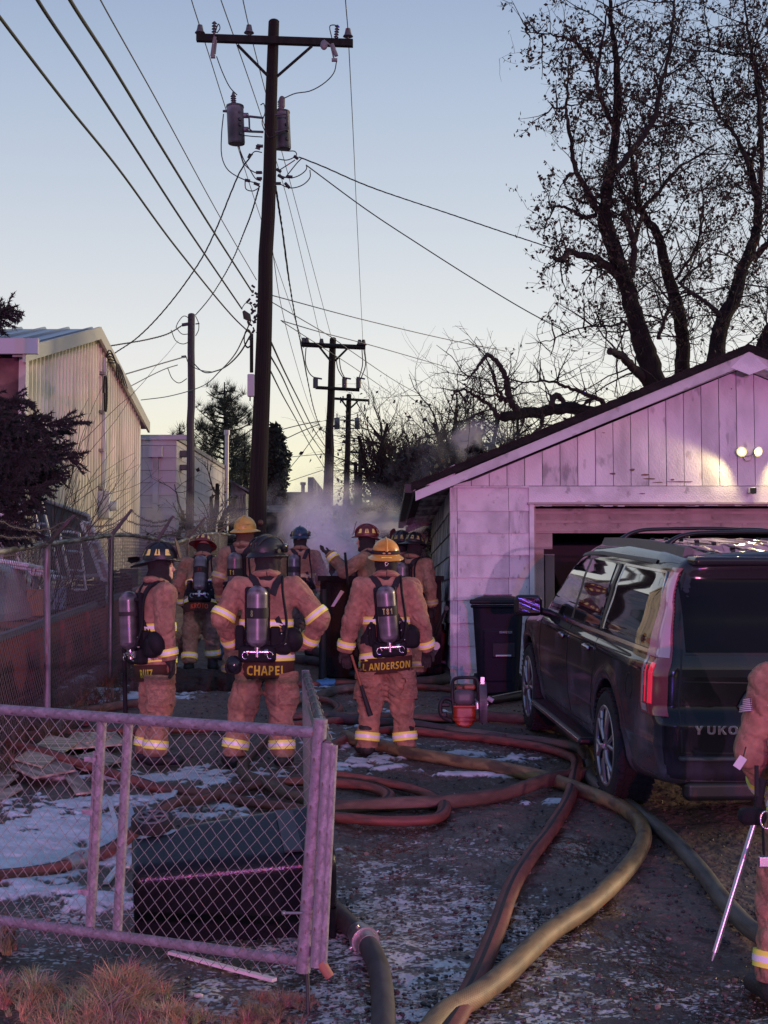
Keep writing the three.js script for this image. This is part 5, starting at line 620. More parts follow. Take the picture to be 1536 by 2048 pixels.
{ // spruce boughs reaching in from the left
  const o = thing('spruce_tree', 'dark spruce with drooping boughs at the left edge', 'tree'), D = 13.2, r = rng(81), tr = new MB(), nd = [], q = (x, y, k = 0) => P(x, y, D + k); const base = onG(q(-120, 1200).x, -D); tr.tube([base.clone().add(V(0, -0.2, 0)), q(-118, 800), q(-112, 500)], (t) => 0.16 - 0.09 * t, 10, false);
  const B = []; for (const [x, y, y0, k] of [[167, 847, 815, -0.3], [164, 915, 872, -0.6], [150, 905, 860, 0.4], [138, 945, 895, -0.2], [128, 868, 830, 0.5], [96, 985, 930, -0.5], [90, 905, 850, -0.9], [84, 830, 790, 0.7], [70, 1010, 960, 0.2], [60, 1060, 1010, -0.4], [75, 955, 905, 0.8], [46, 800, 765, 0.1], [110, 925, 880, 0.9], [100, 890, 850, -0.1], [120, 962, 920, 0.1], [60, 880, 840, 0.3], [54, 925, 880, -0.7], [40, 980, 930, 0.5], [45, 1035, 985, 0.6], [64, 850, 812, -0.5], [30, 905, 860, 0], [26, 960, 910, -0.2], [35, 1065, 1020, 0.2]]) B.push([q(-115, y0, 0), q(x * 0.35 - 60, y0 + (y - y0) * 0.75, k * 0.5), q(x * 0.7 - 15, y + 3, k * 0.9), q(x, y, k)]);
  B.push([q(-115, 640), q(-50, 640, 0.1), q(35, 612, 0.2)], [q(-115, 660), q(-40, 640, 0.1), q(18, 627, 0)]);
  const needles = (c, len) => { let step = 0.0038; for (let i = 0; i < c.length - 1; i++) { const a = c[i], b = c[i + 1], d = b.clone().sub(a), n = Math.ceil(d.length() / step); d.normalize(); for (let k = 0; k < n; k++) { const p = a.clone().lerp(b, k / n), s = rdir(r).multiplyScalar(0.9).addScaledVector(d, 0.8).normalize(); nd.push(new THREE.Matrix4().compose(p, new THREE.Quaternion().setFromUnitVectors(V(0, 1, 0), s), V(len, len * (0.8 + 0.5 * r()), len))); } } };
  for (const b of B) { const c = spline(b, 14); tr.tube(c, (t) => 0.02 * (1 - 0.8 * t), 5, false); needles(c.slice(4), 0.045); for (let k = 0; k < 24; k++) { const t = 0.28 + 0.7 * r(), i = Math.min(12, Math.floor(t * 13)), d = c[i + 1].clone().sub(c[i]).normalize().add(rdir(r).multiplyScalar(0.75)).add(V(0, -0.18, 0)).normalize(), L = 0.12 + 0.26 * (1 - t) * r() + 0.07, e = c[i].clone().addScaledVector(d, L), m = c[i].clone().lerp(e, 0.5).add(V(0, 0.015, 0)); const tc = [c[i], m, e]; tr.tube(tc, 0.004, 3, false); needles(tc, 0.042); } }
  tr.build('trunk', bark, o); const ng = (() => { const mb = new MB(); for (let k = 0; k < 2; k++) { const a = k * 1.57, s = V(Math.cos(a) * 0.16, 0, Math.sin(a) * 0.16); mb.face([s.clone(), s.clone().negate(), V(0, 1, 0)]); } return mb.geo(); })(); leafInst('crown', ng, mat([0.02, 0.026, 0.024], 0.8, 0, { side: THREE.DoubleSide }), nd, '', o); console.log('needles', nd.length);
  // bare red-twigged shrub before the metal wall
  const s = thing('bare_shrub', 'thin reddish bare shrub in front of the ribbed metal wall', 'shrub'), st = new MB(), r2 = rng(82), bs = onG(-4.35, -17.6); for (let k = 0; k < 34; k++) { const a = r2() * 6.28; shoot(st, r2, bs.clone().add(V(Math.cos(a) * 0.15, 0.9 * r2(), Math.sin(a) * 0.15)), V(Math.cos(a) * 0.5, 1.2, Math.sin(a) * 0.5), 1.0 + 1.5 * r2(), 0.008, 1, null, { wander: 0.14, up: 0.04, kids: 3, spread: 0.55, leafDepth: 0 }); } st.build('branch', mat([0.06, 0.035, 0.035], 0.9), s);
}
{ // dry grass: foreground tufts, weeds along the fence
  const blade = new MB(), r = rng(91); for (let k = 0; k < 26; k++) { const a = r() * 6.28, lean = 0.5 + 0.95 * r(), h = 0.45 + 0.55 * r(), w = 0.014 + 0.012 * r(), b = V((r() - 0.5) * 0.3, 0, (r() - 0.5) * 0.3), d = V(Math.cos(a), 0, Math.sin(a)), s = V(-Math.sin(a) * w, 0, Math.cos(a) * w), at = (t) => b.clone().addScaledVector(d, lean * t * t * 0.9).add(V(0, h * (t - 0.35 * lean * t * t), 0)); for (let j = 0; j < 4; j++) { const t0 = j / 4, t1 = (j + 1) / 4, k0 = 1 - t0 * 0.9, k1 = 1 - t1 * 0.9; blade.face([at(t0).addScaledVector(s, k0), at(t0).addScaledVector(s, -k0), at(t1).addScaledVector(s, -k1), at(t1).addScaledVector(s, k1)]); } }
  const bg = blade.geo(), put = (list, label, color, nm) => { const im = new THREE.InstancedMesh(bg, mat(color, 0.9, 0, { side: THREE.DoubleSide }), list.length); im.name = numbered(nm); list.forEach((m, k) => { im.setMatrixAt(k, m); im.setColorAt(k, C(0.6 + 0.7 * r(), 0.6 + 0.65 * r(), 0.55 + 0.6 * r())); }); im.castShadow = im.receiveShadow = true; scene.add(im); tag(im, label, 'grass', null, 'stuff'); };
  const M = (p, s, sy) => new THREE.Matrix4().compose(p, new THREE.Quaternion().setFromEuler(new THREE.Euler((r() - 0.5) * 0.5, r() * 6.3, (r() - 0.5) * 0.5)), V(s, sy, s));
  const spread = (cx, cy, rx, ry, n, sc, H) => { const l = []; for (let k = 0; k < n * 0.55; k++) { const a = r() * 6.28, q = Math.sqrt(r()), p = G(cx + Math.cos(a) * q * rx, cy + Math.sin(a) * q * ry), f = 1.3 * sc * (0.5 + 0.8 * r()) * (1.15 - q * 0.6); l.push(M(p.add(V(0, -0.005, 0)), f, f * (H ?? 0.9))); } return l; };
  put([...spread(40, 1995, 75, 45, 120, 0.11), ...spread(250, 1990, 90, 38, 190, 0.12), ...spread(190, 2035, 140, 40, 230, 0.11), ...spread(330, 2040, 100, 25, 120, 0.09)], 'clump of dry tan grass in the lower left corner', [0.5, 0.34, 0.235], 'dry_grass');
  put([...spread(540, 2010, 75, 18, 90, 0.07), ...spread(610, 2005, 30, 14, 40, 0.06), ...spread(520, 2045, 110, 16, 90, 0.07)], 'low dry grass below the end of the gate', [0.36, 0.24, 0.165], 'dry_grass');
  const fl = []; for (let k = 0; k < 520; k++) { const d = 10.5 + 12 * r(), p = onG(-3.35 + (r() - 0.35) * 0.75, -d), f = 0.13 + 0.16 * r(); fl.push(M(p, f, f * 0.8)); } put(fl, 'dead weeds and grass along the foot of the chain link fence', [0.16, 0.1, 0.07], 'dry_grass'); put([...spread(10, 1890, 22, 20, 40, 0.12, 1.4)], 'tall dry tuft at the left edge beside the gate', [0.3, 0.18, 0.13], 'dry_grass');
}
// ---------- large dark SUV by the garage ----------
{
  // own axes: x right, y up, z back; origin on the ground under the rear axle
  const lerpT = (T, v) => { let k = 0; while (k < T.length - 2 && v > T[k + 1][0]) k++; const [a, b] = T[k], [c, d] = T[k + 1], t = clamp((v - a) / (c - a)), s = t * t * (3 - 2 * t); return b + (d - b) * (t * 0.6 + s * 0.4); };
  const WT = [[0.28, 0.90], [0.42, 0.955], [0.62, 0.985], [0.85, 0.995], [1.06, 0.985], [1.16, 0.945], [1.22, 0.925], [1.5, 0.845], [1.72, 0.765], [1.9, 0.70]];
  const HT = [[-4.4, 0.98], [-4.0, 1.10], [-3.0, 1.17], [-2.78, 1.2], [-2.35, 1.52], [-1.95, 1.78], [-1.6, 1.845], [-0.6, 1.875], [0.4, 1.865], [0.95, 1.835], [1.3, 1.79], [1.6, 1.75]];
  const RT = [[0.3, 1.22], [0.45, 1.325], [0.75, 1.345], [0.85, 1.285], [1.1, 1.27], [1.4, 1.17], [1.66, 1.08], [1.76, 1.11], [1.86, 1.06]];
  const body = (x, y, z) => {
    const ax = Math.abs(x), w = lerpT(WT, y) - 0.16 * sstep(-3.5, -4.35, z) - 0.035 * sstep(0.6, 1.35, z), h = lerpT(HT, z) - 0.05 * (ax / 0.8) ** 2;
    const rear = z - lerpT(RT, y) + 0.10 * Math.max(0, ax - 0.45) ** 1.5, front = -4.32 - z, bot = 0.30 + 0.06 * sstep(0.5, 1.3, z) - y;
    let f = smax(ax - w, y - h, y > 1.5 ? 0.11 : 0.09); f = smax(f, rear, 0.13); f = smax(f, front, 0.2); f = smax(f, bot, 0.08);
    for (const zc of [0, -3.302]) { const r = Math.hypot(y - 0.41, z - zc) - 0.47; if (ax > 0.55) f = smax(f, -r, 0.02); f -= 0.014 * Math.exp(-(((Math.hypot(y - 0.41, z - zc) - 0.52) / 0.045) ** 2)) * sstep(0.7, 0.95, ax); }
    f -= 0.006 * Math.exp(-(((y - 1.10) / 0.02) ** 2)) * sstep(0.8, 0.95, ax) * (1 - sstep(0.9, 1.3, z));   // shoulder crease
    f -= 0.004 * Math.exp(-(((y - 0.62) / 0.025) ** 2)) * sstep(0.8, 0.95, ax);
    if (y > 1.55 && ax < 0.62) f -= 0.006 * sstep(1.7, 1.8, y) * (Math.cos(x * 26) > 0.55 ? 1 : 0) * (1 - sstep(0.8, 0.95, z));
    return f;
  };
  const dustAndLight = tex(512, 512, (u, v) => { const n = tfbm(u, v, 4, 5, 61), d = sstep(0.35, 0.7, n); const lo = sstep(0.75, 0.15, v); return mixA([36, 36, 43], [150, 136, 156], clamp(d * 0.45 + lo * 0.5)); });  // road dust, with lilac light on the doors painted into its pale tone
  const paint = mat([0.018, 0.018, 0.022], 0.75, 0, { specularIntensity: 0.2, clearcoat: 1, clearcoatRoughness: 0.05 });
  const dusty = mat([0.85, 0.8, 0.82], 0.8, 0, { map: rept(dustAndLight, 0.9, 0.7), specularIntensity: 0.2, clearcoat: 0.9, clearcoatRoughness: 0.16 }), dustyRearDim = mat([0.28, 0.25, 0.29], 0.8, 0, { map: rept(dustAndLight, 0.9, 0.7), specularIntensity: 0.2, clearcoat: 0.7, clearcoatRoughness: 0.12 });  // rear-facing copy: less dust, and darkened against the lamp light
  const glassB = mat([0.006, 0.006, 0.008], 0.12, 0, { specularIntensity: 0.35 }), glassM = mat([0.008, 0.009, 0.011], 0.03, 0, { clearcoat: 1, clearcoatRoughness: 0.02, specularIntensity: 1 }), trimB = mat([0.012, 0.012, 0.013], 0.45), chrome = mat([0.62, 0.62, 0.65], 0.15, 1), rubber = mat([0.022, 0.022, 0.023], 0.9, 0, B_fine(0.004, 8));
  const yaw = 0.066, o = thing('suv', 'big dark dusty suv with roof rails parked facing the garage', 'suv', V(2.58, 0, -10.36)); o.position.y = groundY(0, -10.36) + 0.0; o.rotation.order = 'YXZ'; o.rotation.y = yaw; o.rotation.x = Math.atan(SLOPE);
  const bg = meshField(body, [-1.06, 0.2, -4.42], [1.06, 1.96, 1.46], 0.022, 0.05);
  { // upper body glossy, lower doors dusty with lilac light painted in: split by height
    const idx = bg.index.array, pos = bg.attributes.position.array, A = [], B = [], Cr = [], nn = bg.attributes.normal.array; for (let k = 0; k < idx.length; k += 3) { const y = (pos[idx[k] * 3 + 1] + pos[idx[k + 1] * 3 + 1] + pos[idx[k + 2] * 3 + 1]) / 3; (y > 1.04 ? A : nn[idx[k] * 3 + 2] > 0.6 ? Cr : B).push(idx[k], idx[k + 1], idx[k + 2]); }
    const g = bg.clone(); g.setIndex([...A, ...B, ...Cr]); g.clearGroups(); g.addGroup(0, A.length, 0); g.addGroup(A.length, B.length, 1); g.addGroup(A.length + B.length, Cr.length, 2); mk('body', g, [paint, dusty, dustyRearDim], o); }
  // glass on the left side, quarter glass, right side, back glass, windscreen
  const side = (z0a, z1a, y0, y1, z0b, z1b, s = -1, n = 22) => patch(body, (u, v) => V(s * 1.4, y0(u) + (y1(u) - y0(u)) * v, (z0a + (z1a - z0a) * u) + ((z0b + (z1b - z0b) * u) - (z0a + (z1a - z0a) * u)) * v), V(-s, 0, 0), n, 14, 0.006);
  const sill = (u) => 1.185, hd = (y) => () => y; const belt = (z) => 1.19 + 0.012 * (z + 1.5);
  for (const s of [-1, 1]) {
    side(-2.62, -1.55, () => 1.19, (u) => 1.60 + 0.075 * Math.min(1, u * 1.6), -2.02, -1.54, s).build('window', glassM, o);
    side(-1.47, -0.52, () => 1.195, () => 1.685, -1.46, -0.62, s).build('window', glassM, o);
    side(-0.36, 1.02, () => 1.20, () => 1.675, -0.30, 0.80, s, 28).build('window', glassM, o);
    // bright moulding under the glass, dark sash around the quarter glass
    const rb = new MB(); ribbon(rb, body, [V(s * 0.93, 1.165, -2.7), V(s * 0.93, 1.165, -1.5), V(s * 0.93, 1.172, -0.4), V(s * 0.92, 1.178, 1.05)], 0.026, 0.012, 0.06); rb.build('moulding', chrome, o);
    const sash = new MB(); ribbon(sash, body, [V(s * 0.9, 1.20, -0.40), V(s * 0.8, 1.69, -0.33)], 0.02, 0.008, 0.06); ribbon(sash, body, [V(s * 0.78, 1.69, -0.33), V(s * 0.78, 1.69, 0.80), V(s * 0.9, 1.2, 1.05)], 0.018, 0.008, 0.06); sash.build('sash', chrome, o);
    for (const [za, zb, y1] of [[-1.51, -1.50, 1.69], [-0.45, -0.46, 1.69]]) { const p = new MB(); ribbon(p, body, [V(s * 0.93, 1.2, za), V(s * 0.78, y1, zb)], 0.07, 0.007, 0.05); p.build('pillar', trimB, o); }
    { const p = new MB(); ribbon(p, body, [V(s * 0.93, 1.2, -2.72), V(s * 0.86, 1.5, -2.33), V(s * 0.76, 1.71, -1.95), V(s * 0.75, 1.74, -1.2), V(s * 0.75, 1.74, 0.5)], 0.03, 0.009, 0.06); p.build('roof_sash', trimB, o); }
    // door cut lines, handles, filler door
    const seam = new MB(), sl = (pts) => ribbon(seam, body, pts.map(([y, z]) => V(s * 0.98, y, z)), 0.009, 0.0022, 0.05); sl([[1.16, -2.72], [0.8, -2.74], [0.45, -2.66]]); sl([[1.17, -1.47], [0.8, -1.47], [0.44, -1.46]]); sl([[1.18, -0.46], [0.95, -0.44], [0.78, -0.52], [0.5, -0.62]]); sl([[0.43, -2.6], [0.42, -1.4], [0.44, -0.7]]); seam.build('door_seam', blackMat, o);
    for (const z of [-1.66, -0.66]) { const h = new MB(); const [p0, n] = snap(body, V(s * 0.99, 1.045, z)); h.rbox(p0.x + s * 0.022, p0.y, p0.z, 0.03, 0.034, 0.2, 0.013, null, 3).rbox(p0.x + s * 0.012, p0.y - 0.002, p0.z - 0.085, 0.03, 0.044, 0.05, 0.012, null, 2); h.build('door_handle', chrome, o); const c = new MB(); c.add(new THREE.SphereGeometry(0.05, 14, 10), M4(V(p0.x - s * 0.002, p0.y - 0.004, p0.z), 0, 0, 0, V(0.12, 0.7, 1.5))); c.build('handle_recess', blackMat, o); }
    if (s < 0) { const fd = new MB(), ring = []; for (let k = 0; k <= 24; k++) { const a = k / 24 * 6.283; ring.push(V(-0.98, 0.92 + Math.sin(a) * 0.085, 0.66 + Math.cos(a) * 0.085)); } ribbon(fd, body, ring, 0.006, 0.002, 0.03); fd.build('fuel_door_seam', blackMat, o); }
    // mirror
    const m = new MB(); m.rbox(s * 1.14, 1.23, -2.50, 0.25, 0.19, 0.11, 0.05, null, 4).tube([V(s * 0.90, 1.15, -2.5), V(s * 1.02, 1.18, -2.49)], 0.035, 8); m.build('mirror', trimB, o); new MB().rbox(s * 1.14, 1.235, -2.440, 0.2, 0.14, 0.012, 0.04, null, 3).build('mirror_glass', glassM, o);
    // running board
    const rbd = new MB(); rbd.rbox(s * 0.985, 0.335, -1.66, 0.17, 0.055, 2.15, 0.024, null, 3); const st = rbd.build('running_board', trimB, o); new MB().rbox(s * 1.068, 0.338, -1.66, 0.014, 0.03, 2.1, 0.006).build('bright_edge', chrome, st); 
    const trd = new MB(); for (let k = 0; k < 40; k++) trd.box(s * 0.985, 0.364, -2.68 + k * 0.052, 0.11, 0.005, 0.014); trd.build('step_tread', rubber, st);
    // wheel arch liner lips, roof rail, tail lamp
    const rl = new MB(), rp = [[0.62, -1.75], [0.64, -1.55], [0.65, -1.0], [0.655, 0], [0.65, 0.7], [0.645, 0.86]].map(([x, z], i) => { const q = march(body, V(s * x, 2.4, z), V(0, -1, 0), 0)[0]; return [q, i === 0 ? 0.004 : 0.045]; }); for (let i = 0; i < rp.length - 1; i++) { const [a, ha] = rp[i], [b, hb] = rp[i + 1], w = 0.042, c = (p, dx, dy) => p.clone().add(V(dx, dy, 0)); rl.hexa([c(a, -w, -0.03), c(b, -w, -0.03), c(b, w, -0.03), c(a, w, -0.03), c(a, -w * 0.6, ha), c(b, -w * 0.6, hb), c(b, w * 0.6, hb), c(a, w * 0.6, ha)]); } rl.build('roof_rail', mat([0.06, 0.062, 0.068], 0.4), o);
  }
  for (const z of [-0.95, 0.4]) { const l = march(body, V(-0.65, 2.4, z), V(0, -1, 0), 0.03)[0], y = l.y; new MB().tube(spline([V(-0.66, y, z), V(-0.60, y + 0.045, z), V(-0.50, y + 0.075, z), V(-0.3, y + 0.085, z), V(0, y + 0.09, z), V(0.3, y + 0.085, z), V(0.5, y + 0.075, z), V(0.6, y + 0.045, z), V(0.66, y, z)], 32), (t) => 0.017 + 0.014 * Math.pow(Math.abs(t - 0.5) * 2, 6), 10, true, [1.3, 0.85]).build('roof_bar', mat([0.015, 0.015, 0.016], 0.35), o); }
  // tail lamps: tall strips wrapped over the rear corners
  const lensR = new THREE.MeshPhysicalMaterial({ color: C(0.36, 0.045, 0.075), roughness: 0.12, clearcoat: 1, clearcoatRoughness: 0.05 }), lensGlow = new THREE.MeshPhysicalMaterial({ color: C(0.5, 0.01, 0.03), roughness: 0.2, clearcoat: 1, emissive: C(1, 0.03, 0.09), emissiveIntensity: 0.6 }), lensW = mat([0.55, 0.5, 0.55], 0.15, 0.2, { clearcoat: 1 });  // red emission put into the lens core for the light it throws back
  for (const s of [-1, 1]) {
    const strip = (a0, a1, y0, y1, off, m, nm, parent) => patch(body, (u, v) => { const y = y0 + (y1 - y0) * v, taper = 0.35 + 0.65 * (1 - sstep(1.0, 1.72, y)), a = (a0 + (a1 - a0) * u) * (nm === 'tail_light' ? taper : taper); const th = 0.62 - a; /* angle round the corner */ const c = V(s * (lerpT(WT, y) - 0.30), y, lerpT(RT, y) - 0.34), d = V(s * Math.sin(0.9 + a), 0, Math.cos(0.9 + a)); return c.addScaledVector(d, 0.9); }, (u, v) => { const y = y0 + (y1 - y0) * v, taper = 0.35 + 0.65 * (1 - sstep(1.0, 1.72, y)), a = (a0 + (a1 - a0) * u) * taper; return V(-s * Math.sin(0.9 + a), 0, -Math.cos(0.9 + a)); }, 14, 40, off).build(nm, m, parent);
    const tl = strip(-0.34, 0.62, 0.80, 1.72, 0.010, lensR, 'tail_light', o); strip(-0.04, 0.12, 0.87, 1.12, 0.014, lensGlow, 'lamp_core', tl); strip(0.28, 0.32, 0.87, 1.1, 0.014, lensGlow, 'lamp_core', tl); strip(0.40, 0.52, 0.86, 1.2, 0.0135, lensW, 'clear_strip', tl); strip(0.18, 0.5, 0.815, 0.858, 0.0145, lensW, 'reverse_lamp', tl); strip(-0.3, 0.56, 1.16, 1.69, 0.0135, mat([0.8, 0.42, 0.5], 0.1, 0.1, { clearcoat: 1 }), 'upper_lens', tl);  // upper lens pale pink, its reflection put into the colour
  }
  // tailgate: glass, spoiler lip, seams, bumper step, name
  const back = (x0, x1, y0, y1, off, n = 20) => patch(body, (u, v) => V(x0 + (x1 - x0) * u, y0 + (y1 - y0) * v, 1.9), V(0, 0, -1), n, 16, off);
  back(-0.76, 0.76, 1.20, 1.66, 0.006).build('rear_window', glassB, o);
  { const s = new MB(), L = (pts, w = 0.008, off = 0.002) => ribbon(s, body, pts.map(([x, y]) => V(x, y, lerpT(RT, y))), w, off, 0.05); L([[-0.77, 1.19], [0, 1.185], [0.77, 1.19]]); L([[-0.79, 1.02], [0, 1.005], [0.79, 1.02]]); L([[-0.80, 0.58], [0, 0.58], [0.80, 0.58]]); L([[-0.79, 1.70], [-0.79, 1.2], [-0.82, 0.9], [-0.81, 0.58]], 0.012); L([[0.79, 1.70], [0.79, 1.2], [0.82, 0.9], [0.81, 0.58]], 0.012); s.build('tailgate_seam', blackMat, o); }
  new MB().rbox(0, 1.775, 1.10, 1.40, 0.055, 0.22, 0.026, M4(V(0, 0, 0), 0.0), 4).build('spoiler', paint, o);
  new MB().rbox(0, 0.545, 1.235, 1.66, 0.03, 0.23, 0.014, null, 3).build('bumper_step', mat([0.05, 0.05, 0.055], 0.6), o);
  new MB().rbox(0, 0.33, 1.22, 1.55, 0.13, 0.12, 0.04, null, 3).build('lower_valance', trimB, o);
  { // the plate recess and handle bar, grey and mostly out of view
    const arc = new MB(); arc.tube(spline([V(-0.44, 0.86, 1.30), V(-0.36, 0.965, 1.295), V(0, 0.985, 1.30), V(0.36, 0.965, 1.295), V(0.44, 0.86, 1.30)], 24), 0.018, 8); arc.build('plate_trim', mat([0.1, 0.09, 0.1], 0.3, 0.8), o); }
  const font = await new FontLoader().loadAsync('fonts/droid/droid_sans_bold.typeface.json');
  { const word = 'YUKON'; let x = -0.735; for (const ch of word) { const tg = new TextGeometry(ch, { font, size: 0.052, depth: 0.008, curveSegments: 6, bevelEnabled: true, bevelSize: 0.0015, bevelThickness: 0.0015, bevelSegments: 2 }); tg.computeBoundingBox(); const w = (tg.boundingBox.max.x - tg.boundingBox.min.x) * 1.3; const m = new THREE.Matrix4().makeTranslation(x, 0.70, march(body, V(x + 0.05, 0.73, 1.8), V(0, 0, -1), 0)[0].z - 0.004).multiply(new THREE.Matrix4().makeScale(1.3, 1, 1)); new MB().add(tg, m).build('badge_letter', chrome, o); x += w + 0.012; } }
  for (let k = 0; k < 12; k++) { const z = -1.4 + Math.floor(k / 2) * 0.42, x = (k % 2 ? 1 : -1) * 0.3; const p = march(body, V(x, 2.3, z), V(0, -1, 0), 0.008)[0]; new MB().rbox(p.x, p.y, p.z, 0.03, 0.016, 0.045, 0.006).build('roof_clip', trimB, o); }
  new MB().add(new THREE.CapsuleGeometry(0.03, 0.09, 4, 10), M4(march(body, V(-0.05, 2.3, -1.35), V(0, -1, 0), 0.02)[0], Math.PI / 2)).build('antenna', trimB, o);
  // wheels
  const wheel = (x, z, s) => {
    const w = new THREE.Group(); w.name = 'wheel'; w.position.set(x, 0.405, z); o.add(w); const R = 0.405, hw = 0.145, prof = [[0.28, hw - 0.01], [0.33, hw], [0.375, hw - 0.012], [0.398, hw - 0.035], [0.405, hw - 0.06], [0.405, -hw + 0.06], [0.398, -hw + 0.035], [0.375, -hw + 0.012], [0.33, -hw], [0.28, -hw + 0.01]];
    const tg = new THREE.LatheGeometry(prof.map(([r, y]) => new THREE.Vector2(r, y)), 56); const rot = new THREE.Matrix4().makeRotationZ(-Math.PI / 2); new MB().add(tg, rot).build('tyre', rubber, w);
    const td = new MB(); for (let k = 0; k < 44; k++) { const a = k / 44 * 6.283; for (let j = -2; j <= 2; j++) td.box(0, 0, 0, 0.05, 0.012, 0.040, new THREE.Matrix4().makeRotationX(a + j * 0.03).multiply(new THREE.Matrix4().makeTranslation(j * 0.054, R + 0.001, 0)).multiply(new THREE.Matrix4().makeRotationY(j * 0.15))); } td.build('tread', rubber, w).userData.kind = 'stuff';
    const alloy = mat([0.42, 0.40, 0.42], 0.32, 0.75), alloyD = mat([0.06, 0.06, 0.065], 0.4, 0.5), of = s * (hw - 0.02);
    const rim = new MB().add(new THREE.TorusGeometry(0.278, 0.017, 10, 56), M4(V(of, 0, 0), 0, Math.PI / 2, 0)); rim.add(new THREE.CylinderGeometry(0.27, 0.26, hw * 1.2, 40, 1, true), rot); const hub = V(of - s * 0.02, 0, 0); rim.cyl(hub, hub.clone().add(V(s * 0.03, 0, 0)), 0.062, 0.055, 24);
    for (let k = 0; k < 6; k++) { const a = k / 6 * 6.283 + 0.3; for (const d of [-0.17, 0.17]) { const c = (rr, aa, xo) => V(of + s * xo, Math.cos(aa) * rr, Math.sin(aa) * rr); rim.tube(spline([c(0.05, a, 0.0), c(0.13, a + d * 0.45, 0.008), c(0.2, a + d * 0.9, 0.004), c(0.272, a + d * 1.15, -0.006)], 8), (t) => 0.021 - 0.006 * Math.sin(t * 3.1), 6, true, [1.15, 1]); } }
    rim.build('rim', alloy, w); new MB().cyl(V(of - s * 0.11, 0, 0), V(of - s * 0.10, 0, 0), 0.2, 0.2, 32).build('brake_disc', alloyD, w); new MB().cyl(V(of - s * 0.16, 0, 0), V(of - s * 0.15, 0, 0), 0.272, 0.272, 32).build('wheel_back', blackMat, w); };
  for (const z of [0, -3.302]) { wheel(-0.865, z, -1); wheel(0.865, z, 1); }
  new MB().box(0, 0.42, -1.5, 1.5, 0.2, 5.2).build('chassis', blackMat, o);
}
// ---------- firefighters ----------
const T_grime = tex(512, 512, (u, v) => { const a = sstep(0.34, 0.6, tfbm(u, v, 4, 6, 141)), b = tfbm(u, v, 20, 4, 12); return g8(0.83 + 0.1 * a + (b - 0.47) * 0.35); }, true);
const turn = mat([0.48, 0.255, 0.165], 0.95, 0, { map: rept(T_grime, 1.6, 1.6), bumpMap: rept(T_weave, 14, 14), bumpScale: 0.002, sheen: 0.3, sheenColor: C(0.4, 0.3, 0.25) }), turnShaded = mat([0.36, 0.235, 0.145], 0.95, 0, { map: rept(T_grime, 1.6, 1.6), bumpMap: rept(T_weave, 14, 14), bumpScale: 0.002 }), panelBr = mat([0.09, 0.045, 0.03], 0.95, 0, { bumpMap: rept(T_weave, 8, 8), bumpScale: 0.002 });  // second cloth is the same tan, darkened for the less lit back row
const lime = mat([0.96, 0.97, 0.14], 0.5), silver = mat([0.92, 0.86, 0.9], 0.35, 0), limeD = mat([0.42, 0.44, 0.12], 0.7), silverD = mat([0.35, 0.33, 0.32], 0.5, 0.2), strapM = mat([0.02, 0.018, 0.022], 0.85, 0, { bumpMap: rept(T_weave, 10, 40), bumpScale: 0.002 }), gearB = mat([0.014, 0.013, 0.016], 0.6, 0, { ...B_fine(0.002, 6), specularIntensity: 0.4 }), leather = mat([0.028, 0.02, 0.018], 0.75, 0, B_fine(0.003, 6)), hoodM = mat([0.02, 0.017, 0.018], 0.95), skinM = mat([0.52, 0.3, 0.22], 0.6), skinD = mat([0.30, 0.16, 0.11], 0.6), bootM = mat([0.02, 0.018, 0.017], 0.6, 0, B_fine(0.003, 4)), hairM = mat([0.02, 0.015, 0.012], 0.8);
const cylM = mat([0.75, 0.73, 0.76], 0.35, 0, { map: tex(256, 256, (u, v) => { const n = tfbm(u, v, 4, 5, 13), k = 0.42 + (n - 0.48) * 1.1 - 0.05 * Math.sin(v * 400), s = sstep(0.56, 0.72, tfbm(u, v, 6, 4, 99)); return mixA([k * 235, k * 222, k * 235], [k * 150, k * 118, k * 105], s * 0.6); }), clearcoat: 0.4, clearcoatRoughness: 0.3 }), brass = mat([0.5, 0.48, 0.5], 0.25, 0.9);
const textTex = (txt, w, h, bg, fg, size, slant = 0, fontF = 'sans-serif') => { const c = document.createElement('canvas'); c.width = w; c.height = h; const x = c.getContext('2d'); x.fillStyle = bg; x.fillRect(0, 0, w, h); const r = rng(w + h); for (let k = 0; k < 300; k++) { x.fillStyle = `rgba(0,0,0,${0.05 * r()})`; x.fillRect(r() * w, r() * h, 8 * r() + 2, 8 * r() + 2); } x.translate(w / 2, h / 2); x.rotate(slant); x.fillStyle = fg; x.font = 'bold ' + size + 'px ' + fontF; x.textAlign = 'center'; x.textBaseline = 'middle'; x.fillText(txt, 0, size * 0.04); const t = new THREE.CanvasTexture(c); t.colorSpace = THREE.SRGBColorSpace; return t; };
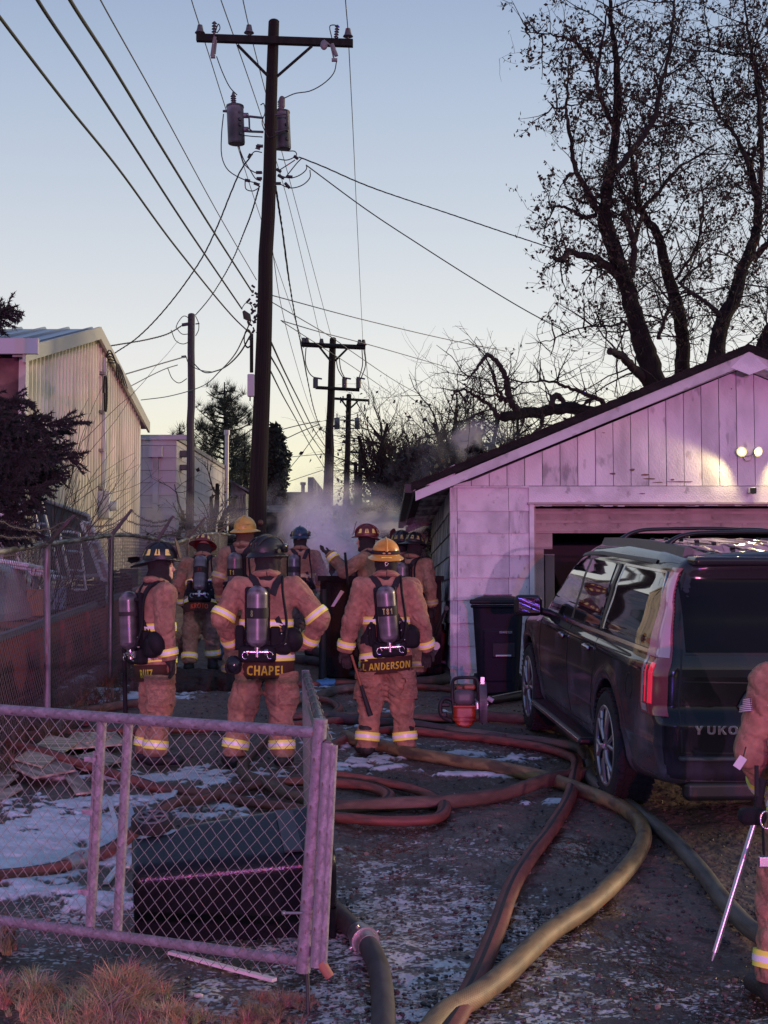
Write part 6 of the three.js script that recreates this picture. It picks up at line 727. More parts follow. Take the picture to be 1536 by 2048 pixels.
function firefighter(F) {
  const o = thing('person', F.label, 'person', F.pos, F.group); o.rotation.y = F.yaw ?? 0; const S = F.scale ?? 1; o.scale.set(S * (F.wide ?? 1), S, S);
  const r = rng(F.seed), coatM = F.dark ? turnShaded : turn, LM = F.dull ? limeD : lime, SM = F.dull ? silverD : silver, nz = F.seed * 7.3;
  const U = M4(V(0, 0.95, 0), F.lean ? -F.lean : 0, F.twist ?? 0, F.tilt ?? 0).multiply(new THREE.Matrix4().makeTranslation(0, -0.95, 0)); // upper body bends about the hips
  const sh = F.sh ?? 0.205, sy = F.sy ?? 1.455;
  const A = (F.arms ?? []).map((a, i) => { const s = i ? 1 : -1; return { s: V(s * sh, sy, 0.0), e: V(...a[0]), w: V(...a[1]), h: V(...a[2]), glove: a[3] !== 0 }; });
  let foldOn = 1; const fold = (x, y, z, k = 1) => foldOn &&  (fbm(x * 7 + nz, y * 14 + x * 4, z * 7 + nz, 3) - 0.44) * 0.036 * k - Math.pow(1 - Math.abs(noise(x * 6 + nz, y * 17 + z * 7 + x * 8, z * 6) - 0.5) * 2, 5) * 0.013 * k - Math.pow(1 - Math.abs(noise(x * 9 - y * 6, y * 9 + x * 9, z * 9 + nz) - 0.5) * 2, 6) * 0.008 * k + 0.004 * k;
  const chest = V(0, 1.34, -0.005), hipT = V(0, 1.0, 0.0);
  const fT = (x, y, z) => { const zz = z * 1.36 - (y > 1.2 ? 0.012 : 0); let f = capF(x, y, zz, V(0, 0.82, 0), V(0, 1.33, 0), 0.212, 0.205); f = smin(f, capF(x, y, zz, V(-sh + 0.06, sy - 0.015, 0.01), V(sh - 0.06, sy - 0.015, 0.01), 0.092, 0.092), 0.11); f = smin(f, capF(x, y, zz, V(0, 1.46, 0.012), V(0, 1.545, 0.0), 0.10, 0.085), 0.07); f -= 0.014 * sstep(0.98, 0.80, y); return f - fold(x, y, z, 0.6); };
  const fA = (a) => (x, y, z) => { let f = capF(x, y, z, a.s, a.e, 0.098, 0.080); f = smin(f, capF(x, y, z, a.e, a.w, 0.078, 0.068), 0.05); const wd = a.w.clone().sub(a.e).normalize(), cut = (x - a.w.x) * wd.x + (y - a.w.y) * wd.y + (z - a.w.z) * wd.z - 0.012; return smax(f - fold(x * 1.3, y, z * 1.3, 0.85), cut, 0.012); };
  const arms = A.map((a) => fA(a)), cut = (f) => (x, y, z) => smax(f(x, y, z), (F.hem ?? 0.76) - y, 0.012), fTc = cut(fT);
  const coatF = (x, y, z) => { let f = fTc(x, y, z); for (const g of arms) f = smin(f, g(x, y, z), 0.035); return smax(f, y - 1.565, 0.01); };
  const xs = A.flatMap((a) => [a.s.x, a.e.x, a.w.x]), ys = A.flatMap((a) => [a.e.y, a.w.y]), zs = A.flatMap((a) => [a.e.z, a.w.z]);
  const lo = [Math.min(-0.34, ...xs) - 0.13, Math.min(0.70, ...ys) - 0.08, Math.min(-0.26, ...zs) - 0.12], hi = [Math.max(0.34, ...xs) + 0.13, Math.max(1.62, ...ys) + 0.08, Math.max(0.26, ...zs) + 0.12];
  mk('coat', meshField(coatF, lo, hi, F.far ? 0.018 : 0.0125, 0.03).applyMatrix4(U), coatM, o);
  // collar
  { const mb = new MB(), rg = []; for (let k = 0; k <= 24; k++) { const a = k / 24 * 6.283; rg.push(V(Math.sin(a) * 0.095, 1.555 + 0.02 * Math.cos(a) + (noise(k * 0.8, nz) - 0.5) * 0.015, 0.005 + Math.cos(a) * 0.085)); } mb.tube(rg, 0.03, 8, false, null); mb.build('collar', coatM, o, U); }
  // trousers
  const Lg = F.legs.map((l, i) => ({ h: V((i ? 1 : -1) * 0.095, 0.93, 0), k: V(...l[0]), a: V(...l[1]), toe: l[2] ?? 0 }));
  const fL = (l) => (x, y, z) => { let f = capF(x, y, z, l.h, l.k, 0.126, 0.104); f = smin(f, capF(x, y, z, l.k, l.a, 0.102, 0.098), 0.05); f -= 0.02 * Math.exp(-(((y - 0.55) / 0.12) ** 2)) * 0.6; return smax(f - fold(x, y * 1.1 + 5, z, 1.15), l.a.y - 0.03 - y, 0.012); };
  const legs = Lg.map(fL), pantF = (x, y, z) => { let f = capF(x, y, z * 1.12, V(-0.05, 0.92, 0), V(0.05, 0.92, 0), 0.165, 0.165); for (const g of legs) f = smin(f, g(x, y, z), 0.05); return smax(f, y - 1.02, 0.01); };
  const lx = Lg.flatMap((l) => [l.k.x, l.a.x]), lz = Lg.flatMap((l) => [l.k.z, l.a.z]);
  mk('trousers', meshField(pantF, [Math.min(-0.25, ...lx) - 0.17, 0.0, Math.min(-0.2, ...lz) - 0.15], [Math.max(0.25, ...lx) + 0.17, 1.06, Math.max(0.2, ...lz) + 0.17], F.far ? 0.018 : 0.0135, 0.03), coatM, o);
  for (const [s, y, z] of F.pockets ?? []) { const lg = legs[s < 0 ? 0 : 1]; patch(lg, (u, v) => V(s * 0.6, y - 0.12 + 0.24 * v, z - 0.10 + 0.2 * u), V(-s, 0, 0), 10, 10, 0.026).build('pocket', coatM, o); patch(lg, (u, v) => V(s * 0.6, y + 0.06 + 0.07 * v, z - 0.105 + 0.21 * u), V(-s, 0, 0), 10, 6, 0.033).build('pocket_flap', coatM, o); }
  // boots with soles
  for (const l of Lg) { const d = V(Math.sin(l.toe), 0, -Math.cos(l.toe)), b = l.a.clone().setY(0), ff = (x, y, z) => { let f = capF(x, y, z, V(b.x, 0.22, b.z), V(b.x, 0.07, b.z), 0.075, 0.062); f = smin(f, capF(x, y * 1.15, z, V(b.x, 0.06, b.z + 0.03), V(b.x + d.x * 0.19, 0.05, b.z + d.z * 0.19), 0.062, 0.056), 0.05); return smax(f, 0.004 - y, 0.008); }; mk('boot', meshField(ff, [b.x - 0.3, -0.02, b.z - 0.3], [b.x + 0.3, 0.3, b.z + 0.16], 0.0125, 0.02), bootM, o); }
  // reflective trim: rings of lime, silver, lime
  const trim = (f, ring, w, M, full = true) => { const a = new MB(), b = new MB(); foldOn = 0; ribbon(a, f, ring, w, 0.011, 0.035, full); ribbon(b, f, ring, w * 0.38, 0.0135, 0.035, full); foldOn = 1; const t = a.build('reflective_stripe', LM, o, M); b.build('silver_band', SM, t, M); };
  const ringOf = (c, ax, rad, n = 22) => { ax = ax.clone().normalize(); const e = Math.abs(ax.y) < 0.8 ? V(0, 1, 0) : V(1, 0, 0), u = new THREE.Vector3().crossVectors(ax, e).normalize(), v = new THREE.Vector3().crossVectors(ax, u), P2 = []; for (let k = 0; k < n; k++) { const t = k / n * 6.283; P2.push(c.clone().addScaledVector(u, Math.cos(t) * rad).addScaledVector(v, Math.sin(t) * rad)); } return P2; };
  const ell = (y, sl = 0) => { const P2 = []; for (let k = 0; k < 28; k++) { const t = k / 28 * 6.283; P2.push(V(Math.cos(t) * 0.23, y + sl * Math.cos(t), Math.sin(t) * 0.17)); } return P2; };
  trim(fT, ell(1.165), 0.068, U); trim(fT, ell((F.hem ?? 0.76) + 0.125, F.slope ?? 0), 0.07, U);
  A.forEach((a, i) => { trim(arms[i], ringOf(a.w.clone().lerp(a.e, 0.22), a.w.clone().sub(a.e), 0.075), 0.062, U); if (F.upperTrim) trim(arms[i], ringOf(a.s.clone().lerp(a.e, 0.86), a.e.clone().sub(a.s), 0.085), 0.062, U); });
  Lg.forEach((l, i) => trim(legs[i], ringOf(l.a.clone().lerp(l.k, 0.17), l.a.clone().sub(l.k), 0.1), 0.075));
  // name panel hanging below the coat's back hem
  if (F.name !== undefined) { const W = F.nameW ?? 0.2, y1 = (F.hem ?? 0.76) + 0.085, y0 = y1 - 0.135, sl = F.slope ?? 0, na = F.nameAt ?? 0, rx = V(Math.cos(na), 0, -Math.sin(na)), rz = V(Math.sin(na), 0, Math.cos(na)); const g = patch(fT, (u, v) => { const q = (u - 0.5) * 2 * W; return V(0, y0 + (y1 - y0) * v + sl * q * 1.6, 0).addScaledVector(rx, q).addScaledVector(rz, 0.6); }, rz.clone().negate(), 26, 8, 0.012, 0.004); const m = F.name ? mat([0.9, 0.9, 0.9], 0.85, 0, { map: textTex(F.name, 512, 128, '#4a2a20', F.ink ?? '#d8c63c', F.nameSize ?? 84, 0) }) : panelBr; g.build('name_panel', m, o, U); }
  // head, hands and neck: one skin body
  { const hd = V(0, 1.685, -0.03), look = F.look ?? 0, cl = Math.cos(look), sl = Math.sin(look), rl = (x, z) => [x * cl + z * sl, -x * sl + z * cl]; const skull = (X, y, Z) => { const [x, z] = rl(X, Z + 0.03); const q = (a, b, c, cx, cy, cz) => { const k = Math.hypot((x - cx) / a, (y - cy) / b, (z - cz) / c); return (k - 1) * Math.min(a, b, c); };
      let f = q(0.076, 0.105, 0.094, 0, 1.70, 0.0); f = smin(f, q(0.06, 0.085, 0.07, 0, 1.645, -0.035), 0.04); f = smin(f, q(0.036, 0.03, 0.03, 0, 1.592, -0.078), 0.03); f = smin(f, capF(x, y, z, V(0, 1.695, -0.088), V(0, 1.658, -0.117), 0.008, 0.015), 0.014); f = smin(f, q(0.026, 0.011, 0.012, 0, 1.622, -0.098), 0.008); f = smin(f, q(0.055, 0.012, 0.014, 0, 1.712, -0.082), 0.02);
      for (const s of [-1, 1]) { f = smin(f, q(0.012, 0.03, 0.019, s * 0.077, 1.672, 0.004), 0.008); f = smax(f, -q(0.017, 0.010, 0.012, s * 0.032, 1.693, -0.094), 0.01); f = smin(f, q(0.011, 0.009, 0.008, s * 0.032, 1.693, -0.081), 0.002); f = smin(f, q(0.024, 0.02, 0.02, s * 0.04, 1.655, -0.07), 0.02); } return smin(f, capF(X, y, Z, V(0, 1.60, -0.015), V(0, 1.46, 0.0), 0.056, 0.066), 0.03); };
    const core = (x, y, z) => { let f = capF(x, y, z * 1.2, V(0, 0.95, 0), V(0, 1.36, 0), 0.13, 0.14); f = smin(f, capF(x, y, z, V(-sh + 0.05, sy, 0), V(sh - 0.05, sy, 0), 0.05, 0.05), 0.08); for (const a of A) { f = smin(f, capF(x, y, z, a.s, a.e, 0.05, 0.042), 0.04); f = smin(f, capF(x, y, z, a.e, a.w, 0.042, 0.03), 0.03); } return smin(f, capF(x, y, z, V(0, 1.46, 0), V(0, 1.56, -0.01), 0.06, 0.055), 0.04); };
    const gs = [meshField(core, [lo[0], 0.78, lo[2]], [hi[0], 1.56, hi[2]], 0.022, 0.04), meshField(skull, [-0.12, 1.47, -0.2], [0.12, 1.83, 0.12], F.face ? 0.0055 : 0.008, 0.01)];
    const hand = (a, i, glove) => { const d = a.h.clone().sub(a.w).normalize(), up = Math.abs(d.y) < 0.8 ? V(0, 1, 0) : V(0, 0, 1), sd = new THREE.Vector3().crossVectors(d, up).normalize(), pn = new THREE.Vector3().crossVectors(sd, d).normalize().multiplyScalar(F.curl?.[i] ?? 1), g = glove ? 1.22 : 1, B = []; const at = (p, q, s) => a.w.clone().addScaledVector(d, p).addScaledVector(sd, q).addScaledVector(pn, s);
      B.push([at(-0.03, 0, 0), at(0.025, 0, 0), 0.031 * g, 0.034 * g]); for (let k = 0; k < 4; k++) { const q = (k - 1.5) * 0.021, L = [0.070, 0.080, 0.075, 0.058][k]; B.push([at(0.02, q * 0.8, 0), at(0.088, q, 0.004), 0.017 * g, 0.0125 * g]); const m = at(0.088 + L * 0.45, q * 1.05, 0.018), e = at(0.088 + L * 0.78, q * 1.0, 0.048); B.push([at(0.088, q, 0.004), m, 0.0108 * g, 0.0098 * g], [m, e, 0.0098 * g, 0.0082 * g]); }
      const ts = i ? -1 : 1; B.push([at(0.012, ts * 0.025, 0.008), at(0.052, ts * 0.052, 0.024), 0.016 * g, 0.0125 * g], [at(0.052, ts * 0.052, 0.024), at(0.088, ts * 0.056, 0.044), 0.012 * g, 0.0095 * g]);
      const f = (x, y, z) => { let m = 9; for (let k = 0; k < B.length; k++) { const c = capF(x, y, z, ...B[k]); m = k < 1 || B[k][2] > 0.0155 ? smin(m, c, 0.014) : smin(m, c, 0.005); } return m; }; const bb = B.flatMap((b) => [b[0], b[1]]), l2 = [0, 1, 2].map((c) => Math.min(...bb.map((p) => p.getComponent(c))) - 0.05), h2 = [0, 1, 2].map((c) => Math.max(...bb.map((p) => p.getComponent(c))) + 0.05); return meshField(f, l2, h2, F.far ? 0.007 : 0.0048, 0.01); };
    A.forEach((a, i) => { gs.push(hand(a, i, false)); if (a.glove) { mk('glove', hand(a, i, true).applyMatrix4(U), leather, o); new MB().cyl(a.w.clone().lerp(a.e, 0.06), a.w.clone().lerp(a.h, 0.25), 0.052, 0.046, 14).build('glove_cuff', leather, o, U); } });
    mk('body', mergeGeometries(gs).applyMatrix4(U), F.skin ?? skinM, o);
    if (F.face) { const e = new MB(); for (const s of [-1, 1]) { const [ex, ez] = [s * 0.032, -0.088 + 0.0]; e.add(new THREE.SphereGeometry(0.0048, 8, 6), M4(V(ex * cl - ez * sl, 1.693, ex * sl + ez * cl - 0.03))); } e.build('eyes', blackMat, o, U); }
    // hood round neck and ears
    const hoodF = (X, y, Z) => { const [x, z] = rl(X, Z + 0.03); let f = Math.min(skull(X, y, Z) - 0.012, capF(X, y, Z, V(0, 1.62, -0.005), V(0, 1.50, 0.005), 0.088, 0.105) - (noise(X * 22, y * 30, Z * 22 + nz) - 0.5) * 0.016); f = smax(f, y - 1.735, 0.01); f = smax(f, 1.505 - y, 0.01); const face = Math.hypot((x) / 0.058, (y - 1.66) / 0.09, (z + 0.10) / (F.face ? 0.125 : 0.07)) - 1; return smax(f, -face * 0.06, 0.01); };
    if (F.hood !== 0) mk('hood', meshField(hoodF, [-0.16, 1.48, -0.2], [0.16, 1.76, 0.16], 0.009, 0.015).applyMatrix4(U), F.hoodMat ?? hoodM, o); }
  // helmet
  const HM = U.clone().multiply(M4(V(0, 1.755, -0.03), F.nod ?? 0, F.look ? -F.look : 0, F.headTilt ?? 0)); helmet(o, F.helmet, HM, F);
  // breathing apparatus
  if (F.tank !== 0) { const T = U.clone().multiply(M4(V(F.tankX ?? 0, 1.22, 0.245), 0.05, 0, F.tankTilt ?? 0)), R = 0.083, h = 0.5, prof = []; for (let k = 0; k <= 8; k++) { const a = k / 8 * 1.571; prof.push([Math.sin(a) * R, -h / 2 + 0.07 * (1 - Math.cos(a))]); } for (let k = 0; k <= 8; k++) { const a = (1 - k / 8) * 1.571; prof.push([Math.max(0.0005, Math.sin(a) * R), h / 2 - 0.075 * (1 - Math.cos(a)) ]); } const lg = new THREE.LatheGeometry(prof.map(([a, b]) => new THREE.Vector2(Math.max(a, 0.0005), b)), 28); const cy = new MB().add(lg).build('air_cylinder', cylM, o, T); new MB().cyl(V(0, -h / 2 - 0.012, 0), V(0, -h / 2 + 0.015, 0), 0.026, 0.03, 14).build('cylinder_neck', brass, cy, T);
    const bd = F.tankText, by = F.bandY ?? 0.03, bh = F.bandH ?? 0.085; const bg = new THREE.CylinderGeometry(R + 0.005, R + 0.005, bh, 32, 1, true); const bm = mat([0.9, 0.9, 0.9], 0.7, 0, bd ? { map: textTex(bd, 512, 96, F.bandBg ?? '#17141c', F.bandInk ?? '#d6c878', 78) } : { color: C(0.03, 0.02, 0.025) }); if (bd) { const uv = bg.attributes.uv; for (let k = 0; k < uv.count; k++) uv.setX(k, ((uv.getX(k) * 2 + (F.bandTurn ?? 0)) % 10)); bm.map.wrapS = THREE.RepeatWrapping; } new MB().add(bg, M4(V(0, by, 0), 0, Math.PI / 2)).build('cylinder_band', bm, cy, T);
    const v = new MB(); v.cyl(V(-0.05, -h / 2 - 0.035, 0), V(0.055, -h / 2 - 0.035, 0), 0.02, 0.018, 10).cyl(V(0, -h / 2 - 0.075, 0), V(0, -h / 2 + 0.0, 0), 0.02, 0.022, 10).cyl(V(0.055, -h / 2 - 0.035, 0), V(0.085, -h / 2 - 0.035, 0), 0.03, 0.03, 12).cyl(V(-0.085, -h / 2 - 0.03, 0.0), V(-0.05, -h / 2 - 0.035, 0), 0.012, 0.014, 8); const ring = (cx) => { const q = []; for (let k = 0; k <= 12; k++) { const a = k / 12 * 5.2; q.push(V(cx + Math.cos(a) * 0.022, -h / 2 - 0.06 + Math.sin(a) * 0.028, 0.02)); } return q; }; v.tube(ring(-0.095), 0.005, 5).tube(ring(0.1), 0.005, 5); v.build('cylinder_valve', brass, o, T);
    const bp = new MB(), plate = M4(V(F.tankX ?? 0, 1.2, 0.165), 0.05, 0, F.tankTilt ?? 0); bp.rbox(0, 0, 0, 0.2, 0.52, 0.05, 0.022, plate, 3).rbox(0, -0.28, 0.01, 0.30, 0.14, 0.12, 0.035, plate, 3).rbox(-0.14, -0.15, 0.0, 0.07, 0.2, 0.06, 0.02, plate, 3).rbox(0.14, -0.17, 0.0, 0.08, 0.22, 0.06, 0.02, plate, 3); bp.rbox(0, 0.2, 0.025, 0.19, 0.035, 0.07, 0.01, plate).rbox(0.2, -0.2, -0.03, 0.14, 0.19, 0.12, 0.05, plate, 3); bp.build('backplate', gearB, o, U);
    const st = new MB(), hf = (x, y, z) => Math.min(fT(x, y, z)); for (const s of [-1, 1]) { ribbon(st, hf, [V(s * 0.05, 1.40, 0.2), V(s * 0.085, 1.50, 0.13), V(s * 0.12, 1.54, 0.02), V(s * 0.125, 1.45, -0.14), V(s * 0.13, 1.25, -0.19)], 0.056, 0.014, 0.03); } ribbon(st, hf, ell(0.985), 0.075, 0.016, 0.035, true); for (const s of [-1, 1]) ribbon(st, hf, [V(s * 0.09, 1.2, 0.18), V(s * 0.19, 1.08, 0.13), V(s * 0.22, 1.0, 0.04)], 0.04, 0.014, 0.03); st.build('harness_strap', strapM, o, U);
    const hs = new MB(); hs.tube(spline([V(0.05, 0.97, 0.22), V(0.13, 1.0, 0.24), V(0.16, 1.15, 0.2), V(0.13, 1.42, 0.16), V(0.13, 1.55, 0.05), V(0.15, 1.45, -0.15)], 26), 0.011, 7).tube(spline([V(-0.06, 0.96, 0.23), V(-0.12, 1.0, 0.23), V(-0.13, 1.12, 0.21)], 12), 0.008, 6); const bt = new MB(); for (const [a, b] of [[-0.13, 1.05], [0.12, 1.08], [0.15, 1.0], [0.12, 1.0], [-0.15, 1.1]]) bt.add(new THREE.SphereGeometry(0.009, 8, 6), M4(V(a, b, 0.215))); hs.build('air_hose', gearB, o, U); bt.build('harness_stud', brass, o, U);
    if (F.bag !== 0) { const bgm = new MB(); bgm.add(new THREE.SphereGeometry(1, 18, 14), M4(V(F.bagX ?? 0.21, 1.03, 0.10), 0.2, 0.3, 0.2, V(0.085, 0.105, 0.075))); bgm.build('mask_pouch', gearB, o, U); } }
  return o;
}
const hYellow = mat([0.72, 0.34, 0.03], 0.35, 0, { map: rept(T_soft, 1, 1), clearcoat: 0.4, clearcoatRoughness: 0.25 }), hPale = mat([0.62, 0.40, 0.08], 0.4, 0, { map: rept(T_soft, 1, 1) }), hBlack = mat([0.016, 0.016, 0.018], 0.4, 0, B_fine(0.0015, 4)), hRed = mat([0.12, 0.012, 0.01], 0.45, 0, { clearcoat: 0.4 }), hBrown = mat([0.07, 0.03, 0.02], 0.6), hBlue = mat([0.015, 0.03, 0.06], 0.35, 0, { clearcoat: 0.4 });
function helmet(o, kind, M, F) { // own axes: y up through the crown, front is -z
  const trad = kind.startsWith('trad'), shell = kind === 'yellow' ? hYellow : kind === 'pale' ? hPale : kind === 'trad_red' ? hRed : kind === 'trad_brown' ? hBrown : kind === 'blue' ? hBlue : hBlack, a = 0.122, b = trad ? 0.135 : 0.132, c = 0.150, mb = new MB();
  const dome = new THREE.SphereGeometry(1, 36, 18, 0, 6.2832, 0, 1.72); mb.add(dome, M4(V(0, 0, 0), 0, 0, 0, V(a, b, c)));
  const hg = new MB(), N = 48, out = (t) => { const bk = Math.max(0, Math.cos(t)), fr = Math.max(0, -Math.cos(t)), sd = Math.abs(Math.sin(t)); return trad ? 0.035 * sd * sd + 0.038 * fr + 0.105 * Math.pow(bk, 1.4) : kind === 'blue' || kind === 'black' ? 0.018 + 0.03 * fr + 0.012 * bk : 0.028 + 0.035 * fr + 0.032 * bk; }, dy = (t) => { const bk = Math.max(0, Math.cos(t)); return trad ? -0.012 - 0.05 * bk : -0.018 - 0.012 * bk; };
  const P2 = (t, k, h) => { const q = out(t) * k, sx = Math.sin(t), cz = Math.cos(t); return V(sx * (a * 0.985 + q), -0.018 + dy(t) * k * (trad ? 1 : 1.2) + (trad ? 0.012 * Math.abs(Math.sin(t)) * k * k * 1.2 : 0) + h, cz * (c * 0.985 + q)); };
  for (let k = 0; k < N; k++) { const t0 = k / N * 6.2832, t1 = (k + 1) / N * 6.2832; for (const [k0, k1] of [[0, 0.5], [0.5, 1]]) { hg.face([P2(t0, k0, 0.005), P2(t0, k1, 0.005), P2(t1, k1, 0.005), P2(t1, k0, 0.005)]); hg.face([P2(t0, k0, -0.004), P2(t1, k0, -0.004), P2(t1, k1, -0.004), P2(t0, k1, -0.004)]); } }
  const rim = []; for (let k = 0; k <= N; k++) rim.push(P2(k / N * 6.2832, 1, 0)); hg.tube(rim, 0.0055, 6, false);
  const top = mb.build('helmet', shell, o, M); hg.build('helmet_brim', shell, top, M);
  const rib = new MB(); if (trad) for (let k = 0; k < 4; k++) { const t = k / 4 * 3.1416, q = []; for (let j = 0; j <= 16; j++) { const p = -1.35 + 2.7 * j / 16; q.push(V(Math.sin(p) * Math.sin(t) * (a + 0.004), Math.cos(p) * (b + 0.005), Math.sin(p) * Math.cos(t) * (c + 0.004))); } rib.tube(q, k === 0 ? 0.009 : 0.006, 6); } else { const q = []; for (let j = 0; j <= 18; j++) { const p = -1.4 + 2.8 * j / 18; q.push(V(0, Math.cos(p) * (b + 0.003), Math.sin(p) * (c + 0.003))); } rib.tube(q, 0.011, 8); if (kind === 'black') for (const s of [-1, 1]) { const w = []; for (let j = 0; j <= 14; j++) { const p = -1.2 + 2.4 * j / 14; w.push(V(s * (0.05 + 0.02 * Math.cos(p)), Math.cos(p) * (b * 0.93), Math.sin(p) * (c + 0.001))); } rib.tube(w, 0.007, 6); } } rib.build('helmet_rib', shell, top, M);
  const ellip = (x, y, z) => (Math.hypot(x / a, y / b, z / c) - 1) * 0.12;
  if (trad) { // reflective tetrahedrons and leather front
    const TM = kind === 'trad_brown' ? limeD : F.dull ? limeD : mat([0.85, 0.78, 0.2], 0.5); for (let k = 0; k < 10; k++) { const t = (k + 0.5) / 10 * 6.2832; if (Math.cos(t) < -0.85) continue; const rad = (u, y) => { const rr = Math.sqrt(Math.max(0, 1 - (y / b) ** 2)), w = t + u; return V(Math.sin(w) * (a * rr + 0.004), y, Math.cos(w) * (c * rr + 0.004)); }; new MB().face([rad(-0.17, 0.022), rad(0.17, 0.022), rad(0.11, 0.075), rad(-0.11, 0.075)]).build('helmet_reflector', TM, top, M); }
    const sh = new MB(), q = (x, y, z) => V(x, y, z); sh.hexa([q(-0.05, 0.0, -c - 0.028), q(0.05, 0.0, -c - 0.028), q(0.045, 0.0, -c - 0.02), q(-0.045, 0.0, -c - 0.02), q(-0.062, 0.135, -c + 0.006), q(0.062, 0.135, -c + 0.006), q(0.058, 0.135, -c + 0.014), q(-0.058, 0.135, -c + 0.014)]); sh.hexa([q(-0.062, 0.135, -c + 0.006), q(0.062, 0.135, -c + 0.006), q(0.058, 0.135, -c + 0.014), q(-0.058, 0.135, -c + 0.014), q(-0.02, 0.17, -c + 0.02), q(0.02, 0.17, -c + 0.02), q(0.02, 0.17, -c + 0.028), q(-0.02, 0.17, -c + 0.028)]); sh.build('helmet_front', hBrown, top, M);
    const fl = new MB(); if (F.tabs) { const r = rng(9); for (let k = 0; k < 7; k++) { const s = V(-0.06 + 0.03 * r(), -0.04 + 0.05 * r(), c + 0.03); fl.face([s, s.clone().add(V(0.03, 0.01, 0.03)), s.clone().add(V(-0.03 + 0.04 * r(), 0.02 * r() - 0.01, 0.12)), s.clone().add(V(-0.03, -0.02, 0.09))]); } fl.build('helmet_tab', hBlack, top, M); } }
  else if (kind === 'yellow') { const st = new MB(), ring = (y, a0, a1) => { const q = []; for (let k = 0; k <= 22; k++) { const t = a0 + (a1 - a0) * k / 22; q.push(V(Math.sin(t) * a, y, Math.cos(t) * c)); } return q; }; ribbon(st, ellip, ring(0.012, -2.5, 2.5), 0.036, 0.004, 0.02); const g = st.build('goggle_strap', strapM, top, M); const ho = new MB(); for (const s of [-1, 1]) { const [p] = snap(ellip, V(s * 0.023, 0.008, c), 0.006); ho.add(new THREE.SphereGeometry(1, 12, 8), M4(p, 0, 0, 0, V(0.014, 0.007, 0.003))); } ho.build('strap_slot', hYellow, g, M); new MB().hexa([[-0.045, -0.047, 0.1755], [0.045, -0.047, 0.1755], [0.045, -0.044, 0.165], [-0.045, -0.044, 0.165], [-0.045, -0.024, 0.1705], [0.045, -0.024, 0.1705], [0.045, -0.022, 0.16], [-0.045, -0.022, 0.16]].map((p) => V(...p))).build('helmet_reflector', lime, top, M); const q = []; for (let k = 0; k <= 14; k++) { const t = k / 14 * 6.283; q.push(V(Math.cos(t) * 0.014, -0.085 + Math.sin(t) * 0.016, 0.15)); } new MB().tube(q, 0.003, 5).build('helmet_ring', brass, top, M); }
  else if (kind === 'pale') { const q = []; for (let k = 0; k <= 14; k++) { const t = k / 14 * 6.283; q.push(V(Math.cos(t) * 0.016, -0.04 + Math.sin(t) * 0.018, 0.178)); } new MB().tube(q, 0.003, 5).build('helmet_ring', brass, top, M); }
  else { const vz = new MB(), q = []; for (let k = 0; k <= 18; k++) { const t = 1.9 + 2.48 * k / 18; q.push(V(Math.sin(t) * (a + 0.02), 0.03, Math.cos(t) * (c + 0.03))); } vz.tube(q, 0.014, 6, true, [1, 2.6]); vz.build('visor', mat([0.01, 0.012, 0.016], 0.12), top, M); for (const s of [-1, 1]) new MB().cyl(V(s * (a - 0.01), 0.0, 0), V(s * (a + 0.03), 0.0, 0), 0.02, 0.018, 12).build('visor_pivot', hBlack, top, M); new MB().hexa([[-0.026, 0.028, c - 0.006], [0.026, 0.028, c - 0.006], [0.026, 0.028, c - 0.02], [-0.026, 0.028, c - 0.02], [-0.017, 0.066, c - 0.019], [0.017, 0.066, c - 0.019], [0.017, 0.066, c - 0.034], [-0.017, 0.066, c - 0.034]].map((p) => V(...p))).build('helmet_reflector', kind === 'blue' ? mat([0.1, 0.2, 0.4], 0.4) : mat([0.4, 0.06, 0.06], 0.5), top, M); const g = []; for (let k = 0; k <= 14; k++) { const t = k / 14 * 6.283; g.push(V(Math.cos(t) * 0.016, -0.055 + Math.sin(t) * 0.018, c + 0.012)); } new MB().tube(g, 0.003, 5).build('helmet_ring', brass, top, M); }
}
const at = (px, d, dx = 0) => onG(P(px, 1200, d).x + dx, -d);
const crew = 'firefighters standing in the alley';
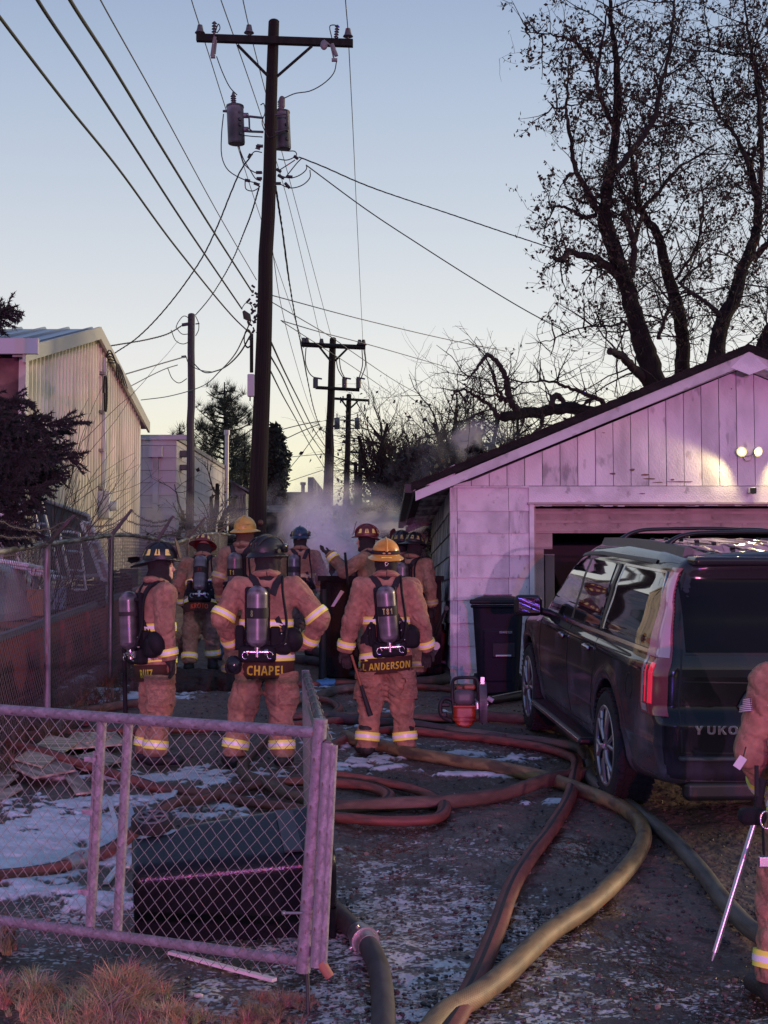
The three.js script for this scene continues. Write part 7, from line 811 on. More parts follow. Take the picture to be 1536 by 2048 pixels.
{ // left to right, front row first
  firefighter({ label: 'person in tan gear and black ridged helmet at left, head turned right in profile', seed: 1, pos: at(313, 11.8), yaw: -1.02, scale: 0.965, arms: [[[-0.25, 1.17, -0.06], [-0.20, 0.95, -0.2], [-0.19, 0.84, -0.28]], [[0.25, 1.16, 0.03], [0.26, 0.90, -0.02], [0.26, 0.8, -0.05]]], legs: [[[-0.13, 0.5, -0.03], [-0.14, 0.11, 0.03], -0.15], [[0.12, 0.5, 0.01], [0.14, 0.11, 0.06], 0.3]], helmet: 'trad_black', tabs: true, face: true, look: 0.6, skin: skinM, name: 'RUIZ', nameW: 0.165, nameSize: 92, nameAt: 0.75, tankText: '', bandY: 0.06, bandH: 0.035, pockets: [[1, 0.63, 0.02]], bagX: 0.24, slope: 0.03 });
  firefighter({ label: 'person in tan gear and black visored helmet, hands on hips, beside the gate leaf', seed: 2, pos: at(533, 11.7), yaw: 0.08, scale: 1.0, wide: 1.02, sh: 0.225, arms: [[[-0.36, 1.2, 0.05], [-0.27, 0.985, -0.13], [-0.18, 0.96, -0.2]], [[0.43, 1.2, 0.03], [0.33, 0.99, -0.08], [0.27, 0.93, -0.15], 0]], legs: [[[-0.18, 0.5, -0.01], [-0.25, 0.12, 0.03], -0.3], [[0.12, 0.5, -0.01], [0.13, 0.11, 0.03], 0.25]], helmet: 'black', face: true, look: 0.85, skin: skinM, name: 'CHAPEL', nameW: 0.215, nameSize: 96, tankText: '8  ', bandTurn: 0.13, bandInk: '#9aa070', upperTrim: true, tankX: -0.07, pockets: [[1, 0.63, 0.05]], hem: 0.77 });
  firefighter({ label: 'person in tan gear and orange yellow helmet holding a tool, right of the front row', seed: 3, pos: at(772, 12.25), yaw: 0.05, scale: 0.98, sh: 0.215, arms: [[[-0.30, 1.16, 0.03], [-0.36, 0.90, -0.02], [-0.34, 0.77, -0.04]], [[0.30, 1.15, 0.02], [0.37, 0.91, -0.05], [0.36, 0.79, -0.1]]], legs: [[[-0.13, 0.5, -0.01], [-0.17, 0.09, 0.03], -0.25], [[0.13, 0.5, -0.01], [0.17, 0.09, 0.03], 0.25]], helmet: 'yellow', name: 'L ANDERSON', nameW: 0.215, nameSize: 78, slope: 0.05, tankText: 'T 8 1', bandTurn: 0.0, tankTilt: 0.08, pockets: [[-1, 0.6, 0.02], [1, 0.6, 0.02]], nod: 0.1 });
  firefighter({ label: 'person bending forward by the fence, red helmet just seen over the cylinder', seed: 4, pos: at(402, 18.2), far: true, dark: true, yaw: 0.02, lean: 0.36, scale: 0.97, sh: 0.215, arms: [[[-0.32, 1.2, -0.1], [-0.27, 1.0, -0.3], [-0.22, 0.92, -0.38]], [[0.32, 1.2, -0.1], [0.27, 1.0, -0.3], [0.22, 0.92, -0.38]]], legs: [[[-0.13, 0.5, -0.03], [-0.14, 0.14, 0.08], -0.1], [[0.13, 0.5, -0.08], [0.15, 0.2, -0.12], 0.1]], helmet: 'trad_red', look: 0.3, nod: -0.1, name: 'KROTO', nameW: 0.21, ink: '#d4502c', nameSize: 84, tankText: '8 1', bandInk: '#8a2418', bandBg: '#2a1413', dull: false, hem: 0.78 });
  firefighter({ label: 'tall person in shade-darkened tan gear and pale yellow helmet in front of the tall pole', seed: 5, pos: at(487, 16.9), far: true, dark: true, yaw: -0.3, scale: 1.06, arms: [[[-0.28, 1.18, 0.03], [-0.28, 0.93, -0.06], [-0.26, 0.82, -0.1]], [[0.27, 1.17, 0.0], [0.28, 0.95, -0.2], [0.24, 0.9, -0.28]]], legs: [[[-0.12, 0.5, 0], [-0.14, 0.1, 0.03]], [[0.12, 0.5, 0], [0.14, 0.1, 0.03]]], helmet: 'pale', dull: true, upperTrim: true, tankText: 'T 1', bandInk: '#d8cf50', hoodMat: panelBr, nod: 0.05 });
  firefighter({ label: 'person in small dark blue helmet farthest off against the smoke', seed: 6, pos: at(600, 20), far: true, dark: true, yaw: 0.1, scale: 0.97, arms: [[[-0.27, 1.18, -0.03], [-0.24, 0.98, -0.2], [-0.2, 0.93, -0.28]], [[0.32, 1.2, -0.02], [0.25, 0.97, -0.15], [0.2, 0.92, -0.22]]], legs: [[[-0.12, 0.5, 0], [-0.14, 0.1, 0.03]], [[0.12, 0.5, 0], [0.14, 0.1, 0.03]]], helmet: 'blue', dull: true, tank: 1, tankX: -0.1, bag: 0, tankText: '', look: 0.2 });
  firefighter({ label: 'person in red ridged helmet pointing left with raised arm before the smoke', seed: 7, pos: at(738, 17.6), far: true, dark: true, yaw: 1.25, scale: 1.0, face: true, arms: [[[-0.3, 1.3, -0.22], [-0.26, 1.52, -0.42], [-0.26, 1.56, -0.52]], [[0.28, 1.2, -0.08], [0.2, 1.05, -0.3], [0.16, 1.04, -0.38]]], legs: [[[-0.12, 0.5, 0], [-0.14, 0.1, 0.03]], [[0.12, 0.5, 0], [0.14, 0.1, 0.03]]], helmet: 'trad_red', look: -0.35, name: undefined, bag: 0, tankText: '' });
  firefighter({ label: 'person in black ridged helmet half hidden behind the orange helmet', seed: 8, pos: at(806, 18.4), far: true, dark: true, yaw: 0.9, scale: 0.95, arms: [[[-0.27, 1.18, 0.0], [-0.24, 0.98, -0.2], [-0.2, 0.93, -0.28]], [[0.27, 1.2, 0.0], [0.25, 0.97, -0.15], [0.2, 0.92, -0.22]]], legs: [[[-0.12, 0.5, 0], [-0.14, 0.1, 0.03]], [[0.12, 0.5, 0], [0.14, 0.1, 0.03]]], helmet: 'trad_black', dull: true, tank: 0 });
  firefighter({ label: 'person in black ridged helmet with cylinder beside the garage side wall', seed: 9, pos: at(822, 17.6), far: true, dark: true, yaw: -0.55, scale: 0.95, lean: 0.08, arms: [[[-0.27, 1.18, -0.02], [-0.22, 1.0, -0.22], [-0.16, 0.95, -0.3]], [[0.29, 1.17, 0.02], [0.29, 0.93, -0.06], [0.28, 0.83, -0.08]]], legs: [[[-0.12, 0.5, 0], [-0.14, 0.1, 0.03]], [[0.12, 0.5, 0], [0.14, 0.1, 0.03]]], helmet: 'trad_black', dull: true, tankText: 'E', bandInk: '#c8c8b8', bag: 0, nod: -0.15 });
  const f = firefighter({ label: 'person in tan gear at the right edge, holding a steel pole', seed: 10, pos: at(1632, 6.2), yaw: -0.25, lean: 0.26, scale: 0.95, wide: 1.02, sh: 0.2, arms: [[[-0.285, 1.14, -0.08], [-0.22, 1.0, -0.30], [-0.17, 0.95, -0.38]], [[0.35, 1.17, -0.06], [0.3, 0.98, -0.28], [0.2, 0.95, -0.35]]], legs: [[[-0.17, 0.5, -0.02], [-0.2, 0.13, 0.03], -0.5], [[0.15, 0.5, 0], [0.17, 0.11, 0.05], 0.3]], helmet: 'black', tank: 1, name: '', tankText: '', bag: 0 });
  const fl = new MB(), fc = document.createElement('canvas'); fc.width = 128; fc.height = 96; const fx = fc.getContext('2d'); fx.fillStyle = '#d8d4d8'; fx.fillRect(0, 0, 128, 96); fx.fillStyle = '#7a4a58'; for (let k = 0; k < 7; k++) fx.fillRect(0, k * 13.7, 128, 7); fx.fillStyle = '#2c2f52'; fx.fillRect(0, 0, 54, 50); const ft = new THREE.CanvasTexture(fc); ft.colorSpace = THREE.SRGBColorSpace;
  const a = V(-0.2, 1.455, 0).lerp(V(-0.285, 1.14, -0.08), 0.38); const sf = (x, y, z) => capF(x, y, z, V(-0.2, 1.455, 0), V(-0.285, 1.14, -0.08), 0.105, 0.09); const U = M4(V(0, 0.95, 0), -0.22).multiply(new THREE.Matrix4().makeTranslation(0, -0.95, 0)); patch(sf, (u, v) => a.clone().add(V(-0.35, -0.03 + 0.06 * v, -0.045 + 0.09 * u + 0.05)).add(V(0, 0, 0.12)), V(1, 0, -0.45).normalize(), 8, 8, 0.008).build('flag_patch', mat([0.9, 0.9, 0.9], 0.8, 0, { map: ft }), f, U);
}
// ---------- hoses ----------
const hoseTex = (base, band, n) => tex(256, 512, (u, v) => { const s = tfbm(u, v, 8, 4, 77 + n), w = 0.86 + 0.14 * Math.sin(v * 6.283 * 64) * Math.sin(u * 6.283 * 24), d = sstep(0.5, 0.72, tfbm(u, v, 5, 5, n)); const st = band && (Math.abs(u - 0.0) < 0.035 || Math.abs(u - 0.5) < 0.035 || u > 0.965) ? 0.22 : 1, ring = n === 3 ? 1 - 0.16 * sstep(0.55, 0.8, tfbm(u * 0.25, v, 16, 3, 44)) : 1; const k = (0.7 + 0.5 * s) * w * st * ring; return mixA(base.map((c) => c * k), [52, 40, 36], d * 0.55); });
const HM_ = { tan: [hoseTex([158, 136, 92], 0, 3), 0.55], grey: [hoseTex([120, 112, 100], 0, 4), 0.6], dark: [hoseTex([82, 76, 76], 0, 5), 0.7], red: [hoseTex([150, 84, 72], 1, 6), 0.6], brown: [hoseTex([122, 96, 80], 0, 7), 0.65] };
const hoseMat = {}; for (const k in HM_) hoseMat[k] = mat([1, 1, 1], HM_[k][1], 0, { map: (() => { const t = HM_[k][0]; t.repeat.set(1, 1); return t; })(), bumpMap: rept(T_weave, 1, 10), bumpScale: 0.0016 });
function hose(label, kind, r, pts, o = {}) { const P3 = pts.map(([x, y, h]) => G(x, y).add(V(0, r * (o.flat ? o.flat[1] : 1) * 0.92 + (h ?? 0), 0))); const L = P3.reduce((s, p, i) => s + (i ? p.distanceTo(P3[i - 1]) : 0), 0), c = spline(P3, Math.min(420, Math.ceil(L / 0.035))); const q = rng(pts.length * 31 + 7); c.forEach((p, i) => { p.y += (noise(i * 0.11, r * 90, pts[0][0]) - 0.4) * 0.012; });
  const mb = new MB().tube(c, (t, k) => r * (1 + 0.035 * (noise(k * 0.35, pts[0][0], 3) - 0.5)), 16, true, o.flat); const t = thing('fire_hose', label, 'hose', V(0, 0, 0), 'fire hoses'); mb.build('hose_jacket', hoseMat[kind], t);
  if (kind === 'red') { const e = new MB(), off = (d) => c.map((p, i) => { const tg = c[Math.min(c.length - 1, i + 1)].clone().sub(c[Math.max(0, i - 1)]).normalize(), s = new THREE.Vector3().crossVectors(tg, V(0, 1, 0)).normalize(); return p.clone().addScaledVector(s, d * r * 0.42).add(V(0, r * 0.80 * (o.flat ? o.flat[1] : 1), 0)); }); e.tube(off(0), 0.0055, 5, false); e.build('hose_stripe', blackMat, t); }
  for (const [x, y, a] of o.couplings ?? []) { const g = G(x, y), i = c.reduce((b, p, k) => p.distanceTo(g) < c[b].distanceTo(g) ? k : b, 0), d = c[Math.min(c.length - 1, i + 1)].clone().sub(c[Math.max(0, i - 1)]).normalize(), p = c[i], m = new MB(); m.cyl(p.clone().addScaledVector(d, -0.11), p.clone().addScaledVector(d, -0.02), r * 1.12, r * 1.2, 20).cyl(p.clone().addScaledVector(d, -0.02), p.clone().addScaledVector(d, 0.035), r * 1.38, r * 1.38, 20).cyl(p.clone().addScaledVector(d, 0.035), p.clone().addScaledVector(d, 0.11), r * 1.2, r * 1.1, 20); const s = new THREE.Vector3().crossVectors(d, V(0, 1, 0)).normalize(); for (const k of [0, 1, 2, 3]) { const u = s.clone().applyAxisAngle(d, k * 1.571 + 0.5); m.cyl(p.clone().addScaledVector(u, r * 1.3), p.clone().addScaledVector(u, r * 1.62), 0.012, 0.01, 8); } m.build('coupling', a ? mat([0.12, 0.25, 0.4], 0.4, 0.5) : mat([0.36, 0.34, 0.33], 0.4, 0.8), t); }
  return t; }
const FL = [1.08, 0.8];
hose('yellowish tan hose curving up from the bottom edge along the drive to the rear wheel', 'tan', 0.051, [[850, 2095], [892, 2048], [946, 2019], [1010, 1971], [1092, 1891], [1179, 1828], [1247, 1764], [1279, 1718], [1288, 1682], [1270, 1648], [1224, 1618], [1147, 1588], [1083, 1566], [997, 1547], [919, 1534], [828, 1518], [764, 1502], [720, 1494], [690, 1480]]);
hose('long dusty red hose from the bottom edge up past the front row', 'red', 0.046, [[880, 2100], [914, 2048], [946, 1987], [983, 1901], [1001, 1850], [1024, 1787], [1060, 1727], [1106, 1664], [1138, 1609], [1151, 1568, 0.04], [1154, 1540, 0.03], [1138, 1520], [1083, 1503], [1001, 1490], [919, 1479], [855, 1472], [782, 1468], [714, 1476], [676, 1492], [640, 1512]], { flat: FL });
hose('red hose loop bulging right of the gate posts', 'red', 0.044, [[300, 1582], [410, 1597], [501, 1613], [593, 1627], [664, 1641], [720, 1650], [782, 1652], [846, 1652], [878, 1643], [889, 1623], [873, 1606], [819, 1586], [750, 1570], [668, 1559], [640, 1552]], { flat: FL });
hose('red hose sweeping from the left edge over the tipped bin', 'red', 0.046, [[-60, 1763], [0, 1762], [91, 1752], [160, 1734], [228, 1711, 0.02], [292, 1686, 0.10], [346, 1654, 0.12], [401, 1618, 0.03], [456, 1593], [524, 1579], [593, 1572], [697, 1576], [752, 1586], [778, 1602], [764, 1617], [715, 1620], [660, 1616]], { flat: FL, couplings: [[160, 1734]] });
hose('red hose bent in a tight bow at the far left beside the boards', 'red', 0.044, [[310, 1583], [228, 1563, 0.03], [137, 1540, 0.05], [68, 1518, 0.05], [25, 1500, 0.02], [22, 1486, 0.02], [50, 1478], [120, 1473], [240, 1470], [400, 1466], [500, 1462], [600, 1456], [690, 1446], [760, 1441], [820, 1440], [890, 1438]], { flat: FL });
hose('grey brown hose crossing straight under the red hose to the rear wheel', 'brown', 0.050, [[600, 1640], [664, 1631], [737, 1623], [828, 1619], [919, 1615], [1010, 1600], [1101, 1577, 0.02], [1190, 1556], [1240, 1545]]);
hose('dark grey hose with a metal coupling leaving the bottom edge right of the gate', 'dark', 0.050, [[600, 1770], [655, 1823], [691, 1860], [732, 1903], [755, 1951], [764, 2001], [767, 2060], [766, 2110]], { couplings: [[727, 1897]] });
hose('grey hose running round the rear wheel toward the right foreground', 'grey', 0.048, [[896, 1470], [1010, 1487], [1101, 1497], [1161, 1509], [1179, 1540], [1188, 1577], [1238, 1609], [1300, 1656], [1350, 1700], [1400, 1754], [1450, 1822], [1500, 1874], [1560, 1915]]);
hose('tan hose passing behind the orange saw to the front of the running board', 'brown', 0.050, [[560, 1438], [673, 1442], [750, 1446], [837, 1446], [965, 1443], [1056, 1449], [1124, 1468], [1156, 1493], [1166, 1514], [1172, 1540]]);
hose('thin dark hose from the gate leaf passing behind the feet', 'dark', 0.046, [[640, 1438], [700, 1448], [782, 1455], [850, 1462], [930, 1474], [1010, 1489]]);
hose('thick dark hose looping round the corner of the garage', 'dark', 0.062, [[700, 1352], [770, 1346], [836, 1342], [875, 1343], [896, 1352], [899, 1362], [875, 1371], [831, 1375], [760, 1378]]);
hose('red hose with a blue coupling stretched across behind the front row', 'red', 0.046, [[560, 1372], [610, 1374], [650, 1373], [720, 1373], [800, 1376], [860, 1381], [915, 1387]], { flat: FL, couplings: [[655, 1373, 1]] });
hose('dark hoses bundle curving out from beside the burnt bin', 'dark', 0.07, [[616, 1296], [628, 1312], [660, 1322], [700, 1330], [760, 1338]]);
hose('second dark hose lying in front of the burnt bin', 'dark', 0.06, [[590, 1326], [625, 1330], [670, 1338], [720, 1350], [760, 1358]]);
hose('small red hose coil just behind the gate leaf end', 'red', 0.042, [[560, 1404], [605, 1401], [645, 1404], [672, 1415], [676, 1428], [648, 1438], [600, 1442], [540, 1440]], { flat: FL });
hose('brown hose in the snow by the left fence', 'brown', 0.046, [[112, 1476], [118, 1460], [137, 1442], [160, 1431], [205, 1424], [262, 1416], [320, 1412]]);
hose('brown hose looped round the boot of the visored person', 'brown', 0.046, [[545, 1470], [529, 1486], [497, 1522], [484, 1545], [494, 1563], [538, 1582], [593, 1603], [650, 1618]]);
hose('grey hose lying low behind the legs of the front row', 'grey', 0.05, [[560, 1418], [640, 1398], [680, 1388], [730, 1384]]);
// ---------- bins ----------
const binM = mat([0.010, 0.013, 0.020], 0.5, 0, { specularIntensity: 0.35, bumpMap: rept(T_fine, 8, 8), bumpScale: 0.001 }), binLid = mat([0.02, 0.02, 0.024], 0.5, 0, { specularIntensity: 0.4 }), binWheel = mat([0.02, 0.02, 0.02], 0.7);
const binShape = (p, m, open) => { // tapered wheeled bin, base at origin, front +z
  const prof = (y) => [0.235 + 0.065 * y, 0.27 + 0.09 * y, -0.02 + 0.02 * y]; const body = (x, y, z) => { const t = y / 1.0, [hx, hz, oz] = prof(clamp(t)); let q = smax(Math.abs(x) - hx, Math.abs(z - oz) - hz, 0.11); if (z < -0.15 && y < 0.26) q = smax(q, -(Math.hypot(y - 0.11, z + 0.30) - 0.15), 0.03); q -= 0.006 * (Math.abs(z - oz - hz) < 0.05 && Math.abs(x) < 0.17 && y > 0.15 && y < 0.72 && !open ? 1 : 0); return smax(smax(q, -y, 0.03), y - 1.0, 0.01); };
  const f = open ? (x, y, z) => { const [hx, hz, oz] = prof(clamp(y)); return smax(body(x, y, z), -smax(smax(Math.abs(x) - hx + 0.022, Math.abs(z - oz) - hz + 0.022, 0.11), 0.03 - y, 0.02), 0.008); } : body;
  mk('bin_body', meshField(f, [-0.38, -0.05, -0.5], [0.38, 1.05, 0.5], 0.014, 0.03), m, p);
  const rim = new MB(), c = []; const [hx, hz, oz] = prof(1); for (let k = 0; k <= 60; k++) { const a = k / 60 * 6.283, s = Math.sin(a), co = Math.cos(a), e = 0.32; c.push(V(Math.sign(s) * Math.pow(Math.abs(s), e) * (hx + 0.006), 0.985, oz + Math.sign(co) * Math.pow(Math.abs(co), e) * (hz + 0.006))); } rim.tube(c, 0.02, 8, false); rim.build('bin_rim', m, p);
  for (const s of [-1, 1]) { const w = new MB(); w.cyl(V(s * 0.225, 0.11, -0.30), V(s * 0.285, 0.11, -0.30), 0.11, 0.11, 28); const wh = w.build('wheel', binWheel, p); const h = new MB(); for (let k = 0; k < 6; k++) { const a = k * 1.047; h.tube([V(s * 0.29, 0.11, -0.30), V(s * 0.29, 0.11 + Math.cos(a) * 0.078, -0.30 + Math.sin(a) * 0.078)], 0.008, 5); } h.add(new THREE.TorusGeometry(0.08, 0.008, 6, 26), M4(V(s * 0.288, 0.11, -0.3), 0, Math.PI / 2, 0)); h.build('wheel_hub', mat([0.10, 0.10, 0.11], 0.5), wh); }
  new MB().cyl(V(-0.23, 0.11, -0.3), V(0.23, 0.11, -0.3), 0.012, 0.012, 8).build('axle', steel, p);
};
{
  const b = thing('wheeled_bin', 'dark navy wheeled bin with closed lid standing by the garage corner', 'bin', G(996, 1388)); binShape(b, binM, false); b.scale.set(0.94, 1.0, 0.9); b.rotation.y = -0.06;
  const l = new MB(); l.rbox(0, 1.035, 0.0, 0.67, 0.055, 0.80, 0.025, null, 3); l.add(new THREE.SphereGeometry(1, 28, 10, 0, 6.283, 0, 1.571), M4(V(0, 1.045, 0.0), 0, 0, 0, V(0.30, 0.07, 0.34))); const lid = l.build('lid', binLid, b); new MB().rbox(0, 1.112, 0.06, 0.34, 0.014, 0.09, 0.006).build('lid_handle', mat([0.04, 0.045, 0.055], 0.25), lid);
  new MB().cyl(V(-0.03, 0.44, 0.352), V(0.15, 0.44, 0.352), 0.013, 0.013, 10).build('catch_bar', mat([0.4, 0.45, 0.47], 0.35, 0.4), b);
  new MB().rbox(0.06, 0.5, 0.315, 0.26, 0.16, 0.03, 0.01).build('recess_panel', mat([0.006, 0.007, 0.01], 0.6), b);
  const put = (txt, w, h, size, x, y, z, ry, rz) => { const m = mat([0.8, 0.8, 0.8], 0.7, 0, { map: textTex(txt, 256, 64, '#0b0e14', '#c8ccd2', size, 0, 'monospace') }); new MB().face([[-1, -1], [1, -1], [1, 1], [-1, 1]].map(([a, c]) => V(a * w / 2, c * h / 2, 0).applyMatrix4(M4(V(x, y, z), 0, ry, rz))), [[0, 0], [1, 0], [1, 1], [0, 1]]).build('stamped_number', m, b); };
  put('00402121', 0.17, 0.043, 48, 0.09, 0.7, 0.352, 0, 0); b.children.forEach((c) => 0);
  const t = thing('wheeled_bin', 'black wheeled bin tipped on its side behind the gate', 'bin', V(0, 0, 0)); binShape(t, mat([0.010, 0.011, 0.013], 0.2, 0, { specularIntensity: 0.45, bumpMap: rept(T_fine, 8, 8), bumpScale: 0.001 }), true);
  // lying: its bottom to the left, its mouth to the right and slightly back
  const ax = V(0.985, 0.0, -0.17).normalize(), zt = new THREE.Vector3().crossVectors(ax, V(0, 1, 0)).multiplyScalar(1).normalize(), xt = new THREE.Vector3().crossVectors(ax, zt); // mouth to the right, front toward the camera
  t.quaternion.setFromRotationMatrix(new THREE.Matrix4().makeBasis(xt, ax, zt)); const c0 = G(246, 1896); t.position.set(c0.x, groundY(0, c0.z) + 0.25, c0.z - 0.26); t.rotateZ(0.05); t.rotateY(0.32); t.position.y -= 0.03; t.scale.set(0.92, 0.98, 0.88);
  new MB().box(-0.302, 0.80, 0.02, 0.012, 0.09, 0.5).build('label_strip', mat([0.05, 0.055, 0.06], 0.5), t); new MB().rbox(0, 1.03, -0.42, 0.66, 0.03, 0.1, 0.012).build('lid_hinge', binLid, t);
}
// ---------- cut-off saw ----------
{
  const p = G(932, 1466), s = thing('cutoff_saw', 'orange red power cutter saw standing on the ground by the bin', 'saw', p.clone().add(V(0, 0, 0))); const or = mat([0.42, 0.05, 0.012], 0.45, 0, { map: rept(T_soft, 1, 1), clearcoat: 0.3 }), gr = mat([0.10, 0.10, 0.105], 0.5), bk = mat([0.014, 0.014, 0.015], 0.6), al = mat([0.4, 0.4, 0.41], 0.4, 0.8);
  const f = (x, y, z) => { let q = smax(smax(Math.abs(x + 0.02) - 0.105 + 0.10 * sstep(0.14, 0.0, y), Math.abs(z) - 0.15, 0.05), Math.abs(y - 0.14) - 0.13, 0.05); return q - 0.004 * Math.sin(y * 160) * (y < 0.16 ? 1 : 0) * (Math.abs(x + 0.02) > 0.05 ? 1 : 0.3); }; mk('saw_body', meshField(f, [-0.2, -0.03, -0.22], [0.16, 0.32, 0.22], 0.0085, 0.02), or, s);
  new MB().rbox(-0.02, 0.335, 0.02, 0.2, 0.15, 0.22, 0.06, null, 4).build('filter_cover', gr, s); new MB().rbox(-0.02, 0.255, 0.03, 0.212, 0.022, 0.24, 0.01).build('body_seam', or, s);
  new MB().tube(spline([V(-0.12, 0.18, 0.1), V(-0.13, 0.42, 0.08), V(-0.11, 0.5, 0.02), V(0.0, 0.515, -0.02), V(0.1, 0.5, -0.02), V(0.115, 0.4, 0.0), V(0.11, 0.22, 0.02)], 30), 0.016, 10).build('front_handle', bk, s);
  const rh = new MB(); rh.tube(spline([V(-0.1, 0.3, 0.08), V(-0.2, 0.33, 0.1), V(-0.24, 0.28, 0.12), V(-0.23, 0.17, 0.12), V(-0.14, 0.12, 0.1)], 20), 0.022, 8).rbox(-0.2, 0.27, 0.11, 0.1, 0.04, 0.05, 0.015).rbox(-0.21, 0.18, 0.12, 0.06, 0.05, 0.05, 0.015).build('rear_handle', bk, s);
  new MB().rbox(0.03, 0.43, 0.04, 0.11, 0.05, 0.1, 0.02).rbox(-0.06, 0.42, 0.0, 0.06, 0.04, 0.08, 0.015).build('engine_block', mat([0.25, 0.08, 0.04], 0.5), s);
  new MB().cyl(V(0.155, 0.26, -0.06), V(0.161, 0.26, -0.06), 0.19, 0.19, 48).build('cutting_disc', mat([0.22, 0.21, 0.21], 0.6, 0.4), s); const gd = new MB(), pr = []; for (let k = 0; k <= 20; k++) pr.push(k); const arc = (r, x) => pr.map((k) => { const a = -0.9 + k / 20 * 3.3; return V(x, 0.26 + Math.cos(a) * r, -0.06 + Math.sin(a) * r); }); const a1 = arc(0.215, 0.12), a2 = arc(0.215, 0.19), a3 = arc(0.06, 0.192), a4 = arc(0.06, 0.118); for (let k = 0; k < 20; k++) { gd.face([a1[k], a2[k], a2[k + 1], a1[k + 1]]); gd.face([a2[k], a3[k], a3[k + 1], a2[k + 1]]); gd.face([a4[k], a1[k], a1[k + 1], a4[k + 1]]); } gd.build('blade_guard', gr, s); new MB().box(0.155, 0.47, 0.0, 0.035, 0.1, 0.06).build('guard_grip', al, s);
  new MB().rbox(0.1, 0.26, -0.04, 0.045, 0.09, 0.34, 0.02).build('blade_arm', al, s); new MB().cyl(V(0.19, 0.26, -0.06), V(0.21, 0.26, -0.06), 0.03, 0.025, 16).build('disc_bolt', al, s); new MB().cyl(V(0.20, 0.33, 0.06), V(0.25, 0.30, 0.07), 0.022, 0.022, 12).build('tank_cap', mat([0.6, 0.62, 0.6], 0.5), s);
  for (const x of [-0.06, 0.03]) new MB().rbox(x, 0.006, 0.02, 0.05, 0.02, 0.2, 0.008).build('foot', bk, s);
}
// ---------- litter: boards and laths ----------
{
  const ply = mat([0.8, 0.6, 0.46], 0.85, 0, { map: rept(T_wood, 1, 1), bumpMap: rept(T_woodB, 1, 1), bumpScale: 0.002 }), ply2 = mat([0.95, 0.75, 0.52], 0.85, 0, { map: rept(T_wood, 1.2, 0.8) }), lath = mat([0.66, 0.64, 0.64], 0.7), lathP = mat([0.72, 0.6, 0.62], 0.7);
  const slab = (label, pts, th, m, h, cat = 'board', name = 'wooden_board') => { const t = thing(name, label, cat, V(0, 0, 0)); const q = pts.map(([x, y, k], i) => G(x, y, h + (k ?? 0))); const mb = new MB(), up = V(0, th, 0); mb.face(q.map((p) => p.clone().add(up))); mb.face([...q].reverse()); q.forEach((p, i) => { const n = q[(i + 1) % q.length]; mb.face([p, n, n.clone().add(up), p.clone().add(up)]); }); mb.build('panel', m, t); };
  slab('pale wooden board topmost of the pile at left, with slats', [[148, 1478], [232, 1478], [252, 1502], [110, 1514]].reverse(), 0.014, ply2, 0.05); slab('light wooden board lying across the pile behind the gate', [[30, 1540], [100, 1490], [160, 1502], [84, 1556]].reverse(), 0.014, ply2, 0.075);
  slab('wide tan board at the front of the pile', [[22, 1548], [68, 1572], [150, 1556], [132, 1522], [60, 1530]].reverse(), 0.016, ply, 0.05); slab('tan board at the right of the pile, near the fallen upright', [[120, 1530], [205, 1511], [248, 1532], [170, 1552]].reverse(), 0.015, ply, 0.035);
  slab('tan board half under the pile at the left edge', [[-40, 1568], [10, 1548], [38, 1558], [0, 1590], [-40, 1610]].reverse(), 0.015, ply, 0.02); slab('narrow brown board at the lower right of the pile', [[130, 1560], [152, 1552], [186, 1590], [152, 1594]].reverse(), 0.015, ply, 0.012); slab('brown board poking out lowest on the left edge', [[-40, 1600], [40, 1572], [46, 1580], [-30, 1626]].reverse(), 0.015, ply, 0.005); slab('small pale board on the ground behind the pile', [[182, 1462], [228, 1460], [236, 1470], [186, 1474]].reverse(), 0.012, ply2, 0.01);
  slab('bluish grey panel scrap on the snow between the gate uprights', [[248, 1612], [262, 1614], [286, 1682], [252, 1690]].reverse(), 0.012, mat([0.42, 0.46, 0.5], 0.6), 0.01, 'panel', 'panel_scrap');
  for (let k = 0; k < 4; k++) slab(['thin strip of wood on the top board, leftmost', 'thin strip of wood on the top board, second', 'thin strip of wood on the top board, third', 'thin strip of wood on the top board, rightmost'][k], [[120 + k * 26, 1508 - k * 3], [126 + k * 26, 1509 - k * 3], [160 + k * 24, 1481], [155 + k * 24, 1480]].reverse(), 0.012, ply2, 0.066, 'wood strip', 'wood_strip');
  const stick = (label, a, b, w, m, h0 = 0.01, h1 = 0.01) => { const t = thing('lath', label, 'lath'), A = G(...a, h0), B = G(...b, h1), d = B.clone().sub(A), s = new THREE.Vector3().crossVectors(d, V(0, 1, 0)).normalize().multiplyScalar(w / 2), u = V(0, w * 0.45, 0), mb = new MB(); mb.hexa([A.clone().sub(s), A.clone().add(s), B.clone().add(s), B.clone().sub(s), A.clone().sub(s).add(u), A.clone().add(s).add(u), B.clone().add(s).add(u), B.clone().sub(s).add(u)]); mb.build('strip', m, t); };
  stick('white lath leaning up right of the gate uprights', [284, 1688], [354, 1588], 0.032, lath, 0.01, 0.03); stick('white lath between the two gate uprights', [217, 1600], [242, 1690], 0.03, lath); stick('short white lath end at the foot of the gate upright', [212, 1772], [236, 1740], 0.034, lath); stick('pinkish white lath on the ground in front of the gate', [340, 1912], [549, 1968], 0.032, lathP); stick('white lath on the snow beyond the second upright', [255, 1740], [300, 1660], 0.025, lath);
  const pb = thing('pebble', 'single pale pebble in front of the gate', 'pebble', G(397, 1995, 0.008)); new MB().add(new THREE.IcosahedronGeometry(0.018, 1), M4(V(0, 0, 0), 0, 0, 0, V(1.2, 0.6, 0.8))).build('stone', mat([0.6, 0.5, 0.48], 0.8), pb);
}
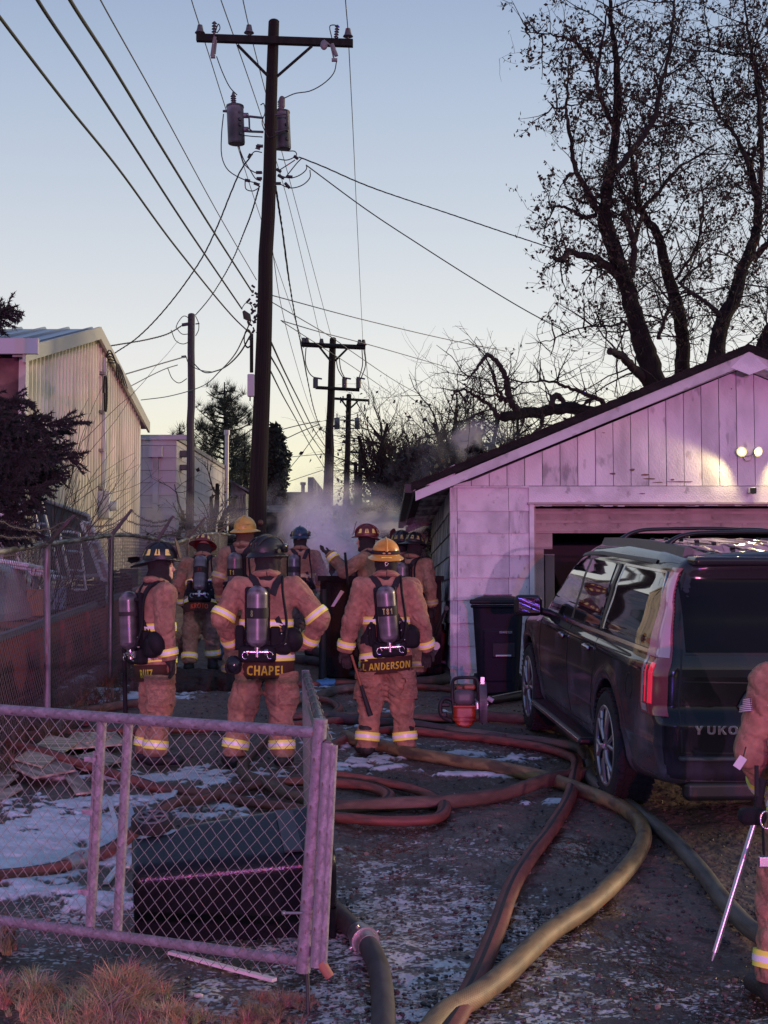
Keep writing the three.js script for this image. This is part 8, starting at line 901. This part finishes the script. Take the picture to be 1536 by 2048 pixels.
// ---------- in the front person's hands ----------
{
  const A = P(1512, 1635, 6.0), B = P(1424, 1922, 5.95), t = thing('pole_tool', 'bright steel pole held by the person at the right edge', 'pole'); new MB().cyl(B.clone().lerp(A, 0.06), A, 0.011, 0.013, 14).build('shaft', mat([0.42, 0.42, 0.46], 0.34, 0.9), t); new MB().cyl(B, B.clone().lerp(A, 0.07), 0.003, 0.008, 10).build('tip', steel, t); new MB().cyl(A, A.clone().add(V(0.03, 0.16, 0)), 0.018, 0.02, 12).build('grip', gearB, t);
  const g = P(1480, 1525, 5.75), tg = thing('name_tag', 'white tag hanging from the belt of the person at the right', 'tag', g); new MB().rbox(0, 0, 0, 0.034, 0.052, 0.003, 0.004, M4(V(0, 0, 0), 0, 0, -0.6)).build('card', mat([0.5, 0.5, 0.56], 0.6), tg); new MB().tube([V(0.015, 0.025, 0), V(0.03, 0.06, -0.02)], 0.003, 5).build('clip', blackMat, tg);
  const cb = P(1532, 1640, 5.75), c = thing('carabiner', 'silver hook and buckle on the straps at the right edge', 'carabiner', cb); const r = []; for (let k = 0; k <= 20; k++) { const a = k / 20 * 6.283; r.push(V(Math.cos(a) * 0.022, Math.sin(a) * 0.034, 0)); } new MB().tube(r, 0.004, 6).build('hook', brass, c); new MB().rbox(-0.008, -0.165, 0, 0.05, 0.045, 0.02, 0.006).build('buckle', brass, c); new MB().tube([V(-0.01, -0.03, -0.01), V(-0.008, -0.14, -0.01)], 0.01, 6, true, [1.8, 0.4]).build('strap', strapM, c);
  const rd = P(1504, 1632, 5.85), p = thing('gear_pouch', 'black gear pouch at the hip of the person at the right', 'pouch', rd); new MB().rbox(0, 0, 0, 0.11, 0.07, 0.09, 0.03, null, 3).build('case', gearB, p); new MB().tube([V(0.02, 0.08, 0), V(0.03, 0.2, -0.03)], 0.009, 6).build('lanyard', strapM, p);
  // axe of the orange-helmeted person, glove bundle, tools of the others
  const a = P(703, 1310, 12.05), b = P(741, 1432, 12.0), x = thing('hand_tool', 'wooden tool with black rubber grip hanging at the left leg of the orange-helmeted person', 'tool'); new MB().tube([a, a.clone().lerp(b, 0.5)], 0.011, 8).build('handle', mat([0.3, 0.1, 0.05], 0.6), x); new MB().tube([a.clone().lerp(b, 0.5), b], (t) => 0.015 + 0.009 * t, 10).build('grip', mat([0.015, 0.015, 0.016], 0.7), x);
  const ra = P(248, 1290, 11.9), rb = P(252, 1475, 11.9), ax = thing('pry_bar', 'long black bar hanging down beside the person at left', 'bar'); new MB().cyl(rb, ra, 0.02, 0.018, 10).build('shaft', gearB, ax);
  const mk2 = P(468, 1330, 11.45), hm = thing('face_mask', 'black breathing mask hanging at the left hip of the visored person', 'mask', mk2); new MB().add(new THREE.SphereGeometry(1, 18, 12), M4(V(0, 0, 0), 0, 0, 0.3, V(0.065, 0.08, 0.06))).build('facepiece', mat([0.015, 0.015, 0.02], 0.15), hm); new MB().add(new THREE.TorusGeometry(0.05, 0.01, 8, 18), M4(V(-0.01, -0.02, 0.04))).build('seal', gearB, hm);
  const pt = P(699, 1120, 17.4), pl = thing('pike_pole', 'thin dark pole held upright by the pointing person', 'pole'); new MB().cyl(P(696, 1170, 17.2), P(690, 1105, 17.2), 0.016, 0.016, 8).build('shaft', gearB, pl);
}
// ---------- burnt bin, debris, corner clutter ----------
{
  const r = rng(301), burnt = mat([0.03, 0.014, 0.012], 0.9, 0, { map: rept(T_dirt, 1.4, 0.8), bumpMap: rept(T_fine, 4, 4), bumpScale: 0.006 }), L = onG(P(640, 1300, 17.6).x, -17.6), d = thing('skip_bin', 'burnt dark brown steel bin heaped with debris before the smoke', 'bin', L);
  new MB().box(0.75, 0.6, -0.6, 1.5, 1.2, 1.2).build('bin_body', burnt, d); const rb = new MB(); for (let k = 0; k < 6; k++) rb.box(0.1 + k * 0.26, 0.6, 0.03, 0.06, 1.14, 0.05); rb.build('rib', burnt, d); new MB().box(0.75, 1.22, 0.02, 1.56, 0.06, 0.08).build('rim', burnt, d);
  const col = [[0.05, 0.05, 0.055], [0.16, 0.18, 0.22], [0.08, 0.04, 0.03], [0.12, 0.14, 0.1], [0.3, 0.32, 0.34]]; for (let k = 0; k < 16; k++) { const s = 0.10 + 0.12 * r(), g = new THREE.IcosahedronGeometry(1, 2), p = g.attributes.position; for (let j = 0; j < p.count; j++) { const m = 0.75 + 0.5 * noise(p.getX(j) * 2 + k * 9, p.getY(j) * 2, p.getZ(j) * 2); p.setXYZ(j, p.getX(j) * m, p.getY(j) * m, p.getZ(j) * m); } g.computeVertexNormals(); new MB().add(g, M4(V(0.1 + 1.3 * r(), 1.22 + 0.1 * r(), -0.15 - 0.8 * r()), r(), r() * 6, r(), V(s * 1.4, s * 0.8, s))).build('debris', mat(col[k % 5], 0.85), d); }
  const ps = onG(P(645, 1290, 17.2).x, -17.2), po = thing('burnt_post', 'charred black post standing at the corner of the burnt bin', 'post', ps); new MB().cyl(V(0, -0.1, 0), V(0.01, 1.08, 0), 0.05, 0.045, 10).build('post_shaft', blackMat, po); new MB().cyl(V(0.01, 1.08, 0), V(0.01, 1.11, 0), 0.052, 0.03, 10).build('post_cap', blackMat, po); new MB().hexa([[0.1, 0.9, 0], [0.14, 0.9, 0], [0.14, 0.9, -0.02], [0.1, 0.9, -0.02], [0.22, 1.1, 0], [0.26, 1.08, 0], [0.26, 1.08, -0.02], [0.22, 1.1, -0.02]].map((p) => V(...p))).build('bent_strip', mat([0.4, 0.42, 0.44], 0.5, 0.4), po);
  // charred heap on the ground before the bending person
  const h = G(395, 1372), hp = thing('debris_heap', 'charred heap of rubble on the ground by the bending person', 'debris', h); const hf = (x, y, z) => Math.hypot(x / 0.6, y / 0.2, z / 0.45) * 0.25 - 0.25 + (fbm(x * 7, y * 9, z * 7, 4) - 0.5) * 0.22; mk('rubble', meshField(hf, [-0.85, -0.05, -0.65], [0.85, 0.35, 0.65], 0.022, 0.05), mat([0.03, 0.02, 0.016], 0.95, 0, B_fine(0.01, 6)), hp); for (let k = 0; k < 14; k++) new MB().rbox((r() - 0.5) * 1.3, 0.06 + 0.12 * r(), (r() - 0.5) * 0.7, 0.1 + 0.2 * r(), 0.03, 0.05, 0.006, M4(V(0, 0, 0), 0, 0, (r() - 0.5) * 0.3), 1).build('charred_chunk', mat([0.05, 0.03, 0.022], 0.9), hp);
  const bl = G(450, 1318), bg = thing('plastic_bag', 'crumpled blue bag on the ground behind the visored person', 'bag', bl); const bf = (x, y, z) => Math.hypot(x / 0.2, (y - 0.12) / 0.2, z / 0.18) * 0.18 - 0.18 + (fbm(x * 12, y * 12, z * 12, 3) - 0.5) * 0.1; mk('bag_skin', meshField(bf, [-0.3, -0.05, -0.3], [0.3, 0.4, 0.3], 0.016, 0.04), mat([0.1, 0.16, 0.26], 0.5), bg);
  // beside the garage wall: black tub with rim, long bar, white tube and cap
  const tb = G(878, 1332), t = thing('plastic_tub', 'tilted black tub leaning on the garage side wall', 'tub', tb); const T = M4(V(0, 0.28, 0), 0.25, 0.2, -0.5); new MB().cyl(V(0, -0.22, 0), V(0, 0.22, 0), 0.2, 0.27, 28, false).build('tub_wall', mat([0.015, 0.015, 0.018], 0.5), t, T); const rg = []; for (let k = 0; k <= 30; k++) { const a = k / 30 * 6.283; rg.push(V(Math.cos(a) * 0.27, 0.22, Math.sin(a) * 0.27)); } new MB().tube(rg, 0.018, 8, false).build('tub_rim', blackMat, t, T); new MB().cyl(V(0, -0.21, 0), V(0, -0.20, 0), 0.2, 0.2, 24).build('tub_floor', blackMat, t, T); new MB().rbox(0.1, 0.3, 0.29, 0.12, 0.03, 0.03, 0.012).build('tub_handle', mat([0.1, 0.1, 0.11], 0.4), t, T);
  const b0 = G(858, 1340, 0.25), b1 = P(892, 1218, 16.3), br = thing('pry_bar', 'long dark bar leaning against the garage side wall', 'bar'); new MB().cyl(b0, b1, 0.02, 0.018, 10).cyl(b1, b1.clone().add(b1.clone().sub(b0).normalize().multiplyScalar(0.04)), 0.028, 0.028, 10).build('shaft', mat([0.03, 0.02, 0.022], 0.6), br);
  const w0 = G(858, 1335, 0.12), w1 = P(872, 1292, 16.0), wt = thing('cardboard_tube', 'pinkish white tube standing in the clutter by the garage wall', 'tube'); new MB().cyl(w0, w1, 0.05, 0.045, 16).build('tube_wall', mat([0.55, 0.45, 0.46], 0.8), wt); new MB().cyl(w0.clone().add(V(0, -0.06, 0)), w0.clone().add(V(0.0, 0.05, 0)), 0.085, 0.075, 18).build('blue_cap', mat([0.12, 0.26, 0.42], 0.5), wt);
  const cr = G(862, 1342), cb = thing('plastic_bag', 'crumpled clear bag at the foot of the garage wall', 'bag', cr); mk('bag_skin', meshField((x, y, z) => Math.hypot(x / 0.22, (y - 0.06) / 0.11, z / 0.2) * 0.14 - 0.14 + (fbm(x * 14, y * 14, z * 14, 3) - 0.5) * 0.1, [-0.35, -0.05, -0.3], [0.35, 0.25, 0.3], 0.015, 0.03), mat([0.3, 0.29, 0.3], 0.4), cb);
  const wp = G(846, 1360), wb = thing('paper_scrap', 'white scrap lying near the thick dark hose', 'scrap', wp.add(V(0, 0.01, 0))); new MB().rbox(0, 0, 0, 0.13, 0.012, 0.05, 0.005, M4(V(0, 0, 0), 0, -0.15, 0)).build('scrap', mat([0.6, 0.62, 0.64], 0.7), wb);
  const ib = P(1097, 1135, 17.6), ibx = thing('box', 'small reddish box inside the broken garage door', 'box', ib); new MB().rbox(0, -0.4, 0, 0.12, 1.1, 0.25, 0.01).build('carton', mat([0.3, 0.2, 0.19], 0.8), ibx); new MB().box(0, 0.155, 0, 0.125, 0.012, 0.255).build('carton_tape', mat([0.35, 0.25, 0.22], 0.7), ibx);
  const ld = thing('floor_ramp', 'dark plank lying between the bin and the front wheel', 'plank', V(0, 0, 0)), q0 = G(965, 1410), q1 = G(1046, 1398); new MB().tube([q0.add(V(0, 0.04, 0)), q1.add(V(0, 0.04, 0))], 0.05, 4).build('plank', blackMat, ld); new MB().tube([q0.clone().add(V(0.1, 0.05, 0.03)), q1.clone().add(V(-0.02, 0.05, 0.03))], 0.006, 5).build('edge_strip', steel, ld);
}
// ---------- yard behind the fence ----------
{
  const r = rng(401), rust = mat([0.42, 0.08, 0.06], 0.85, 0, { map: rept(T_dirt, 0.9, 0.9), bumpMap: rept(T_fine, 3, 3), bumpScale: 0.004 }), grey = mat([0.35, 0.36, 0.38], 0.6, 0.3), X = -3.8;
  const t = thing('steel_skip', 'long dark red steel skip in the yard behind the fence', 'skip'), y = (d, h) => groundY(X, -d) + h; const side = (x0, x1, d0, d1, h0, h1) => [V(x0, y(d0, h0), -d0), V(x1, y(d0, h0), -d0), V(x1, y(d1, h0), -d1), V(x0, y(d1, h0), -d1), V(x0, y(d0, h1), -d0), V(x1, y(d0, h1), -d0), V(x1, y(d1, h1), -d1), V(x0, y(d1, h1), -d1)];
  new MB().hexa(side(X - 0.9, X, 12.0, 24, 0.05, 0.79)).build('skip_body', rust, t); new MB().hexa(side(X - 0.02, X + 0.05, 12.0, 24, 0.795, 0.86)).build('top_rail', mat([0.2, 0.2, 0.22], 0.6, 0.4), t); for (let d = 12.5; d < 23.9; d += 1.4) new MB().hexa(side(X + 0.003, X + 0.05, d, d + 0.09, 0.06, 0.78)).build('rib', rust, t); new MB().hexa(side(X + 0.003, X + 0.045, 12.0, 24, 0.05, 0.12)).build('bottom_rail', rust, t);
  const onT = (px, d0, h) => { const d = 4.15 * FOC / (768 - px); return V(-4.15, groundY(0, -d) + 0.80 + h, -d); }; const bx = (name, label, cat, px, d, w, h, dp, m, ry = 0) => { const o = thing(name, label, cat, onT(px, d, 0)); o.rotation.y = ry; new MB().rbox(0, h / 2 + 0.003, 0, w, h, dp, 0.012).build('case', m, o); new MB().rbox(0, h + 0.012, 0, w * 1.04, 0.025, dp * 1.04, 0.008).build('lid', m, o); };
  bx('plastic_crate', 'blue and white crate on the skip, nearest the first fence post', 'crate', 113, 15.0, 0.22, 0.26, 0.25, mat([0.42, 0.46, 0.62], 0.6)); bx('box', 'dark low box beside the blue white crate', 'box', 150, 15.6, 0.3, 0.22, 0.3, mat([0.05, 0.05, 0.07], 0.6)); bx('box', 'rust brown box on the skip by the second post', 'box', 205, 16.8, 0.2, 0.34, 0.25, mat([0.28, 0.12, 0.07], 0.8)); bx('bucket', 'small blue bucket on the skip edge', 'bucket', 203, 16.2, 0.12, 0.13, 0.12, mat([0.05, 0.1, 0.42], 0.5)); bx('box', 'dark green box farthest along the skip', 'box', 262, 18.2, 0.3, 0.25, 0.3, mat([0.04, 0.07, 0.06], 0.7)); bx('box', 'pale grey panel box under the chairs', 'box', 185, 15.8, 0.55, 0.16, 0.3, mat([0.4, 0.4, 0.41], 0.7)); bx('box', 'tan box low in the yard by the spruce', 'box', 75, 14.4, 0.2, 0.3, 0.2, mat([0.3, 0.2, 0.13], 0.8));
  for (let k = 0; k < 2; k++) { const o = thing('folding_chair', ['overturned metal chair frame on the skip, nearer one', 'overturned metal chair frame on the skip, farther one'][k], 'chair', onT(130 + k * 62, 15.3 + k * 0.9, 0.02)), m = new MB(), lg = (a, b) => new MB().tube(spline([V(a, 0, 0), V(a + 0.05, 0.26, 0.02), V(a + 0.16, 0.33, 0.02), V(b, 0.36, 0.02)], 14), 0.012, 7).build('leg', darkSteel, o); lg(0, 0.3); lg(0.1, 0.36); new MB().rbox(0.3, 0.3, -0.1, 0.32, 0.05, 0.3, 0.02).build('seat', gearB, o); new MB().rbox(0.34, 0.12, -0.22, 0.3, 0.3, 0.03, 0.012).build('backrest', gearB, o); }
  // screens, ladder and frames leaning on the wall
  const fr = (name, label, cat, pts, d, m, rungs, w = 0.028, infill) => { const o = thing(name, label, cat), q = pts.map(([x, y2, k]) => P(x, y2, d + (k ?? 0))); for (let k = 0; k < q.length; k++) new MB().tube([q[k], q[(k + 1) % q.length]], w, 5).build('frame_bar', m, o); for (let k = 1; k <= rungs; k++) { const f = k / (rungs + 1); new MB().tube([q[0].clone().lerp(q[1], f), q[3].clone().lerp(q[2], f)], w * 0.8, 5).build('rung', m, o); } if (infill) new MB().face(q.map((p) => p.clone().add(V(0, 0, -0.03)))).build('mesh_panel', infill, o); };
  const alu = mat([0.4, 0.4, 0.42], 0.45, 0.6); fr('screen_frame', 'dark mesh screen frame leaning on the ribbed wall', 'screen', [[62, 990], [178, 1032], [200, 1150], [96, 1160]], 20.3, mat([0.3, 0.29, 0.27], 0.6), 0, 0.03, mat([0.09, 0.088, 0.085], 0.9)); fr('ladder', 'metal ladder leaning left of the screen frame', 'ladder', [[106, 1192], [64, 1000], [82, 1000], [130, 1192]], 18.6, alu, 7, 0.022); fr('drying_rack', 'open metal rack with two cross bars leaning at the fence', 'rack', [[145, 1180], [118, 1062], [158, 1066], [172, 1180]], 18.2, mat([0.5, 0.5, 0.48], 0.4, 0.5), 2, 0.02); fr('shelf_frame', 'white shelf frame with a board leaning on the metal wall', 'frame', [[205, 1160], [163, 1045], [184, 1050], [222, 1160]], 18.9, mat([0.58, 0.56, 0.55], 0.6), 2, 0.03, mat([0.4, 0.33, 0.28], 0.8));
  const car = thing('car_roof', 'snow dusted car top behind the fence at the left edge', 'car', onG(-4.9, -17.5)); mk('body', meshField((x, y2, z) => smax(Math.hypot(x / 0.8, (y2 - 0.6) / 0.9, z / 1.6) * 0.8 - 0.8, 0.1 - y2, 0.1), [-1, 0, -1.8], [1, 1.6, 1.8], 0.04, 0.1), mat([0.3, 0.22, 0.26], 0.35, 0, { clearcoat: 0.6 }), car); for (let k = 0; k < 4; k++) new MB().rbox(0.2, 1.46 - k * k * 0.012, 1.2 - k * 0.5, 0.9, 0.05, 0.3, 0.02, M4(V(0, 0, 0), 0, 0, -0.15)).build('snow_patch', mat([0.8, 0.8, 0.85], 0.8), car);
  const lf = G(78, 1338), bl = thing('block', 'pale rock lying behind the fence near its foot', 'rock', V(-3.9, groundY(0, -14.2) + 0.03, -14.2)); new MB().add(new THREE.IcosahedronGeometry(0.1, 1), M4(V(0, 0, 0), 0, 0, 0, V(1.3, 0.6, 1))).build('stone', mat([0.3, 0.25, 0.24], 0.9), bl);
}
// ---------- smoke drifting over the burnt bin ----------
{
  const smokeTex = (seed) => tex(256, 256, (u, v) => { const r = Math.hypot(u - 0.5, v - 0.5) * 2, w = tfbm(u, v, 3, 6, seed), f = sstep(1.0, 0.15, r + (w - 0.5) * 0.7); return g8(f * sstep(0.25, 0.6, w) * 1.4); }, false);
  const A = [smokeTex(201), smokeTex(202), smokeTex(203)], r = rng(501), o = new THREE.Group(); o.name = 'smoke_cloud'; scene.add(o); tag(o, 'white grey smoke rising over the burnt bin at the end of the alley', 'smoke', null, 'stuff');
  const puff = (px, py, d, w, h, op, k) => { const g = new THREE.PlaneGeometry(1, 1, 10, 10), p = g.attributes.position; for (let i = 0; i < p.count; i++) { const x = p.getX(i), y = p.getY(i); p.setXYZ(i, x * w, y * h, (noise(x * 3 + k * 5, y * 3, 2) - 0.5) * w * 0.7 - (x * x + y * y) * w * 0.6); } g.computeVertexNormals(); const m = new THREE.MeshPhysicalMaterial({ color: C(0.95, 0.97, 0.98), roughness: 1, specularIntensity: 0, transparent: true, opacity: op, alphaMap: A[k % 3], side: THREE.DoubleSide, depthWrite: false, transmission: 0.5, thickness: 0 }); const s = mk('smoke', g, m, o); s.position.copy(P(px, py, d)); s.rotation.y = (r() - 0.5) * 0.9; s.rotation.z = (r() - 0.5) * 0.5; s.castShadow = false; s.userData.kind = 'stuff'; };
  puff(640, 1105, 21.5, 1.5, 2.1, 0.95, 0); puff(668, 1095, 20.6, 1.4, 1.9, 0.9, 1); puff(655, 1130, 20.0, 1.3, 1.2, 1, 2); puff(630, 1120, 22.3, 1.6, 1.7, 1, 1); puff(690, 1110, 22.8, 1.5, 1.6, 0.9, 0); puff(630, 1050, 23, 1.6, 1.6, 0.75, 2); puff(655, 985, 26, 1.8, 1.6, 0.22, 0); puff(560, 1040, 25, 1.8, 1.5, 0.35, 1); puff(700, 1140, 19.4, 1.2, 1.1, 0.85, 2); puff(770, 1060, 25, 2.2, 1.2, 0.5, 0); puff(826, 1080, 22.5, 0.9, 1.3, 0.5, 1); puff(720, 1015, 29, 2.6, 1.3, 0.35, 2); puff(940, 880, 26, 1.3, 1.1, 0.4, 0); puff(985, 868, 26.5, 1.4, 0.7, 0.3, 1); puff(345, 1030, 27, 2.2, 1.2, 0.16, 2); puff(450, 1040, 27, 2.2, 1.3, 0.16, 0); puff(850, 900, 28, 2.0, 2.4, 0.1, 1);
}
// ---------- fire engines behind the camera, whose light bars light the scene ----------
{
  const red = mat([0.4, 0.02, 0.02], 0.35, 0, { clearcoat: 1 }), wht = mat([0.7, 0.7, 0.7], 0.4), rub = mat([0.02, 0.02, 0.02], 0.8), gl = mat([0.02, 0.02, 0.025], 0.08);
  for (const [x, z, lab] of [[2.6, 28.3, 'red fire engine behind the camera, straight down the alley'], [-2.6, 26.9, 'second fire engine behind the camera on the left']]) {
    const t = thing('fire_engine', lab, 'fire engine', V(x, groundY(0, -z) - 1.0 + 0.0, z)); t.position.y = -1.05; t.rotation.y = x > 0 ? 0 : 0.1;
    new MB().rbox(0, 1.5, 1.35, 2.45, 2.2, 2.3, 0.15).rbox(0, 1.6, 5.4, 2.45, 2.5, 5.6, 0.06).box(0, 0.55, 4, 2.2, 0.35, 7.6).build('body', red, t); new MB().rbox(0, 1.95, 0.24, 2.1, 0.85, 0.12, 0.05).build('windshield', gl, t); new MB().rbox(0, 0.6, 0.0, 2.5, 0.4, 0.5, 0.08).build('bumper', wht, t);
    for (const [a, b] of [[-1.1, 1.2], [1.1, 1.2], [-1.1, 6.2], [1.1, 6.2]]) new MB().cyl(V(a - 0.16, 0.5, b), V(a + 0.16, 0.5, b), 0.5, 0.5, 24).build('wheel', rub, t);
    new MB().rbox(0, 2.75, 0.9, 2.2, 0.14, 0.4, 0.04).build('light_bar', wht, t);
  }
  for (const [x, y, z, r, g, b] of LAMPS) { const m = new MB().rbox(x, y, z - 0.02, 0.5, 0.18, 0.2, 0.05).build('light_bar_lens', new THREE.MeshStandardMaterial({ color: C(r * 0.5, g * 0.5, b * 0.5), emissive: C(r, g, b), emissiveIntensity: 12, roughness: 0.3 })); tag(m, r > 0.9 && g < 0.2 ? 'red flashing lens of the light bar behind the camera' : x > 4 ? 'pinkish white flashing lens at the right end behind the camera' : x < 0 ? 'blue flashing lens on the left engine behind the camera' : 'blue flashing lens of the light bar behind the camera', 'flashing light'); }
}
scene.traverse((o) => { if (o.isMesh) o.castShadow = o.receiveShadow = true; });
renderer.render(scene, camera);
